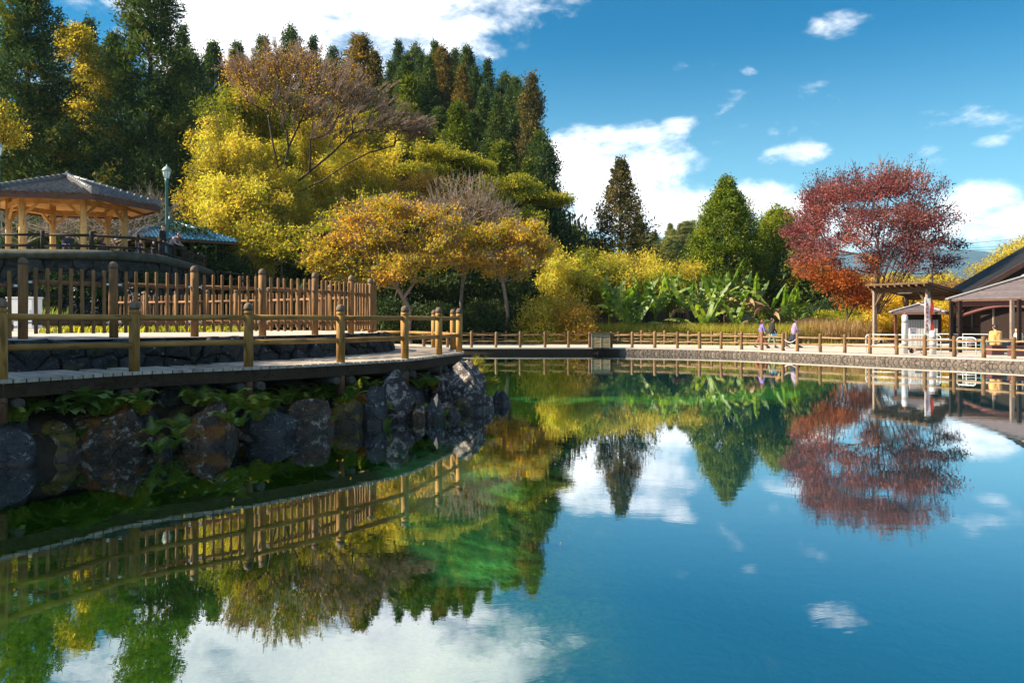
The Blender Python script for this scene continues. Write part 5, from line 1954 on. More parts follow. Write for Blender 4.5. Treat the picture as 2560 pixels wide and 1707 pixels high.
# ------------------------------------------------------------------ hip-roofed booth and kiosk
def shingle_mat():
    m, t = new_mat('mauve_slate_roof')
    co = objco(t)
    n = t.noise(co, 5, 5, 0.6)
    c = t.mix(t.range(n, 0.3, 0.7), (0.085, 0.068, 0.076), (0.14, 0.115, 0.125))
    oi = t.node('ShaderNodeObjectInfo').outputs['Random']
    c = t.mix(1.0, c, t.math('MULTIPLY_ADD', oi, 0.5, 0.75), 'MULTIPLY')
    principled(t, c, 0.55, None, 0.4)
    return m


M['slate'] = shingle_mat()


def hip_roof(root, c, half, ez, az, ph, courses, over=0.0):
    def cp(k, z, r=half):
        a = ph + k * math.pi / 2
        return Vector((c.x + r * math.cos(a), c.y + r * math.sin(a), z))
    apx = Vector((c.x, c.y, az))
    mm = MB()
    tp = [cp(k, ez) for k in range(4)]
    bt_ = [cp(k, ez - 0.1) for k in range(4)]
    mm.add(tp + bt_, [(k, (k + 1) % 4, (k + 1) % 4 + 4, k + 4) for k in range(4)] + [(7, 6, 5, 4)])
    rf = mm.build('roof', M['fascia'], root)
    for k in range(4):
        a, b = cp(k, ez), cp(k + 1, ez)
        for j in range(courses):
            u0, u1 = j / courses, (j + 1) / courses + 0.03
            u1 = min(u1, 1.0)
            A0, B0, A1, B1 = a.lerp(apx, u0), b.lerp(apx, u0), a.lerp(apx, u1), b.lerp(apx, u1)
            lift = Vector((0, 0, 0.022))
            mm = MB().add([A0 + lift, B0 + lift, B1 + lift * 0.2, A1 + lift * 0.2, A0 - lift, B0 - lift], [(0, 1, 2, 3), (1, 0, 4, 5)])
            mm.build('slate_course', M['slate'], rf)
    for k in range(4):
        a = cp(k, ez + 0.03, half * 1.0)
        MB().bar(a, apx + Vector((0, 0, 0.05)), 0.2 if half < 2 else 0.34, 0.05).build('hip_flashing', M['greypanel'], rf)
    MB().box(apx + Vector((0, 0, 0.05)), (0.22, 0.22, 0.1), ph).build('cap', M['greypanel'], rf)
    return rf


D = 39.5
bc = Vector((at(2300, 800, D).x, D, PATH_Z))
bo = thing('ticket_booth', bc, 'small booth with mauve hip roof and grey ribbed panels in front of the shelter', 'booth')
hip_roof(bo, bc, 1.72, 2.12, 2.52, math.radians(-77), 6)
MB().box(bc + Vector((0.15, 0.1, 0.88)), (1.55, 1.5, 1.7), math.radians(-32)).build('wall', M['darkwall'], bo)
for k in range(14):
    a = math.radians(-32)
    ux, uy_ = Vector((math.cos(a), math.sin(a), 0)), Vector((math.sin(a), -math.cos(a), 0))
    q = bc + Vector((0.15, 0.1, 0)) + ux * (-0.72 + k * 0.11) + uy_ * 0.77
    MB().box(q + Vector((0, 0, 0.78)), (0.095, 0.03, 1.40), a).build('panel', M['greypanel'], bo)
for k in range(11):
    q = bc + Vector((0.15, 0.1, 0)) - ux * 0.795 + uy_ * (-0.55 + k * 0.11)
    MB().box(q + Vector((0, 0, 0.78)), (0.03, 0.095, 1.40), a).build('panel', M['greypanel'], bo)
for (dx, dy) in ((-1.0, 0.35), (0.0, -1.15), (1.1, 0.1)):
    MB().box(bc + Vector((dx, dy + 0.1, 0.9)), (0.1, 0.1, 1.8)).build('post', M['maroon'], bo)

# white pillars
for (px, yt, yb, r_, lab) in [(2262, 787, 884, 0.125, 'tall round white pillar with a small red cap fitting'), (2332, 826, 886, 0.13, 'shorter white pillar with a bevelled top')]:
    D = (CH - PATH_Z) * F / (yb - HY)
    b_ = Vector((at(px, 800, D).x, D, PATH_Z))
    h_ = CH + (HY - yt) / F * D - PATH_Z
    t = thing('white_pillar', b_, lab, 'pillar')
    MB().lathe(b_, [(r_, 0), (r_, h_ - 0.1), (r_ * 0.92, h_ - 0.03), (r_ * 0.6, h_)], 14).build('shaft', M['pillar'], t)
    for zz in (0.35, h_ - 0.35):
        MB().lathe(b_ + Vector((0, 0, zz)), [(r_ + 0.004, 0), (r_ + 0.004, 0.16)], 14).build('band', M['greypanel'], t)
    if h_ > 1.4:
        MB().lathe(b_ + Vector((0, 0, h_)), [(0.04, 0), (0.04, 0.08), (0.01, 0.1)], 8).build('fitting', M['ruby'], t)

# banner and notice with red and black marks too small to read
def marks(root, o_, ex_, ez_, rows, mat, name='lettering'):
    mm = MB()
    Rr = random.Random(8)
    nrm_ = Vector((0, -1, 0))
    for (x, z, w_, h_) in rows:
        for k in range(5):
            cx_, cz_ = x + Rr.uniform(-0.3, 0.3) * w_, z + Rr.uniform(-0.3, 0.3) * h_
            if k % 2:
                mm.box(o_ + ex_ * cx_ + ez_ * cz_, (w_ * 0.8, 0.004, h_ * 0.13))
            else:
                mm.box(o_ + ex_ * cx_ + ez_ * cz_, (w_ * 0.14, 0.004, h_ * 0.85))
    return mm.build(name, mat, root)


D = 38.0
b_ = Vector((at(2321, 800, D).x, D, PATH_Z))
nb2 = thing('banner', b_, 'tall red and white banner on a pole beside the booth', 'banner')
MB().tube([b_ + Vector((-0.16, 0, 0)), b_ + Vector((-0.16, 0, 2.55))], 0.015, 6).build('pole', M['white'], nb2)
vs, fs = [], []
for k in range(13):
    z = 0.85 + k * 1.65 / 12
    for j in range(4):
        vs.append(b_ + Vector((-0.15 + j * 0.12 + (0.05 * math.sin(k * 0.9) if j == 3 else 0), 0.03 * math.sin(k * 0.8 + j), z)))
for k in range(12):
    for j in range(3):
        a = k * 4 + j
        fs.append((a, a + 1, a + 5, a + 4))
MB().add(vs, fs, True).build('cloth', M['white'], nb2)
MB().add([v + Vector((0, -0.012, 0)) for i, v in enumerate(vs) if i % 4 in (2, 3)], [(k * 2, k * 2 + 1, k * 2 + 3, k * 2 + 2) for k in range(12)], True).build('red_stripe', M['ruby'], nb2)
marks(nb2, b_ + Vector((-0.06, -0.03, 0)), Vector((1, 0, 0)), Vector((0, 0, 1)), [(0.0, 1.0 + 0.2 * k, 0.12, 0.13) for k in range(7)], M['ruby'])
D = 36.5
b_ = Vector((at(2283, 800, D).x, D, PATH_Z))
ns = thing('notice_board', b_, 'small white notice with red heading between the two white pillars', 'sign')
zc = CH + (HY - 828) / F * D
MB().box((b_.x, D, zc), (0.34, 0.02, 0.30)).build('panel', M['white'], ns)
for sx in (-0.12, 0.12):
    MB().tube([(b_.x + sx, D + 0.02, PATH_Z), (b_.x + sx, D + 0.02, zc + 0.1)], 0.012, 5).build('leg', M['steel'], ns)
marks(ns, Vector((b_.x, D - 0.014, zc)), Vector((1, 0, 0)), Vector((0, 0, 1)), [(-0.12 + 0.06 * k, 0.085, 0.055, 0.07) for k in range(5)], M['ruby'])
marks(ns, Vector((b_.x, D - 0.014, zc)), Vector((1, 0, 0)), Vector((0, 0, 1)), [(-0.10 + 0.025 * k, -0.01 - 0.06 * r_, 0.02, 0.03) for k in range(9) for r_ in range(2)], M['blackmetal'])

# pale pipe barriers on the promenade
def pipe_barrier(px0, px1, D0, D1, h_, label, loops=2):
    a, b = at(px0, 800, D0), at(px1, 800, D1)
    a.z = b.z = PATH_Z
    t = thing('pipe_barrier', (a + b) / 2, label, 'barrier', 'pipe barriers on the promenade')
    d = (b - a).normalized()
    for z_ in (h_, h_ * 0.72, h_ * 0.40):
        if z_ == h_:
            MB().tube([a + Vector((0, 0, 0)), a + Vector((0, 0, h_ - 0.1)), a + d * 0.04 + Vector((0, 0, h_ - 0.03)), a + d * 0.12 + Vector((0, 0, h_)), b - d * 0.12 + Vector((0, 0, h_)), b - d * 0.04 + Vector((0, 0, h_ - 0.03)), b + Vector((0, 0, h_ - 0.1)), b], 0.024, 8).build('frame', M['steel'], t)
        else:
            MB().tube([a + Vector((0, 0, z_)), b + Vector((0, 0, z_))], 0.017, 6).build('bar', M['steel'], t)
    n_ = max(2, int((b - a).length / 1.1))
    for k in range(1, n_):
        q = a.lerp(b, k / n_)
        MB().tube([q, q + Vector((0, 0, h_))], 0.014, 6).build('upright', M['steel'], t)


pipe_barrier(2165, 2352, 36.6, 35.2, 0.80, 'long pale pipe barrier behind the log fence by the white pillars')
pipe_barrier(2340, 2476, 37.0, 36.0, 0.82, 'pale pipe barrier in front of the kiosk opening')
pipe_barrier(2392, 2440, 34.2, 33.6, 0.72, 'short rounded pipe barrier beside the seated man')
# wheelbarrow
D = 35.2
b_ = Vector((at(2296, 800, D).x, D, PATH_Z))
wbw = thing('wheelbarrow', b_, 'small grey wheelbarrow lying between the white pillars', 'wheelbarrow')
MB().add([b_ + Vector(q) for q in ((-0.25, -0.18, 0.3), (0.28, -0.18, 0.3), (0.28, 0.18, 0.3), (-0.25, 0.18, 0.3), (-0.16, -0.1, 0.12), (0.2, -0.1, 0.12), (0.2, 0.1, 0.12), (-0.16, 0.1, 0.12))], [(4, 5, 6, 7), (0, 1, 5, 4), (1, 2, 6, 5), (2, 3, 7, 6), (3, 0, 4, 7)]).build('tray', M['greypanel'], wbw)
MB().tube([b_ + Vector((-0.3, -0.025, 0.1)), b_ + Vector((-0.3, 0.025, 0.1))], 0.1, 14).build('wheel', M['blackmetal'], wbw)
for sy in (-0.14, 0.14):
    MB().tube([b_ + Vector((-0.3, sy * 0.3, 0.1)), b_ + Vector((0.1, sy, 0.14)), b_ + Vector((0.6, sy * 1.3, 0.32))], 0.015, 6).build('handle', M['c_rust'], wbw)
    MB().tube([b_ + Vector((0.15, sy, 0.14)), b_ + Vector((0.22, sy, 0.0))], 0.014, 5).build('leg', M['blackmetal'], wbw)

# kiosk
D = 36.5
kc = Vector((at(2566, 800, D).x, D, PATH_Z))
ki = thing('kiosk', kc, 'dark timber kiosk with large mauve hip roof at the end of the promenade', 'kiosk')
hip_roof(ki, kc, 3.45, 2.70, 3.75, math.radians(-97), 12)
for (px, Dd) in ((2400, 35.8), (2468, 37.4), (2485, 36.0), (2530, 34.4), (2548, 33.6), (2378, 36.6)):
    q = at(px, 800, Dd)
    MB().box((q.x, Dd, (PATH_Z + 2.62) / 2), (0.13, 0.13, 2.62 - PATH_Z)).build('post', M['shedpost'] if px in (2485, 2530) else M['darkwall'], ki)
for k in range(4):
    a = math.radians(-97) + k * math.pi / 2
    p = kc + Vector((3.0 * math.cos(a), 3.0 * math.sin(a), 2.5 - PATH_Z))
    a2 = a + math.pi / 2
    q = kc + Vector((3.0 * math.cos(a2), 3.0 * math.sin(a2), 2.5 - PATH_Z))
    MB().bar(p, q, 0.14, 0.22).build('beam', M['maroon'], ki)
    # curved braces
    MB().tube([p.lerp(q, u) + Vector((0, 0, -0.12 - 0.5 * (1 - math.sin(u * math.pi)))) for u in np.linspace(0.02, 0.98, 12)], 0.07, 6).build('curved_brace', M['maroon'], ki)
wq = at(2545, 800, 35.0)
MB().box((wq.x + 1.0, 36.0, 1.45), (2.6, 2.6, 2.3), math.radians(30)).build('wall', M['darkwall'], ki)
for k in range(12):
    q = at(2508, 800, 36.6)
    MB().box((q.x + 0.1, 36.6, 0.9 + 0.12 * k), (0.9, 0.03, 0.10)).build('shutter_slat', M['blackmetal'], ki)
# window frame lattice left of the kiosk
lf = thing('lattice_screen', Vector((at(2430, 800, 39).x, 39, PATH_Z)), 'black metal framed open screen between booth and kiosk', 'screen')
for px in (2398, 2432, 2466):
    q = at(px, 800, 39)
    MB().box((q.x, 39, 1.35), (0.10, 0.08, 2.1)).build('mullion', M['blackmetal'], lf)
for py in (777, 817, 832):
    q0, q1 = at(2392, py, 39), at(2470, py, 39)
    MB().bar(q0, q1, 0.05, 0.07).build('transom', M['blackmetal'], lf)
# big building behind
bb_ = thing('dark_building', (28.5, 43.5, PATH_Z), 'large dark timber building with a steep black gable roof behind the kiosk', 'building')
e0, r0_ = at(2432, 727, 42), at(2600, 630, 42)
for yy in (0.0,):
    m = MB()
    back = Vector((3.0, 9.0, 0))
    th = Vector((0, 0, -0.32))
    far = r0_ + (r0_ - e0) * 1.2
    m.add([e0, far, far + back, e0 + back, e0 + th, far + th, far + back + th, e0 + back + th], [(0, 1, 2, 3), (7, 6, 5, 4), (0, 4, 5, 1), (1, 5, 6, 2), (2, 6, 7, 3), (3, 7, 4, 0)])
    m.build('roof', M['blackmetal'], bb_)
w0 = e0 + Vector((0.9, 0.5, 0))
w1 = far + Vector((0, 0.5, 0))
m = MB()
m.add([(w0.x, w0.y, PATH_Z), (w1.x, w1.y, PATH_Z), (w1.x, w1.y, w1.z - 0.35), (w0.x, w0.y, w0.z + 0.2)] + [(w0.x + 2.6, w0.y + 8, PATH_Z), (w1.x + 2.6, w1.y + 8, PATH_Z), (w1.x + 2.6, w1.y + 8, w1.z - 0.35), (w0.x + 2.6, w0.y + 8, w0.z + 0.2)],
      [(0, 1, 2, 3), (0, 3, 7, 4), (5, 4, 7, 6), (1, 5, 6, 2)])
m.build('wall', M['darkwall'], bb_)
MB().bar(e0 + Vector((0, -0.03, -0.14)), far + Vector((0, -0.03, -0.14)), 0.05, 0.26).build('barge_board', M['fascia'], bb_)

# maroon seat boxes and low table
for (px, yb, w_, lab) in [(2496, 888, 0.52, 'maroon box seat under the man in the tan jacket'), (2556, 891, 0.62, 'maroon box seat at the right end by the kiosk post'), (2447, 872, 0.5, 'maroon planter box behind the pipe barrier')]:
    D = (CH - PATH_Z) * F / (yb - HY)
    q = Vector((at(px, 800, D).x, D + 0.25, PATH_Z))
    t = thing('box_seat', q, lab, 'seat')
    MB().box(q + Vector((0, 0, 0.19)), (w_, 0.46, 0.38)).build('body', M['maroonbox'], t)
    MB().box(q + Vector((0, 0, 0.40)), (w_ + 0.04, 0.5, 0.045)).build('top', M['maroonbox'], t)
D = 33.5
q = Vector((at(2520, 800, D).x, D + 0.8, PATH_Z))
t = thing('low_table', q, 'teal-fronted low table in front of the seated man', 'table')
MB().box(q + Vector((0, 0, 0.62)), (1.2, 0.6, 0.05)).build('top', M['shedpost'], t)
MB().box(q + Vector((0, 0, 0.32)), (1.1, 0.5, 0.5)).build('front', flat_mat('teal_board', (0.05, 0.16, 0.2)), t)

# overhead wires
for (p0, p1, lab) in [((2390, 608), (2700, 575), 'upper overhead wire beyond the maple'), ((2390, 616), (2700, 598), 'middle overhead wire beyond the maple'), ((2390, 621), (2700, 606), 'lower overhead wire beyond the maple')]:
    a, b = at(2330, p0[1] + 5, 90), at(*p1, 80)
    o = MB().tube([a.lerp(b, u) + Vector((0, 0, -0.25 * 4 * u * (1 - u))) for u in np.linspace(0, 1, 9)], 0.018, 5).build('overhead_wire', M['blackmetal'], None, False)
    tag(o, lab, 'wire', 'overhead wires')
q0 = at(2330, 614, 90)
up0 = thing('utility_pole', (q0.x, 90.0, zg(q0.x, 90)), 'grey utility pole hidden in the maple branches carrying the wires', 'pole')
MB().tube([(q0.x, 90, zg(q0.x, 90)), (q0.x, 90, q0.z + 0.6)], 0.14, 8).build('shaft', M['concrete'], up0)
MB().box((q0.x, 90, q0.z + 0.1), (1.4, 0.1, 0.1)).build('crossarm', M['concrete'], up0)
vp = lambda vx, vy, D: tuple(at(vx * VS, vy * VS, D))
# ------------------------------------------------------------------ the maple
b = at(2184, 857, 49.5)
mb0 = (b.x, b.y, 0.25)
CZ, CA = 7.3, np.array([b.x - 0.35, b.y, 7.0])
red_t = []
while len(red_t) < 320:
    p = ellip_targets(CA, (4.95, 4.6, 4.2), 1, 0.62, -0.62)[0]
    # vase: thin out the lower middle where the limbs show
    rad_ = math.hypot(p[0] - CA[0], p[1] - CA[1])
    if p[2] < 7.0 and rad_ < 3.4 and rng.random() < 0.8:
        continue
    if p[2] < 8.4 and rad_ < 2.2 and rng.random() < 0.6:
        continue
    k_ = 1 + 0.16 * noise.noise(Vector(p) * 0.55)
    p = CA + (p - CA) * k_
    red_t.append(p)
tr = [np.array(mb0) + np.array([0.02 * i, 0, 2.9 * i / 6]) for i in range(7)]
prim = []
for k in range(26):
    a = 6.28 * k * 0.381966 * 2.618
    rr = math.sqrt((k + 0.5) / 26)
    prim.append(np.array([b.x - 0.1 + 3.3 * rr * math.cos(a), b.y + 3.0 * rr * math.sin(a), 7.6 - 1.6 * rr * rr]))
FAN = []
fk = tr[-1]
for k, q in enumerate(prim):
    st = tr[3 + k % 4]
    d_ = q - st
    FAN.append([st + d_ * u + np.array([0, 0, -0.35 * math.sin(u * math.pi)]) * (np.hypot(d_[0], d_[1]) / 3.3) for u in (0.12, 0.3, 0.5, 0.7, 0.88, 1.0)] + [q + d_ * 0.16 + np.array([0, 0, 0.15])])
nodes, par, rad, tips = skeleton(tr, red_t, tip=0.016, wob=0.035, rmax=0.24, bias=0.16, limbs=FAN)
mt = thing('maple_tree', mb0, 'large crimson maple with vase-shaped crown beside the wooden shelter', 'tree')
TP = nodes[tips]
TP = TP[np.array([min(np.linalg.norm(q - np.array(red_t), axis=1)) < 0.01 for q in TP])]
ti = [i for i in tips if min(np.linalg.norm(nodes[i] - np.array(red_t), axis=1)) < 0.01]
twN, twP, twR = [nodes], [par], [rad]
for rep in range(5):
    d = unit(TP - np.array(tr[-1]) + rng.normal(size=TP.shape) * 1.5)
    twN.append(TP + d * rng.uniform(0.5, 1.1, (len(TP), 1)))
    twP.append(np.array(ti))
    twR.append(np.full(len(TP), 0.008))
obj('trunk', limb_mesh('trunk', np.concatenate(twN), np.concatenate(twP), np.concatenate(twR), M['maplebark'], 6), mt, True)
low = (TP[:, 2] < 5.4) & (TP[:, 0] < b.x - 0.4)
P, A, L, Wd, v = clump_leaves(TP[~low], 130, 0.40, 0.5, (0.155, 0.085), np.array(tr[-1]), 0.1)
obj('crown', leaf_mesh('crown', P, A, L, Wd, v, M['l_red']), mt, True)
P, A, L, Wd, v = clump_leaves(TP[low], 140, 0.42, 0.55, (0.155, 0.085), np.array(tr[-1]), 0.15)
obj('crown', leaf_mesh('crown', P, A, L, Wd, v, M['l_redor']), mt, True)['label'] = 'copper orange lower leaves'
# sparse dark leaves on the topmost shoots
top = TP[TP[:, 2] > 9.2]
top = top[rng.random(len(top)) < 0.55]
up_s = np.stack([rng.normal(size=len(top)) * 0.22 + (top[:, 0] - CA[0]) * 0.06, rng.normal(size=len(top)) * 0.2, rng.uniform(0.8, 1.5, len(top))], 1)
shn = np.concatenate([top, top + up_s])
obj('shoots', limb_mesh('shoots', shn, np.concatenate([np.full(len(top), -1), np.arange(len(top))]), np.concatenate([np.full(len(top), 0.014), np.full(len(top), 0.006)]), M['maplebark'], 4), mt, True)
sh = np.concatenate([top + up_s * f_ for f_ in (0.45, 0.7, 0.95)])
P, A, L, Wd, v = clump_leaves(sh, 9, 0.13, 1.0, (0.15, 0.07), None, 0.2)
obj('crown', leaf_mesh('crown', P, A, L, Wd, v * 0.3, M['l_red']), mt, True)

# copper foliage of a second small maple under the crown, left
pb = at(2118, 858, 51)
broad_tree('copper_shrub_tree', (pb.x, pb.y, 0.25), 1.6, [(pb.x - 0.2, pb.y, 4.2), (pb.x + 0.8, pb.y, 3.2)], [(1.5, 1.4, 1.0), (1.3, 1.3, 0.8)], 60, 95, 'l_redor', 'small copper-orange maple leaning in under the crimson one', 'tree', sig=0.42, size=(0.18, 0.1), zmin=-0.9)

# ------------------------------------------------------------------ conifers
protos = []
for (r_, pr_, nb_c, up_c, cl_, gp_, dr_) in [(4.3, sugi, 210, 0.45, 0.26, 0, 0), (3.7, cone, 180, 0.2, 0.30, 0.12, 0.1), (4.8, sugi, 190, 0.55, 0.34, 0.08, 0), (3.9, column, 230, 0.5, 0.24, 0.05, 0), (4.3, cone, 200, -0.1, 0.30, 0.10, 0.2), (4.6, lambda u: sugi(u) * (0.8 + 0.25 * math.sin(u * 17)), 200, 0.3, 0.36, 0.1, 0), (4.0, lambda u: cone(u) * (0.85 + 0.2 * math.sin(u * 26 + 1)), 200, 0.35, 0.28, 0.06, 0)]:
    cr_, tk_ = conifer_mesh(18, r_, pr_, nb_c, 9, 13, 0.44, 0.16, up=up_c, clump=cl_, gap=gp_, droop=dr_, inner=0.42)
    protos.append((leaf_mesh('crown', *cr_, M['l_cedar']), limb_mesh('trunk', *tk_, M['bark'])))


def sugi_at(px, pytop, D, label='dark green cedar in the dense stand covering the hill', group='cedars on the hill', wide=1.0, mat=None, kind=None):
    bb = ground_at(px, D)
    ht = CH + (HY - pytop) / F * D - bb.z
    ht = max(ht, 6.0)
    k = random.randrange(len(protos)) if kind is None else kind
    t = thing('cedar_tree', (bb.x, bb.y, bb.z - 0.2), label, 'tree', group, random.random() * 6.28)
    s = ht / 18.0
    w_ = (0.35 + 0.65 * s) * wide
    t.scale = (w_, w_, s)
    obj('trunk', protos[k][1], t)
    c_ = obj('crown', protos[k][0], t)
    if mat:
        c_.material_slots[0].link = 'OBJECT'
        c_.material_slots[0].material = M[mat]
    return t


# ridge line (viewed px): x, y of the top, distance
RIDGE = [(605, 85, 128), (668, 66, 130), (490, 98, 118), (545, 100, 124), (720, 84, 130), (765, 108, 128), (915, 94, 128), (955, 106, 126), (897, 140, 120), (934, 128, 118), (967, 124, 116), (1000, 94, 128),
         (1045, 112, 126), (1072, 108, 122), (1092, 160, 110), (1120, 136, 120), (1160, 170, 118), (1185, 178, 112), (1200, 205, 105), (205, 45, 100), (262, 78, 104), (440, 120, 110), (420, 60, 112), (985, 128, 112), (880, 190, 108), (1110, 200, 102), (1142, 215, 98), (1240, 300, 92), (1255, 330, 88)]
for (vx, vy, D) in RIDGE:
    sugi_at(vx * VS, vy * VS, D, wide=0.95)
# slope fill
for k in range(70):
    D = rng.uniform(84, 116)
    vx = rng.uniform(430, 1250)
    lim = np.interp(vx, [430, 600, 1000, 1150, 1230, 1290], [170, 150, 150, 200, 260, 380])
    vy = lim + (116 - D) * 4.2 + rng.uniform(10, 60)
    sugi_at(vx * VS, vy * VS, D, wide=rng.uniform(0.8, 1.25), mat='l_cedarsun' if k % 9 == 4 else None)
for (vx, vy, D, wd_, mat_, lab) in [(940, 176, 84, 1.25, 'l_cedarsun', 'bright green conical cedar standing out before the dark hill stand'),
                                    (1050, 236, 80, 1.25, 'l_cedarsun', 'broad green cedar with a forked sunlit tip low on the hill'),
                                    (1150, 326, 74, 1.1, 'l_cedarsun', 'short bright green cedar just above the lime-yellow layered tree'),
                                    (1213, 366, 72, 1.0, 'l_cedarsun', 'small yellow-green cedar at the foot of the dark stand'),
                                    (1016, 108, 116, 1.0, 'l_cedargold', 'cedar with a golden-brown top among dark cedars on the ridge'),
                                    (1062, 152, 108, 0.95, 'l_cedargold', 'orange-tipped cedar halfway down the steep cedar slope'),
                                    (828, 84, 112, 1.3, 'l_cedargold', 'golden vine-clad cedar on the ridge above the big bare tree'),
                                    (862, 118, 110, 1.0, 'l_cedargold', 'smaller golden cedar beside the vine-clad ridge cedar'),
                                    (1221, 170, 96, 0.72, 'l_brownfir', 'tall narrow pointed conifer at the right end of the hill'),
                                    (935, 330, 70, 1.0, 'l_cedar', 'dark cedar behind the layered lime tree')]:
    sugi_at(vx * VS, vy * VS, D, lab, None, wd_, mat_)

# two big cedars behind the gazebo
for (vx, vy, D, r_, lab) in [(345, -95, 74, 8.2, 'huge dark cedar with open top rising behind the lamp post'), (62, -60, 72, 8.0, 'huge dark cedar towering behind the tiled gazebo')]:
    bb = ground_at(vx * VS, D)
    ht = CH + (HY - vy * VS) / F * D - bb.z
    conifer('giant_cedar', (bb.x, bb.y, bb.z - 0.2), ht, r_, lambda u: (1 - u) ** 0.55 * (0.8 + 0.2 * min(1, u / 0.2)) * (0.80 + 0.20 * math.sin(u * 31)), 250, 15, 21, 0.46, 0.14, 'l_cedar', lab, up=0.05, gap=0.14, clump=0.36)
for (vx, vy, D) in [(-60, 40, 80), (150, 330, 82), (215, 300, 78), (-120, 150, 76)]:
    sugi_at(vx * VS, vy * VS, D, 'dark cedar filling in behind the two huge cedars', 'cedars behind the gazebo', 1.2)

for k in range(16):
    sugi_at(rng.uniform(20, 440) * VS, rng.uniform(190, 330) * VS, rng.uniform(92, 112), 'dark cedar filling in behind the two huge cedars', 'cedars behind the gazebo', 1.25)

# bronze fir, round cypress and its neighbour at the centre right
bb = ground_at(1425 * VS, 82)
conifer('bronze_fir', (bb.x, bb.y, bb.z), CH + (HY - 372 * VS) / F * 82 - bb.z, 6.8, cone, 210, 11, 14, 0.36, 0.15, 'l_brownfir', 'open bronze-green fir with bare gaps left of the round cypress', up=0.0, gap=0.10, clump=0.24)
bb = ground_at(1668 * VS, 72)
conifer('round_cypress', (bb.x, bb.y, bb.z), CH + (HY - 415 * VS) / F * 72 - bb.z, 3.5, lambda u: ((1 - ((u - 0.28) / 0.72) ** 1.7) if u > 0.28 else (0.8 + 0.2 * u / 0.28)) * (0.95 + 0.05 * math.sin(u * 40)) + 0.01, 480, 8, 20, 0.24, 0.10, 'l_cypress', 'dense egg-shaped bright green cypress between fir and crimson maple', up=0.7, clump=0.22, inner=0.72)
bb = ground_at(1785 * VS, 76)
conifer('round_cypress', (bb.x, bb.y, bb.z), CH + (HY - 488 * VS) / F * 76 - bb.z, 2.9, egg, 300, 8, 18, 0.26, 0.11, 'l_cypress', 'smaller dark green cypress half hidden by the crimson maple', up=0.5, clump=0.25)
bb = ground_at(1850 * VS, 70)
conifer('round_cypress', (bb.x, bb.y, bb.z), CH + (HY - 585 * VS) / F * 70 - bb.z, 3.0, egg, 160, 9, 13, 0.34, 0.15, 'l_cedar', 'low dark conifer in the shade left of the maple', up=0.4, clump=0.25)

# sunlit cedar slope far behind
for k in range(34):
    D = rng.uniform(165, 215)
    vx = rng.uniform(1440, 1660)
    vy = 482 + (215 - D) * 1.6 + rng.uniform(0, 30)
    sugi_at(vx * VS, vy * VS, D, 'cedar toned pale green for sun and haze on the distant slope', 'cedars on the distant slope', 1.25, 'l_farcedar')

# ------------------------------------------------------------------ broad-leaved trees on the left slope
b = ground_at(648 * VS, 62)
LIMBS = [[vp(652, 470, 62), vp(690, 440, 61.5), vp(745, 412, 61), vp(800, 375, 61), vp(850, 350, 60.5), vp(905, 335, 60.5)], [vp(655, 440, 62), vp(710, 395, 61.5), vp(765, 350, 61), vp(810, 305, 61)],
         [vp(650, 400, 62), vp(662, 340, 62), vp(690, 280, 62.5), vp(720, 220, 63)], [vp(648, 420, 62), vp(628, 340, 62), vp(615, 260, 62.5)]]
broad_tree('zelkova_tree', (b.x, b.y, b.z - 0.2), 9.5, [vp(600, 200, 62), vp(650, 150, 62), vp(720, 170, 63), vp(780, 210, 62), vp(840, 240, 62), vp(890, 285, 61), vp(945, 300, 61), vp(700, 260, 62), vp(770, 290, 61), vp(560, 170, 62)],
           [(2.6, 2.6, 1.9), (2.8, 3, 1.8), (3.0, 3, 2.2), (2.9, 3, 2.4), (2.6, 2.6, 2.0), (2.2, 2.2, 1.5), (1.6, 1.6, 0.9), (2.8, 2.6, 1.8), (2.6, 2.4, 1.8), (1.5, 1.6, 1.2)], 620, 9, 'l_brown', 'big half-bare zelkova with brown leaves and long dark limbs on the slope', 'tree', sig=0.55, size=(0.17, 0.09), bark='bark', tip=0.014,
           shell=0.2, zmin=-0.9, lean=(0.3, 0), wob=0.06, rmax=0.36, bias=0.3, limbs=LIMBS, twigs=16, twigbark='twig', extra=[('l_orange', 2.2, lambda p: p[2] > 17.5 and p[0] < -13.5)])

# yellow bamboo masses
for (vx, vy, D, sp, n_st) in [(545, 235, 66, 3.0, 26), (610, 260, 68, 3.0, 26), (500, 300, 63, 2.8, 24), (480, 380, 60, 2.4, 22), (560, 350, 60, 2.8, 24), (630, 360, 63, 2.6, 22), (540, 430, 57, 2.6, 22),
                              (600, 450, 56, 2.4, 20), (720, 300, 70, 3.0, 24), (790, 280, 72, 3.0, 24), (860, 290, 72, 3.0, 24), (760, 370, 65, 2.8, 22), (840, 360, 66, 2.8, 22), (910, 320, 70, 2.4, 20), (690, 420, 62, 2.4, 20), (500, 480, 55, 2.0, 16)]:
    bb = ground_at(vx * VS, D)
    ht = CH + (HY - vy * VS) / F * D - bb.z
    bamboo('bamboo_clump', (bb.x, bb.y, bb.z), ht * 1.04, n_st, sp * 0.72, 84, (0.30, 0.075), 'l_lime' if vx in (610, 545, 860, 630) else 'l_bamboo', 'tall arching yellow bamboo clump on the slope behind the pavilions' if vx < 660 else 'yellow bamboo clump behind the dark limbs of the zelkova',
           'yellow bamboo on the slope')

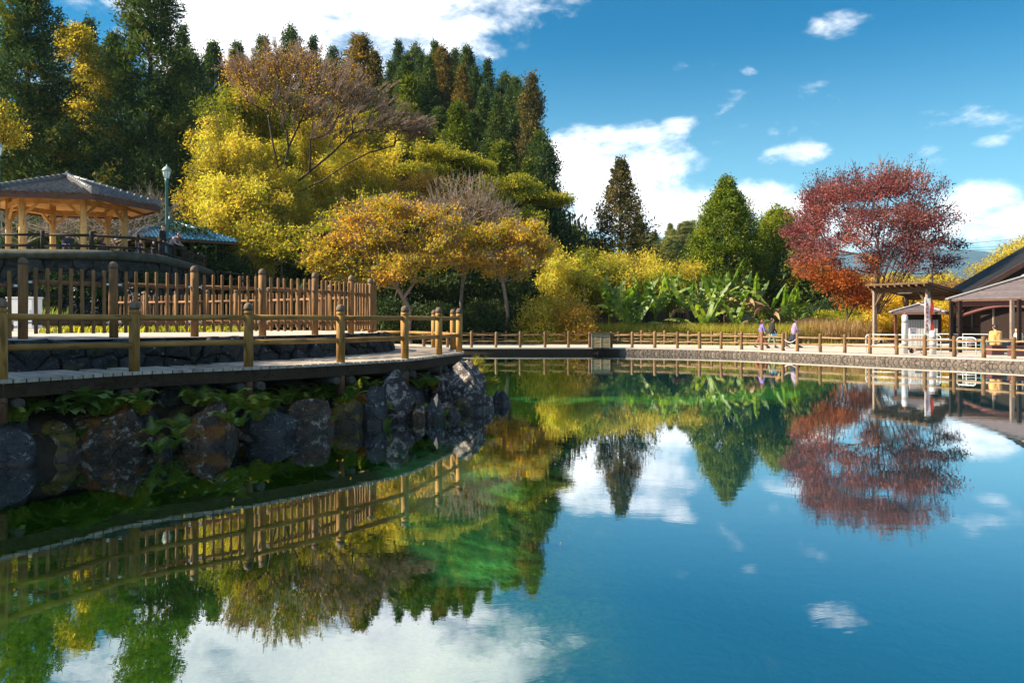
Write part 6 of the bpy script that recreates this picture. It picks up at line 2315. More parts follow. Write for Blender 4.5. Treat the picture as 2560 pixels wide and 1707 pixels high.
# layered lime trees
b = ground_at(1010 * VS, 68)
broad_tree('layered_lime_tree', (b.x, b.y, b.z - 0.2), 6.0, [vp(1000, 352, 68), vp(1050, 372, 68), vp(950, 395, 68), vp(1090, 388, 68), vp(1000, 400, 67)], [(1.9, 2.2, 0.6), (1.8, 2.2, 0.6), (1.8, 2.0, 0.8), (1.5, 2.0, 0.5), (1.7, 2.0, 0.6)], 200, 110, 'l_lime',
           'flat-topped lime-green tree in front of the cedar hill', 'tree', sig=0.45, flat=0.35, size=(0.2, 0.11), zmin=-0.4)
b = ground_at(1150 * VS, 65)
broad_tree('layered_lime_tree', (b.x, b.y, b.z - 0.2), 4.5, [vp(1190, 428, 65), vp(1240, 455, 65), vp(1165, 470, 65), vp(1275, 462, 65), vp(1200, 500, 64)], [(1.5, 1.8, 0.7), (1.7, 1.8, 0.5), (1.5, 1.8, 0.7), (1.2, 1.6, 0.4), (1.6, 1.8, 0.6)], 190, 110, 'l_lime',
           'yellow-green layered tree with a dark limb pointing right', 'tree', sig=0.42, flat=0.35, size=(0.2, 0.11), zmin=-0.4, lean=(1.2, 0))
# orange-gold trees by the shore
def ragged(ells, n_, freq=0.75, thr=-0.12):
    """targets filling a ragged mass: union of ellipsoids with noise-shaped gaps"""
    out = []
    vol = np.array([r_[0] * r_[2] for _, r_ in ells])
    vol = vol / vol.sum()
    while len(out) < n_:
        c_, r_ = ells[rng.choice(len(ells), p=vol)]
        q = ellip_targets(c_, r_, 1, 0.05, -1.0)[0]
        if noise.noise(Vector(q) * freq + Vector((4.0, 1.0, 7.0))) > thr or rng.random() < 0.12:
            out.append(q)
    return out


b = ground_at(940 * VS, 49)
broad_tree('golden_cherry_tree', (b.x, b.y, b.z - 0.2), 2.4, None, None, 0, 44, 'l_orange', 'wide ochre-gold cherry tree spreading over the dark shore', 'tree', sig=0.30, flat=0.55, size=(0.19, 0.1), bark='barkgrey', bare=0.22, twigs=9, twigbark='barktan', extra=[('l_lime', 0.8, lambda p: noise.noise(Vector(p) * 0.5) > 0.05)],
           targets=ragged([(vp(830, 515, 49), (2.6, 2.4, 0.9)), (vp(930, 490, 49), (2.8, 2.4, 1.1)), (vp(860, 480, 51), (2.4, 2.0, 1.0)), (vp(735, 600, 47.5), (1.3, 1.4, 1.1)), (vp(870, 640, 47), (2.8, 1.4, 0.7)), (vp(770, 565, 48), (1.6, 1.8, 1.2)), (vp(870, 565, 48), (2.8, 2.2, 1.4)), (vp(980, 560, 48.5), (2.6, 2.2, 1.5)), (vp(800, 615, 47.5), (2.0, 1.6, 0.8)), (vp(930, 615, 47), (2.6, 1.6, 0.9)), (vp(1010, 505, 50), (1.8, 1.8, 0.9))], 560))
b = ground_at(1165 * VS, 50)
broad_tree('golden_cherry_tree', (b.x, b.y, b.z - 0.2), 2.4, None, None, 0, 44, 'l_orange', 'brownish gold cherry tree above the olive shrubs at the shore bend', 'tree', sig=0.30, flat=0.55, size=(0.19, 0.1), bark='barkgrey', bare=0.22, twigs=9, twigbark='barktan', extra=[('l_lime', 0.8, lambda p: noise.noise(Vector(p) * 0.5) > 0.0)],
           targets=ragged([(vp(1120, 555, 50), (2.4, 2.0, 1.3)), (vp(1200, 545, 50), (1.9, 1.8, 1.2)), (vp(1110, 605, 49), (2.2, 1.8, 0.9)), (vp(1190, 600, 49.5), (2.2, 1.8, 1.1)), (vp(1250, 575, 50), (1.0, 1.2, 0.7)), (vp(1060, 590, 49), (1.5, 1.6, 1.0))], 340))
b = ground_at(905 * VS, 53)
broad_tree('olive_maple_tree', (b.x, b.y, b.z - 0.2), 2.4, None, None, 0, 46, 'l_lime', 'olive-green maple filling in behind the ochre cherry', 'tree', sig=0.34, flat=0.5, size=(0.2, 0.11), bark='bark', bare=0.1,
           targets=ragged([(vp(1060, 545, 54), (3.0, 2.0, 1.6)), (vp(880, 470, 55), (2.6, 2.0, 1.2)), (vp(760, 520, 54), (2.4, 2.0, 1.6)), (vp(960, 600, 53), (3.4, 1.8, 1.2)), (vp(1180, 515, 55), (2.4, 2.0, 1.2)), (vp(700, 590, 53), (2.0, 1.8, 1.3)), (vp(640, 560, 54), (2.2, 1.8, 1.8))], 290, 0.6, -0.05))
b = ground_at(1060 * VS, 53)
broad_tree('bare_cherry_tree', (b.x, b.y, b.z - 0.2), 3.5, [tuple(at(1070 * VS, 460 * VS, 53)), tuple(at(1010 * VS, 500 * VS, 52)), tuple(at(1120 * VS, 500 * VS, 53))], [(2.5, 2.2, 1.6), (2.2, 2, 1.4), (2.0, 2, 1.2)], 420, 5, 'l_brown',
           'bare grey-twigged cherry between the golden trees', 'tree', sig=0.45, size=(0.15, 0.08), bark='barktan', tip=0.013, zmin=-0.5, wob=0.14)
b = ground_at(985 * VS, 64)
broad_tree('rust_tree', (b.x, b.y, b.z - 0.2), 4.0, [vp(970, 430, 64), vp(935, 470, 64)], [(1.8, 1.6, 1.2), (1.7, 1.6, 1.2)], 110, 70, 'l_orange', 'small rust-orange tree under the flat lime tree', 'tree', sig=0.42, size=(0.18, 0.1), zmin=-0.6, bark='barkgrey')
# yellow tree between the big cedars
b = ground_at(205 * VS, 79)
broad_tree('ginkgo_tree', (b.x, b.y, b.z - 0.2), 9, [vp(180, 125, 79), vp(215, 190, 79), vp(200, 270, 79), vp(165, 85, 79)], [(2.3, 2, 2.3), (2.5, 2, 2.6), (2.6, 2, 2.6), (1.5, 1.5, 1.4)], 220, 95, 'l_bamboo',
           'bright yellow tree between the two huge cedars', 'tree', sig=0.45, size=(0.2, 0.14))
b = ground_at(-8 * VS, 52)
broad_tree('ginkgo_tree', (b.x, b.y, b.z - 0.2), 4, [tuple(at(-10 * VS, 300 * VS, 52))], [(1.6, 1.6, 2.4)], 60, 80, 'l_bamboo', 'yellow foliage beside the huge cedar over the gazebo', 'tree', sig=0.45, size=(0.2, 0.12))

# dark bare-branched cherries behind the gazebo
for (vx, vy, D, w_, h_) in [(60, 490, 47, 3.4, 1.5), (262, 490, 46.5, 2.6, 1.5), (190, 500, 48, 3.0, 1.4), (345, 478, 55, 2.0, 1.6)]:
    bb = ground_at(vx * VS, D)
    broad_tree('weeping_cherry', (bb.x, bb.y, UP_Z - 0.1), 1.7, [tuple(at(vx * VS, (vy + 15) * VS, D))], [(w_, 1.8, h_)], 150, 0, 'l_brown', 'leafless weeping cherry with pale grey twigs behind the gazebo columns', 'tree', 'bare cherries behind the gazebo', sig=0.5, bark='barktan', tip=0.012, wob=0.2, zmin=-0.7, rmax=0.14)

# ------------------------------------------------------------------ shrubs
dk = [bush_mesh('foliage', (2.2, 2.0, 2.4), 150, 60, 0.34, (0.22, 0.10), 'l_dark') for k in range(3)]
stem_me = MB().tube([(0, 0, -0.3), (0.05, 0.02, 0.7), (0.0, 0.1, 1.7)], [0.09, 0.06, 0.03], 6).mesh('stem', M['bark'])


def dark_bush(px, D, sx=1.0, sz=1.0, mat=None, label='dark evergreen shrub in the shade at the foot of the slope', group='evergreen shrubs along the slope foot', dz=0):
    bb = ground_at(px, D)
    t = thing('evergreen_shrub', (bb.x, bb.y, bb.z - 0.1 + dz), label, 'shrub', group, random.random() * 6.28)
    t.scale = (sx, sx, sz)
    f_ = obj('foliage', random.choice(dk), t)
    if mat:
        f_.material_slots[0].link = 'OBJECT'
        f_.material_slots[0].material = M[mat]
    obj('stem', stem_me, t)
    return t


for vx in range(500, 1250, 38):      # shade band behind the picket fence
    dark_bush((vx + random.uniform(-12, 12)) * VS, random.uniform(54, 58), 1.1, random.uniform(1.3, 1.9))
for vx in range(560, 1320, 46):
    dark_bush((vx + random.uniform(-12, 12)) * VS, random.uniform(61, 68), 1.3, random.uniform(1.6, 2.2))
for vx in range(880, 1210, 36):
    dark_bush((vx + random.uniform(-8, 8)) * VS, random.uniform(50.5, 52), 0.9, random.uniform(0.9, 1.3))
for vx in range(-40, 520, 42):
    dark_bush((vx + random.uniform(-12, 12)) * VS, random.uniform(52, 56), 1.3, random.uniform(1.2, 1.9), label='dark evergreen shrub below the cedars behind the upper terrace', group='evergreen shrubs behind the upper terrace')
for (vx, D, sx, sz) in [(1270, 76, 1.6, 3.0), (1300, 80, 1.7, 3.2), (1335, 84, 1.5, 3.4), (1245, 72, 1.4, 2.6), (1320, 74, 1.3, 2.2), (1360, 86, 1.3, 2.4)]:
    dark_bush(vx * VS, D, sx, sz, 'l_dark', 'dark broad-leaved tree at the right flank of the cedar hill', 'broad-leaved trees at the hill flank')
for (vx, D, sx, sz) in [(1880, 60, 1.1, 1.2), (1925, 62, 1.0, 1.1), (1500, 100, 2.0, 2.5), (1560, 100, 2.0, 2.4), (1480, 96, 1.8, 2.6), (1610, 95, 1.6, 2.0), (1530, 92, 1.8, 2.0)]:
    dark_bush(vx * VS, D, sx, sz, None, 'dark shrub between the trees behind the banana grove', 'shrubs behind the banana grove')
# olive-gold shrubs at the shore bend
for (vx, D, rx, rz_, mt_, lab) in [(1240, 50, 1.7, 3.0, 'l_bamboo', 'olive-gold shrub at the shore bend below the golden cherry'), (1320, 50, 1.9, 2.6, 'l_orange', 'amber shrub leaning towards the banana grove'), (1285, 52.5, 2.0, 3.9, 'l_bamboo', 'tall yellow-olive shrub behind the amber one'),
                               (1215, 53, 1.6, 2.6, 'l_dark', 'dark green shrub behind the olive-gold one'), (1185, 51, 1.4, 2.2, 'l_dark', 'dark shrub beside the shaded path fence'),
                               (1900, 55, 1.3, 1.9, 'l_lime', 'lime-green shrub under the left edge of the maple'), (1945, 57, 1.5, 2.2, 'l_lime', 'yellow-green shrub behind the maple trunk'),
                               (2035, 54, 1.6, 1.9, 'l_yellow', 'golden shrub behind the white pillar'), (2085, 55, 1.5, 2.3, 'l_yellow', 'golden shrub behind the small booth'), (1980, 56, 1.4, 1.7, 'l_bamboo', 'straw-yellow shrub behind the shelter post'),
                               (2150, 57, 1.7, 2.5, 'l_yellow', 'golden shrub behind the shelter roof end'), (2235, 56, 1.8, 2.8, 'l_yellow', 'golden shrub seen through the kiosk frame'), (2275, 58, 1.8, 3.0, 'l_yellow', 'golden shrub behind the kiosk'),
                               (2200, 60, 2.0, 3.2, 'l_bamboo', 'tall golden shrub between shelter and kiosk')]:
    bb = ground_at(vx * VS, D)
    bush('autumn_shrub', (bb.x, bb.y, bb.z - 0.05), (rx, rx, rz_), 130, 75, 0.30, (0.2, 0.08), mt_, lab, bark='barkgrey')
# feathery bamboo behind the bananas
for (vx, vy, D, sp) in [(1300, 585, 60, 1.6), (1345, 592, 61, 1.7), (1385, 612, 58, 1.5), (1418, 606, 60, 1.4), (1462, 595, 62, 1.7), (1500, 622, 60, 1.3), (1545, 625, 61, 1.3), (1590, 615, 62, 1.4), (1440, 630, 58, 1.4), (1340, 640, 56, 1.5), (1525, 640, 58, 1.2), (1280, 620, 58, 1.4)]:
    bb = ground_at(vx * VS, D)
    ht = CH + (HY - vy * VS) / F * D - bb.z
    bamboo('feathery_bamboo', (bb.x, bb.y, bb.z), ht * 1.02, 20, sp, 58, (0.3, 0.07), 'l_lime' if vx % 2 else 'l_bamboo', 'feathery lime-yellow bamboo tuft behind the banana grove', 'bamboo tufts behind the bananas', 0.75)
# golden woods at the far right
for k in range(40):
    vx = rng.uniform(1960, 2400) if k % 3 else rng.uniform(1960, 2140)
    D = rng.uniform(80, 150)
    vy = np.interp(vx, [1960, 2080, 2180, 2260, 2300, 2400], [668, 664, 652, 650, 622, 600]) + rng.uniform(0, 30)
    bb = ground_at(vx * VS, D)
    ht = max(4.0, CH + (HY - vy * VS) / F * D - bb.z)
    t_ = dark_bush(vx * VS, D, 1.8, ht / 2.4, ['l_yellow', 'l_bamboo', 'l_brown'][k % 3], 'golden autumn tree in the wood beyond the kiosk', 'golden wood beyond the kiosk')
for (vx, vy, D, w_) in [(2310, 585, 72, 3.0), (2350, 560, 70, 3.0), (2385, 540, 74, 3.2)]:
    bb = ground_at(vx * VS, D)
    zt = CH + (HY - vy * VS) / F * D
    broad_tree('golden_oak', (bb.x, bb.y, bb.z), 2.6, [(bb.x, bb.y, zt - 2.2)], [(w_, w_ * 0.9, 2.4)], 150, 55, 'l_bamboo', 'half-bare golden oak rising behind the big dark roof', 'tree', 'oaks behind the dark roof', sig=0.45, size=(0.2, 0.11), bark='barkgrey')


# ------------------------------------------------------------------ banana grove
def banana_leaf_mesh(L, Wd, up0, bend, torn, dry, fold=0.5):
    K = 12
    vs, fs, vv = [], [], []
    pts = []
    a = up0
    p = Vector((0, 0, 0))
    for k in range(K + 1):
        pts.append((p.copy(), a))
        p = p + Vector((math.cos(a), 0, math.sin(a))) * (L / K)
        a -= bend / K * (0.4 + 1.3 * k / K)
    prof = [0.10, 0.12, 0.55, 0.85, 0.97, 1.0, 1.0, 0.97, 0.9, 0.8, 0.62, 0.36, 0.03]
    for k in range(K):
        (p0, a0), (p1, a1) = pts[k], pts[k + 1]
        for side in (-1, 1):
            w0, w1 = Wd * prof[k], Wd * prof[k + 1]
            if k > 1 and random.random() < torn:
                g_ = random.uniform(0.08, 0.35)
            else:
                g_ = 0.0
            fo0 = fold if not dry else 1.25 + random.uniform(-0.3, 0.2)
            n0 = Vector((-math.sin(a0), 0, math.cos(a0)))
            fo = fo0 + (random.uniform(-0.25, 0.5) if torn > 0 else 0)
            e0 = p0 + (Vector((0, side, 0)) * math.cos(fo) - n0 * math.sin(fo) * (1 if dry or fo > 0.6 else -0.55)) * w0
            e1 = p1 + (Vector((0, side, 0)) * math.cos(fo) - n0 * math.sin(fo) * (1 if dry or fo > 0.6 else -0.55)) * w1
            e1 = e1 + (e0 - e1) * g_
            i = len(vs)
            vs += [p0, p1, e1, e0]
            fs.append((i, i + 1, i + 2, i + 3))
            vv += [random.uniform(0.2, 0.8)] * 4
    # midrib
    m = MB().tube([q[0] for q in pts], [0.035 * (1 - 0.85 * k / K) for k in range(K + 1)], 4)
    i = len(vs)
    vs += [Vector(q) for q in m.v]
    fs4 = fs + [tuple(i + j for j in f) for f in m.f if len(f) == 4]
    vv += [0.95] * len(m.v)
    return np_mesh('leaf', np.array([tuple(q) for q in vs]), np.array(fs4), vv, mat=M['l_bananadry'] if dry else M['l_banana'])


BL = [banana_leaf_mesh(2.7, 0.27, 1.25, 0.6, 0.15, False), banana_leaf_mesh(3.0, 0.27, 1.05, 1.1, 0.35, False), banana_leaf_mesh(2.7, 0.26, 0.85, 1.7, 0.5, False), banana_leaf_mesh(2.5, 0.25, 1.4, 0.25, 0.1, False),
      banana_leaf_mesh(2.8, 0.26, 0.7, 1.3, 0.55, False), banana_leaf_mesh(2.3, 0.25, 0.6, 2.4, 0.6, True), banana_leaf_mesh(2.0, 0.22, 0.9, 2.9, 0.6, True)]
GROVE = [(1400, 656, 54.5, 0), (1432, 662, 53.5, 0), (1470, 650, 55, 0), (1505, 655, 54, 0), (1540, 640, 55.5, 0), (1578, 650, 54.5, 1), (1610, 632, 56, 1), (1640, 645, 55, 1), (1672, 625, 56, 1), (1700, 640, 55, 2), (1735, 648, 55.5, 2), (1770, 655, 54.5, 2), (1800, 668, 54, 1), (1825, 680, 54.5, 1), (1450, 700, 52.5, 0), (1690, 690, 53, 2), (1620, 690, 53, 1)]
for (vx, vy, D, dry) in GROVE:
    bb = ground_at(vx * VS, D)
    ht = CH + (HY - vy * VS) / F * D - bb.z
    sth = ht - 1.75
    t = thing('banana_plant', (bb.x, bb.y, bb.z), ['green banana plant with broad upright leaves in the shaded end of the grove', 'tattered yellow-green banana plant in the middle of the grove', 'wind-torn banana plant with brown drooping leaves near the walkers'][dry], 'plant', 'banana grove')
    MB().tube([(0, 0, -0.1), (0.05, 0.02, sth * 0.5), (0, 0, sth), (0.02, 0, sth + 0.3)], [0.15, 0.12, 0.09, 0.04], 8).build('stem', M['l_bananadry'] if dry else M['l_lime'], t, False)
    nl = random.randint(7, 9)
    for k in range(nl):
        if dry == 2:
            me_ = BL[random.choice([0, 1, 2, 4, 5, 5, 6])]
        elif dry == 1:
            me_ = BL[random.choice([0, 1, 2, 3, 4, 5])]
        else:
            me_ = BL[random.choice([0, 0, 1, 2, 3, 3, 4])]
        obj('leaf', me_, t, loc=(0, 0, sth - random.uniform(0.0, 0.45)), rot=(0, 0, 6.28 * k / nl + random.uniform(-0.4, 0.4)), scale=(random.uniform(0.85, 1.2),) * 3)


# ------------------------------------------------------------------ tall grass, reeds and ground cover
def blades(name, XY, hmin, hmax, wd, leafm, lean=0.35, z=None):
    n = len(XY)
    Z = zf(XY[:, 0], XY[:, 1]) if z is None else np.full(n, z)
    hgt = rng.uniform(hmin, hmax, n)
    a = rng.random(n) * 6.28
    dx, dy = np.cos(a), np.sin(a)
    ln = lean * hgt * rng.uniform(0.2, 1.2, n)
    b0 = np.stack([XY[:, 0], XY[:, 1], Z - 0.03], 1)
    sd = np.stack([-dy, dx, np.zeros(n)], 1) * wd * 0.5
    md = b0 + np.stack([dx * ln * 0.3, dy * ln * 0.3, hgt * 0.62], 1)
    tp = b0 + np.stack([dx * ln, dy * ln, hgt], 1)
    V = np.stack([b0 - sd, b0 + sd, md + sd * 0.8, md - sd * 0.8, tp], 1).reshape(-1, 3)
    k = np.arange(n)[:, None] * 5
    Q = np.concatenate([k + np.array([[0, 1, 2, 3]]), k + np.array([[3, 2, 4, 4]])], 0)
    Q1 = k + np.array([[0, 1, 2]])
    Q2 = k + np.array([[0, 2, 3]])
    Q3 = k + np.array([[3, 2, 4]])
    v = np.repeat(np.clip(rng.normal(0.5, 0.25, n), 0, 1), 5)
    o = obj(name, np_mesh(name, V, np.concatenate([Q1, Q2, Q3]), v, mat=M[leafm]))
    o['kind'] = 'stuff'
    return o


def scatter(n, px0, px1, D0, D1):
    px = rng.uniform(px0, px1, n)
    D = rng.uniform(D0, D1, n)
    return np.stack([(px - CX) / F * D, D], 1)


o = blades('tall_grass', np.concatenate([scatter(11000, 1480, 2040, 49.6, 52.5), scatter(3500, 1440, 1560, 49.5, 51)]), 0.6, 1.5, 0.035, 'l_grass', 0.5)
tag(o, 'tall sunlit yellow-green grass between path fence and banana grove', 'grass')
o = blades('dry_reeds', scatter(2600, 1990, 2190, 49.5, 52.5), 0.8, 1.9, 0.03, 'l_reed', 0.35)
tag(o, 'dry tan reeds left of the shelter post', 'reeds')
o = blades('meadow_grass', np.concatenate([scatter(5000, 1120, 2150, 48.8, 50.5)]), 0.08, 0.3, 0.03, 'l_grass', 0.6)
tag(o, 'short mown grass strip behind the path fence', 'grass')
o = blades('verge_grass', np.concatenate([scatter(2500, -60, 560, 27.5, 32.5)]), 0.15, 0.5, 0.03, 'l_fern', 0.5)
tag(o, 'green grass at the foot of the tall retaining wall', 'grass')
# low ground cover on the terrace, in tufts along the fence
cc_ = []
for (px, D, k, s_) in [(155, 17.5, 260, 0.16), (172, 17.5, 200, 0.14), (235, 18, 240, 0.28), (262, 18, 200, 0.22), (380, 18.5, 220, 0.3), (420, 18.5, 300, 0.3), (445, 18.5, 260, 0.26), (505, 19, 220, 0.2), (545, 19, 260, 0.3), (580, 19, 200, 0.2)]:
    x = (px - CX) / F * D
    cc_.append(np.stack([x + rng.normal(size=k) * s_, D + rng.normal(size=k) * 0.3], 1))
o = blades('ground_cover', np.concatenate(cc_), 0.05, 0.17, 0.035, 'l_lime', 0.9, z=TERR_Z + 0.03)
tag(o, 'bright green low weeds on the paved terrace behind the picket fence', 'weeds')
# white flowering twigs on the retaining wall
P = []
for (px, py, n_) in [(185, 745, 40), (235, 770, 30), (330, 745, 80), (360, 765, 70), (380, 740, 40)]:
    for k in range(n_):
        q = at(px + rng.normal() * 12, py + rng.normal() * 18, 32.6 + rng.normal() * 0.15)
        P.append(tuple(q))
P = np.array(P)
o = obj('white_blossom_shrub', leaf_mesh('white_blossom_shrub', P, unit(rng.normal(size=P.shape)), 0.10, 0.08, rng.random(len(P)), M['blossom']))
o.location = (0, 0, 0)
tag(o, 'pale blossoming twigs trailing down the dark retaining wall', 'shrub')

# evergreen standing outside the picture on the left; it shades the left end of the deck
broad_tree('evergreen_oak', (-17.2, 9.6, 1.2), 3.2, [(-17.0, 9.6, 7.2)], [(2.9, 2.9, 2.6)], 150, 110, 'l_dark', 'dense evergreen oak on the lawn left of the terrace', 'tree', sig=0.5, size=(0.26, 0.15))

n_ = 60
XY = np.stack([rng.uniform(-5, 12, n_), rng.uniform(4, 34, n_)], 1)
XY[:40] = np.stack([rng.uniform(-3.5, 0.5, 40), rng.uniform(6, 13, 40)], 1)
XY = XY[:48]
ok_ = in_poly(XY[:, 0], XY[:, 1], POND) & (dist_line(XY[:, 0], XY[:, 1], POND, True) > 0.25)
XY = XY[ok_]
a_ = rng.random(len(XY)) * 6.28
A = np.stack([np.cos(a_), np.sin(a_), np.zeros(len(XY))], 1)
B = np.stack([-np.sin(a_), np.cos(a_), np.zeros(len(XY))], 1)
P = np.concatenate([XY, np.full((len(XY), 1), 0.006)], 1)
Lf = rng.uniform(0.018, 0.034, (len(XY), 1))
V = np.stack([P, P + A * Lf * 0.5 + B * Lf * 0.28 + np.array([0, 0, 0.004]), P + A * Lf, P + A * Lf * 0.5 - B * Lf * 0.28 + np.array([0, 0, 0.004])], 1).reshape(-1, 3)
o = obj('floating_leaves', np_mesh('floating_leaves', V, np.arange(len(V)).reshape(-1, 4), np.repeat(rng.random(len(XY)), 4), mat=M['l_yellow']))
o['kind'] = 'stuff'
tag(o, 'scattered tiny fallen leaves floating on the pond', 'leaves')

iv = bush_mesh('foliage', (0.8, 0.35, 0.55), 60, 40, 0.13, (0.10, 0.07), 'l_dark')
for k, s_ in enumerate(np.arange(cK.near((-27, 33.3)), cK.near((-16.4, 37)), 1.15)):
    p_, n_2 = cK.pos(s_ + rng.normal() * 0.3), cK.nrm(s_)
    q_ = p_ + n_2 * 0.12
    t_ = thing('wall_ivy', (q_[0], q_[1], 1.9 + rng.random() * 1.3), 'dark ivy clump clinging to the tall retaining wall', 'ivy', 'ivy on the retaining wall', math.atan2(n_2[0], -n_2[1]))
    t_.scale = (rng.uniform(0.6, 1.3), 1, rng.uniform(0.5, 1.5))
    obj('foliage', iv, t_)
# ------------------------------------------------------------------ people
DG = None


def blob_mesh(name, caps, mat, vox=0.016):
    """one continuous skin round a set of tapered capsules"""
    m = MB()
    for (a, b, ra, rb) in caps:
        a, b = Vector(a), Vector(b)
        d = b - a
        if d.length < 1e-4:
            d = Vector((0, 0, 1e-3))
        d.normalize()
        pts, rad = [], []
        for k in range(4):
            th = math.pi / 2 * k / 4
            pts.append(a - d * ra * math.cos(th))
            rad.append(max(0.002, ra * math.sin(th)))
        pts += [a, b]
        rad += [ra, rb]
        for k in range(3, -1, -1):
            th = math.pi / 2 * k / 4
            pts.append(b + d * rb * math.cos(th))
            rad.append(max(0.002, rb * math.sin(th)))
        m.tube(pts, rad, 12, True)
    me = m.mesh(name, None)
    o = bpy.data.objects.new('tmp', me)
    COL.objects.link(o)
    md = o.modifiers.new('r', 'REMESH')
    md.mode = 'VOXEL'
    md.voxel_size = vox
    sm = o.modifiers.new('s', 'SMOOTH')
    sm.iterations = 3
    dg = bpy.context.evaluated_depsgraph_get()
    me2 = bpy.data.meshes.new_from_object(o.evaluated_get(dg))
    bpy.data.objects.remove(o)
    me2.name = name
    me2.materials.clear()
    me2.materials.append(mat)
    me2.polygons.foreach_set('use_smooth', np.ones(len(me2.polygons), bool))
    return me2


def person(loc, face, H, label, pose='stand', top='c_purple', bottom='c_navy', shoes='c_shoe', hair='hairdark', skirt=False, longhair=True, bag=None, lean=0.0, step=0.0, jacket=False, arm=0.35, group=None):
    """facing +X in local space, scaled to height H"""
    t = thing('person', loc, label, 'person', group, face)
    S = lambda x, y, z: (x * H, y * H, z * H)
    R_ = lambda r: r * H
    hipz = 0.50
    sit = pose in ('sit', 'kneel')
    if sit:
        hipz = 0.265
    ln = lean
    cs, sn = math.cos(ln), math.sin(ln)

    def T(x, z, y=0.0):                 # torso coordinates: distance z above the hip, lean forward
        return S(x * cs + z * sn, y, hipz + z * cs - x * sn)
    neck, chest, waist = T(0, 0.325), T(0.0, 0.235), T(0, 0.08)
    hd = T(0.012, 0.405)
    if lean > 0.3:
        hd = (hd[0] + 0.02 * H, hd[1], hd[2] + 0.015 * H)
    hv = Vector(hd)
    fw = Vector((1, 0, 0))
    skin, topc, botc, shoe = [], [], [], []
    # head and face
    skin += [(neck, tuple(hv + Vector((0, 0, -0.05 * H))), R_(0.030), R_(0.030))]
    skin += [(tuple(hv + Vector((0.004 * H, 0, -0.022 * H))), tuple(hv + Vector((-0.006 * H, 0, 0.022 * H))), R_(0.046), R_(0.053))]
    skin += [(tuple(hv + Vector((0.030 * H, 0, -0.050 * H))), tuple(hv + Vector((0.014 * H, 0, -0.045 * H))), R_(0.022), R_(0.03))]      # chin
    skin += [(tuple(hv + Vector((0.054 * H, 0, -0.012 * H))), tuple(hv + Vector((0.046 * H, 0, 0.008 * H))), R_(0.009), R_(0.007))]      # nose
    for sy in (-1, 1):
        skin += [(tuple(hv + Vector((-0.002 * H, sy * 0.052 * H, -0.01 * H))), tuple(hv + Vector((-0.004 * H, sy * 0.054 * H, 0.01 * H))), R_(0.009), R_(0.01))]
    # torso
    tor = [(T(0, 0.02), T(0, 0.10), R_(0.078), R_(0.070)), (T(0, 0.10), T(0, 0.24), R_(0.070), R_(0.082)), (T(0, 0.285, -0.075), T(0, 0.285, 0.075), R_(0.045), R_(0.045)), (T(0, 0.22, -0.05), T(0, 0.22, 0.05), R_(0.065), R_(0.065)), (T(0, 0.03, -0.035), T(0, 0.03, 0.035), R_(0.075), R_(0.075)),
           (T(0, 0.29), neck, R_(0.04), R_(0.034))]
    skin += [(a, b, ra * 0.93, rb * 0.93) for a, b, ra, rb in tor]
    topc += tor
    if jacket:
        topc += [(T(0, 0.0, -0.05), T(0, 0.2, -0.05), R_(0.085), R_(0.08)), (T(0, 0.0, 0.05), T(0, 0.2, 0.05), R_(0.085), R_(0.08))]
    # arms
    for sy, sw in ((-1, 1), (1, -1)):
        sh = T(0, 0.285, sy * 0.105)
        if pose == 'lean':
            elb = (sh[0] + 0.05 * H, sh[1] + sy * 0.02 * H, sh[2] - 0.15 * H)
            wr = (elb[0] + 0.10 * H, elb[1] - sy * 0.03 * H, elb[2] - 0.06 * H)
        elif sit:
            elb = (sh[0] + 0.02 * H, sh[1] + sy * 0.015 * H, sh[2] - 0.165 * H)
            wr = (elb[0] + 0.135 * H, elb[1] - sy * 0.06 * H, elb[2] - 0.01 * H)
        else:
            fwd = step * sw * 0.5
            elb = (sh[0] + fwd * 0.12 * H - 0.01 * H, sh[1] + sy * 0.018 * H, sh[2] - 0.165 * H)
            wr = (elb[0] + (fwd * 0.10 + arm * 0.14) * H, elb[1] - sy * 0.02 * H, elb[2] - (0.145 - arm * 0.07) * H)
        topc += [(sh, elb, R_(0.036), R_(0.030)), (elb, wr, R_(0.031), R_(0.024))]
        skin += [(sh, elb, R_(0.030), R_(0.025)), (elb, wr, R_(0.025), R_(0.017))]
        # palm, fingers and thumb
        e, w_ = Vector(elb), Vector(wr)
        d = (w_ - e).normalized()
        pal = w_ + d * 0.03 * H
        skin += [(wr, tuple(pal), R_(0.017), R_(0.020))]
        for q in range(4):
            off = Vector((0, (q - 1.5) * 0.009 * H, 0))
            b0 = pal + off
            b1 = b0 + d * (0.030 - 0.004 * abs(q - 1.3)) * H + Vector((0, 0, -0.008 * H))
            skin += [(tuple(b0), tuple(b1), R_(0.0075), R_(0.0065))]
        skin += [(tuple(w_ + d * 0.01 * H + Vector((0, -sy * 0.012 * H, 0))), tuple(w_ + d * 0.04 * H + Vector((0.006 * H, -sy * 0.024 * H, 0.004 * H))), R_(0.008), R_(0.007))]
    # legs
    for sy, sw in ((-1, 1), (1, -1)):
        hip = S(0, sy * 0.048, hipz)
        if pose == 'sit':
            kn = S(0.225, sy * 0.065, hipz + 0.005)
            an = S(0.235, sy * 0.06, 0.035)
        elif pose == 'kneel':
            kn = S(0.10, sy * 0.06, 0.045)
            an = S(-0.12, sy * 0.05, 0.04)
        else:
            f_ = step * sw
            kn = S(0.11 * f_ + 0.02, sy * 0.046, 0.275)
            an = S(0.20 * f_ - (0.03 if f_ < 0 else 0), sy * 0.045, 0.04 + (0.035 if f_ < -0.3 else 0.0))
        toe = (an[0] + 0.085 * H, an[1] + sy * 0.006 * H, an[2] - (0.022 if an[2] < 0.05 * H else 0.045) * H)
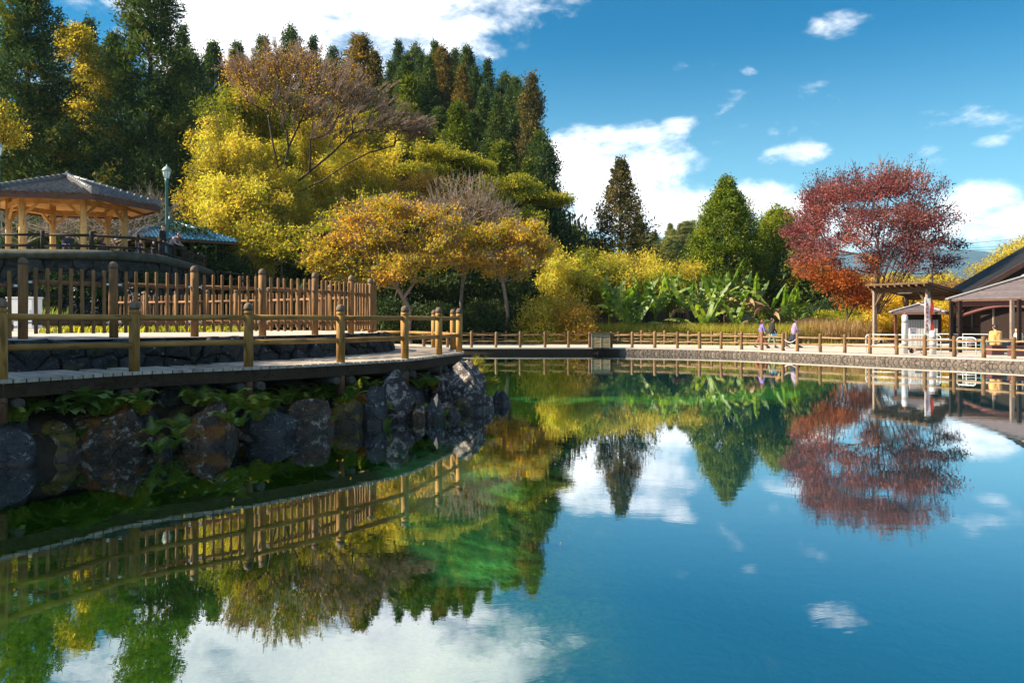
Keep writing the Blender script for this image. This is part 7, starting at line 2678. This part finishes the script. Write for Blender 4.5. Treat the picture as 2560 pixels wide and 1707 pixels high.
        skin += [(hip, kn, R_(0.055), R_(0.036)), (kn, an, R_(0.036), R_(0.022))]
        rl = 0.068 if skirt else 0.062
        botc += [(hip, kn, R_(rl), R_(0.046 if not skirt else 0.062)), (kn, tuple(Vector(kn).lerp(Vector(an), 0.82 if not skirt else 0.55)), R_(0.044 if not skirt else 0.066), R_(0.036 if not skirt else 0.07))]
        shoe += [((an[0] - 0.012 * H, an[1], an[2] - 0.008 * H), toe, R_(0.026), R_(0.020)), (tuple(Vector(an) + Vector((0, 0, 0.02 * H))), an, R_(0.026), R_(0.026))]
    botc += [(S(0, -0.045, hipz + 0.03), S(0, 0.045, hipz + 0.03), R_(0.074), R_(0.074))]
    if skirt and not sit:
        botc += [(S(0, 0, hipz), S(0.01, 0, 0.20), R_(0.085), R_(0.095))]
    obj('body', blob_mesh('body', skin, M['skin'], 0.0145 * H / 1.6), t)
    obj('top_garment', blob_mesh('top_garment', topc, M[top]), t)
    obj('skirt' if skirt else 'trousers', blob_mesh('bottoms', botc, M[bottom]), t)
    obj('shoes', blob_mesh('shoes', shoe, M[shoes]), t)
    hr = [(tuple(hv + Vector((-0.012 * H, 0, 0.028 * H))), tuple(hv + Vector((-0.022 * H, 0, 0.004 * H))), R_(0.055), R_(0.053))]
    hr += [(tuple(hv + Vector((0.028 * H, 0, 0.052 * H))), tuple(hv + Vector((-0.02 * H, 0, 0.04 * H))), R_(0.026), R_(0.04))]
    if longhair:
        dn = Vector((0.0, 0, -0.13 * H)) if lean < 0.3 else Vector((0.05 * H, 0, -0.14 * H))
        for sy in (-1, 1):
            hr += [(tuple(hv + Vector((-0.012 * H, sy * 0.044 * H, 0.01 * H))), tuple(hv + Vector((-0.014 * H, sy * 0.046 * H, 0)) + dn), R_(0.024), R_(0.016))]
        hr += [(tuple(hv + Vector((-0.04 * H, 0, 0.0))), tuple(hv + Vector((-0.04 * H, 0, 0)) + dn), R_(0.036), R_(0.026))]
    obj('hair', blob_mesh('hair', hr, M[hair], 0.010), t)
    if bag:
        q = Vector(S(0.02, -0.16, 0.40))
        MB().box(q, (0.16 * H, 0.04 * H, 0.12 * H)).build('bag', M[bag], t, False)
        MB().tube([q + Vector((0.05 * H, 0, 0.06 * H)), Vector(S(0.03, -0.07, 0.70)), Vector(S(-0.01, 0.07, 0.80)), Vector(S(-0.06, 0.05, 0.62))], 0.008 * H, 5).build('bag_strap', M['c_cream'], t, False)
    return t


def onpath(px, yfeet):
    D = (CH - PATH_Z) * F / (yfeet - HY)
    return Vector((at(px, 800, D).x, D, PATH_Z))


person(onpath(1904, 870.5), 0.0, 1.52, 'walking woman in purple top and rust skirt with a cream bag', 'stand', 'c_purple', 'c_rust', 'c_shoe', 'hairbrown', True, True, 'c_navy', 0.06, 0.9, False, 0.8)
person(onpath(1929, 869.5), 0.05, 1.62, 'walking woman in black jacket and sage trousers with a light blue bag', 'stand', 'c_black', 'c_sage', 'c_navy', 'hairdark', False, False, 'c_skyblue', 0.05, 0.55, True, 0.4)
person(onpath(1985, 868.8), 0.0, 1.55, 'woman in mauve sweater and wide black trousers walking ahead of the others', 'stand', 'c_mauve', 'c_navy', 'c_shoe', 'hairdark', True, False, None, 0.10, 0.95, True, 0.7)
# man on the box seat, back to the pond
D = (CH - PATH_Z) * F / (888 - HY)
person(Vector((at(2497, 800, D).x, D + 0.2, PATH_Z)), math.radians(75), 1.72, 'man in a tan jacket sitting on a maroon box with his back to the pond', 'sit', 'c_tan', 'c_navy', 'c_shoe', 'hairdark', False, False, None, 0.08, 0, True)
D = 33.0
person(Vector((at(2588, 800, D).x, D + 0.9, PATH_Z)), math.radians(190), 1.6, 'person in a pale top seated at the right end by the kiosk post', 'sit', 'c_cream', 'c_navy', 'c_shoe', 'hairdark', False, False, None, 0.3, 0, False)
# on the upper terrace
up = lambda px, D: Vector((at(px, 800, D).x, D, UP_Z))
person(up(404, 37.6), math.radians(-15), 1.58, 'woman in black standing at the terrace railing, hair tied back', 'stand', 'c_black', 'c_navy', 'c_shoe', 'hairdark', False, False, None, 0.12, 0.1, True, 0.6)
person(up(424, 39.2), math.radians(-10), 1.60, 'long-haired woman in lilac leaning far forward over the railing', 'lean', 'c_lilac', 'c_navy', 'c_shoe', 'hairbrown', False, True, None, 0.85, 0.1, False)
person(up(348, 35.3), math.radians(-30), 0.85, 'child with light hair peeping through the railing beside the gazebo', 'kneel', 'c_navy', 'c_navy', 'c_shoe', 'hairbrown', False, False, None, 0.3, 0.0, False)
person(up(384, 36.2), math.radians(-60), 0.88, 'dark-haired child crouching behind the railing', 'kneel', 'c_black', 'c_navy', 'c_shoe', 'hairdark', False, False, None, 0.1, 0.0, False)
person(up(168, 37.2), math.radians(-60), 1.55, 'person in navy and white seated on the front gazebo bench', 'sit', 'c_navy', 'c_navy', 'c_shoe', 'hairdark', False, False, None, 0.1, 0, True)
person(up(255, 40.2), math.radians(70), 1.6, 'brown-haired person in navy seated on the right gazebo bench', 'sit', 'c_navy', 'c_navy', 'c_shoe', 'hairbrown', False, False, None, 0.05, 0, True)
person(up(228, 40.6), math.radians(70), 1.5, 'dark-haired person seated further inside the gazebo', 'sit', 'c_black', 'c_navy', 'c_shoe', 'hairdark', False, False, None, 0.05, 0, True)
# ------------------------------------------------------------------ air: thin blue autumn haze
mh = bpy.data.materials.new('haze_air')
mh.use_nodes = True
mh.node_tree.nodes.clear()
t = NT(mh.node_tree)
t.out = t.node('ShaderNodeOutputMaterial')
pv = t.node('ShaderNodeVolumePrincipled')
pv.inputs['Color'].default_value = (0.45, 0.72, 0.95, 1)
pv.inputs['Density'].default_value = 0.00008
pv.inputs['Anisotropy'].default_value = 0.1
t.l.new(pv.outputs[0], t.out.inputs['Volume'])
hz = MB().box((0, 1420, 124), (7100, 3100, 256)).build('haze', mh, None, False)
hz['kind'] = 'stuff'
tag(hz, 'thin blue haze hanging over the valley and far mountains', 'haze')
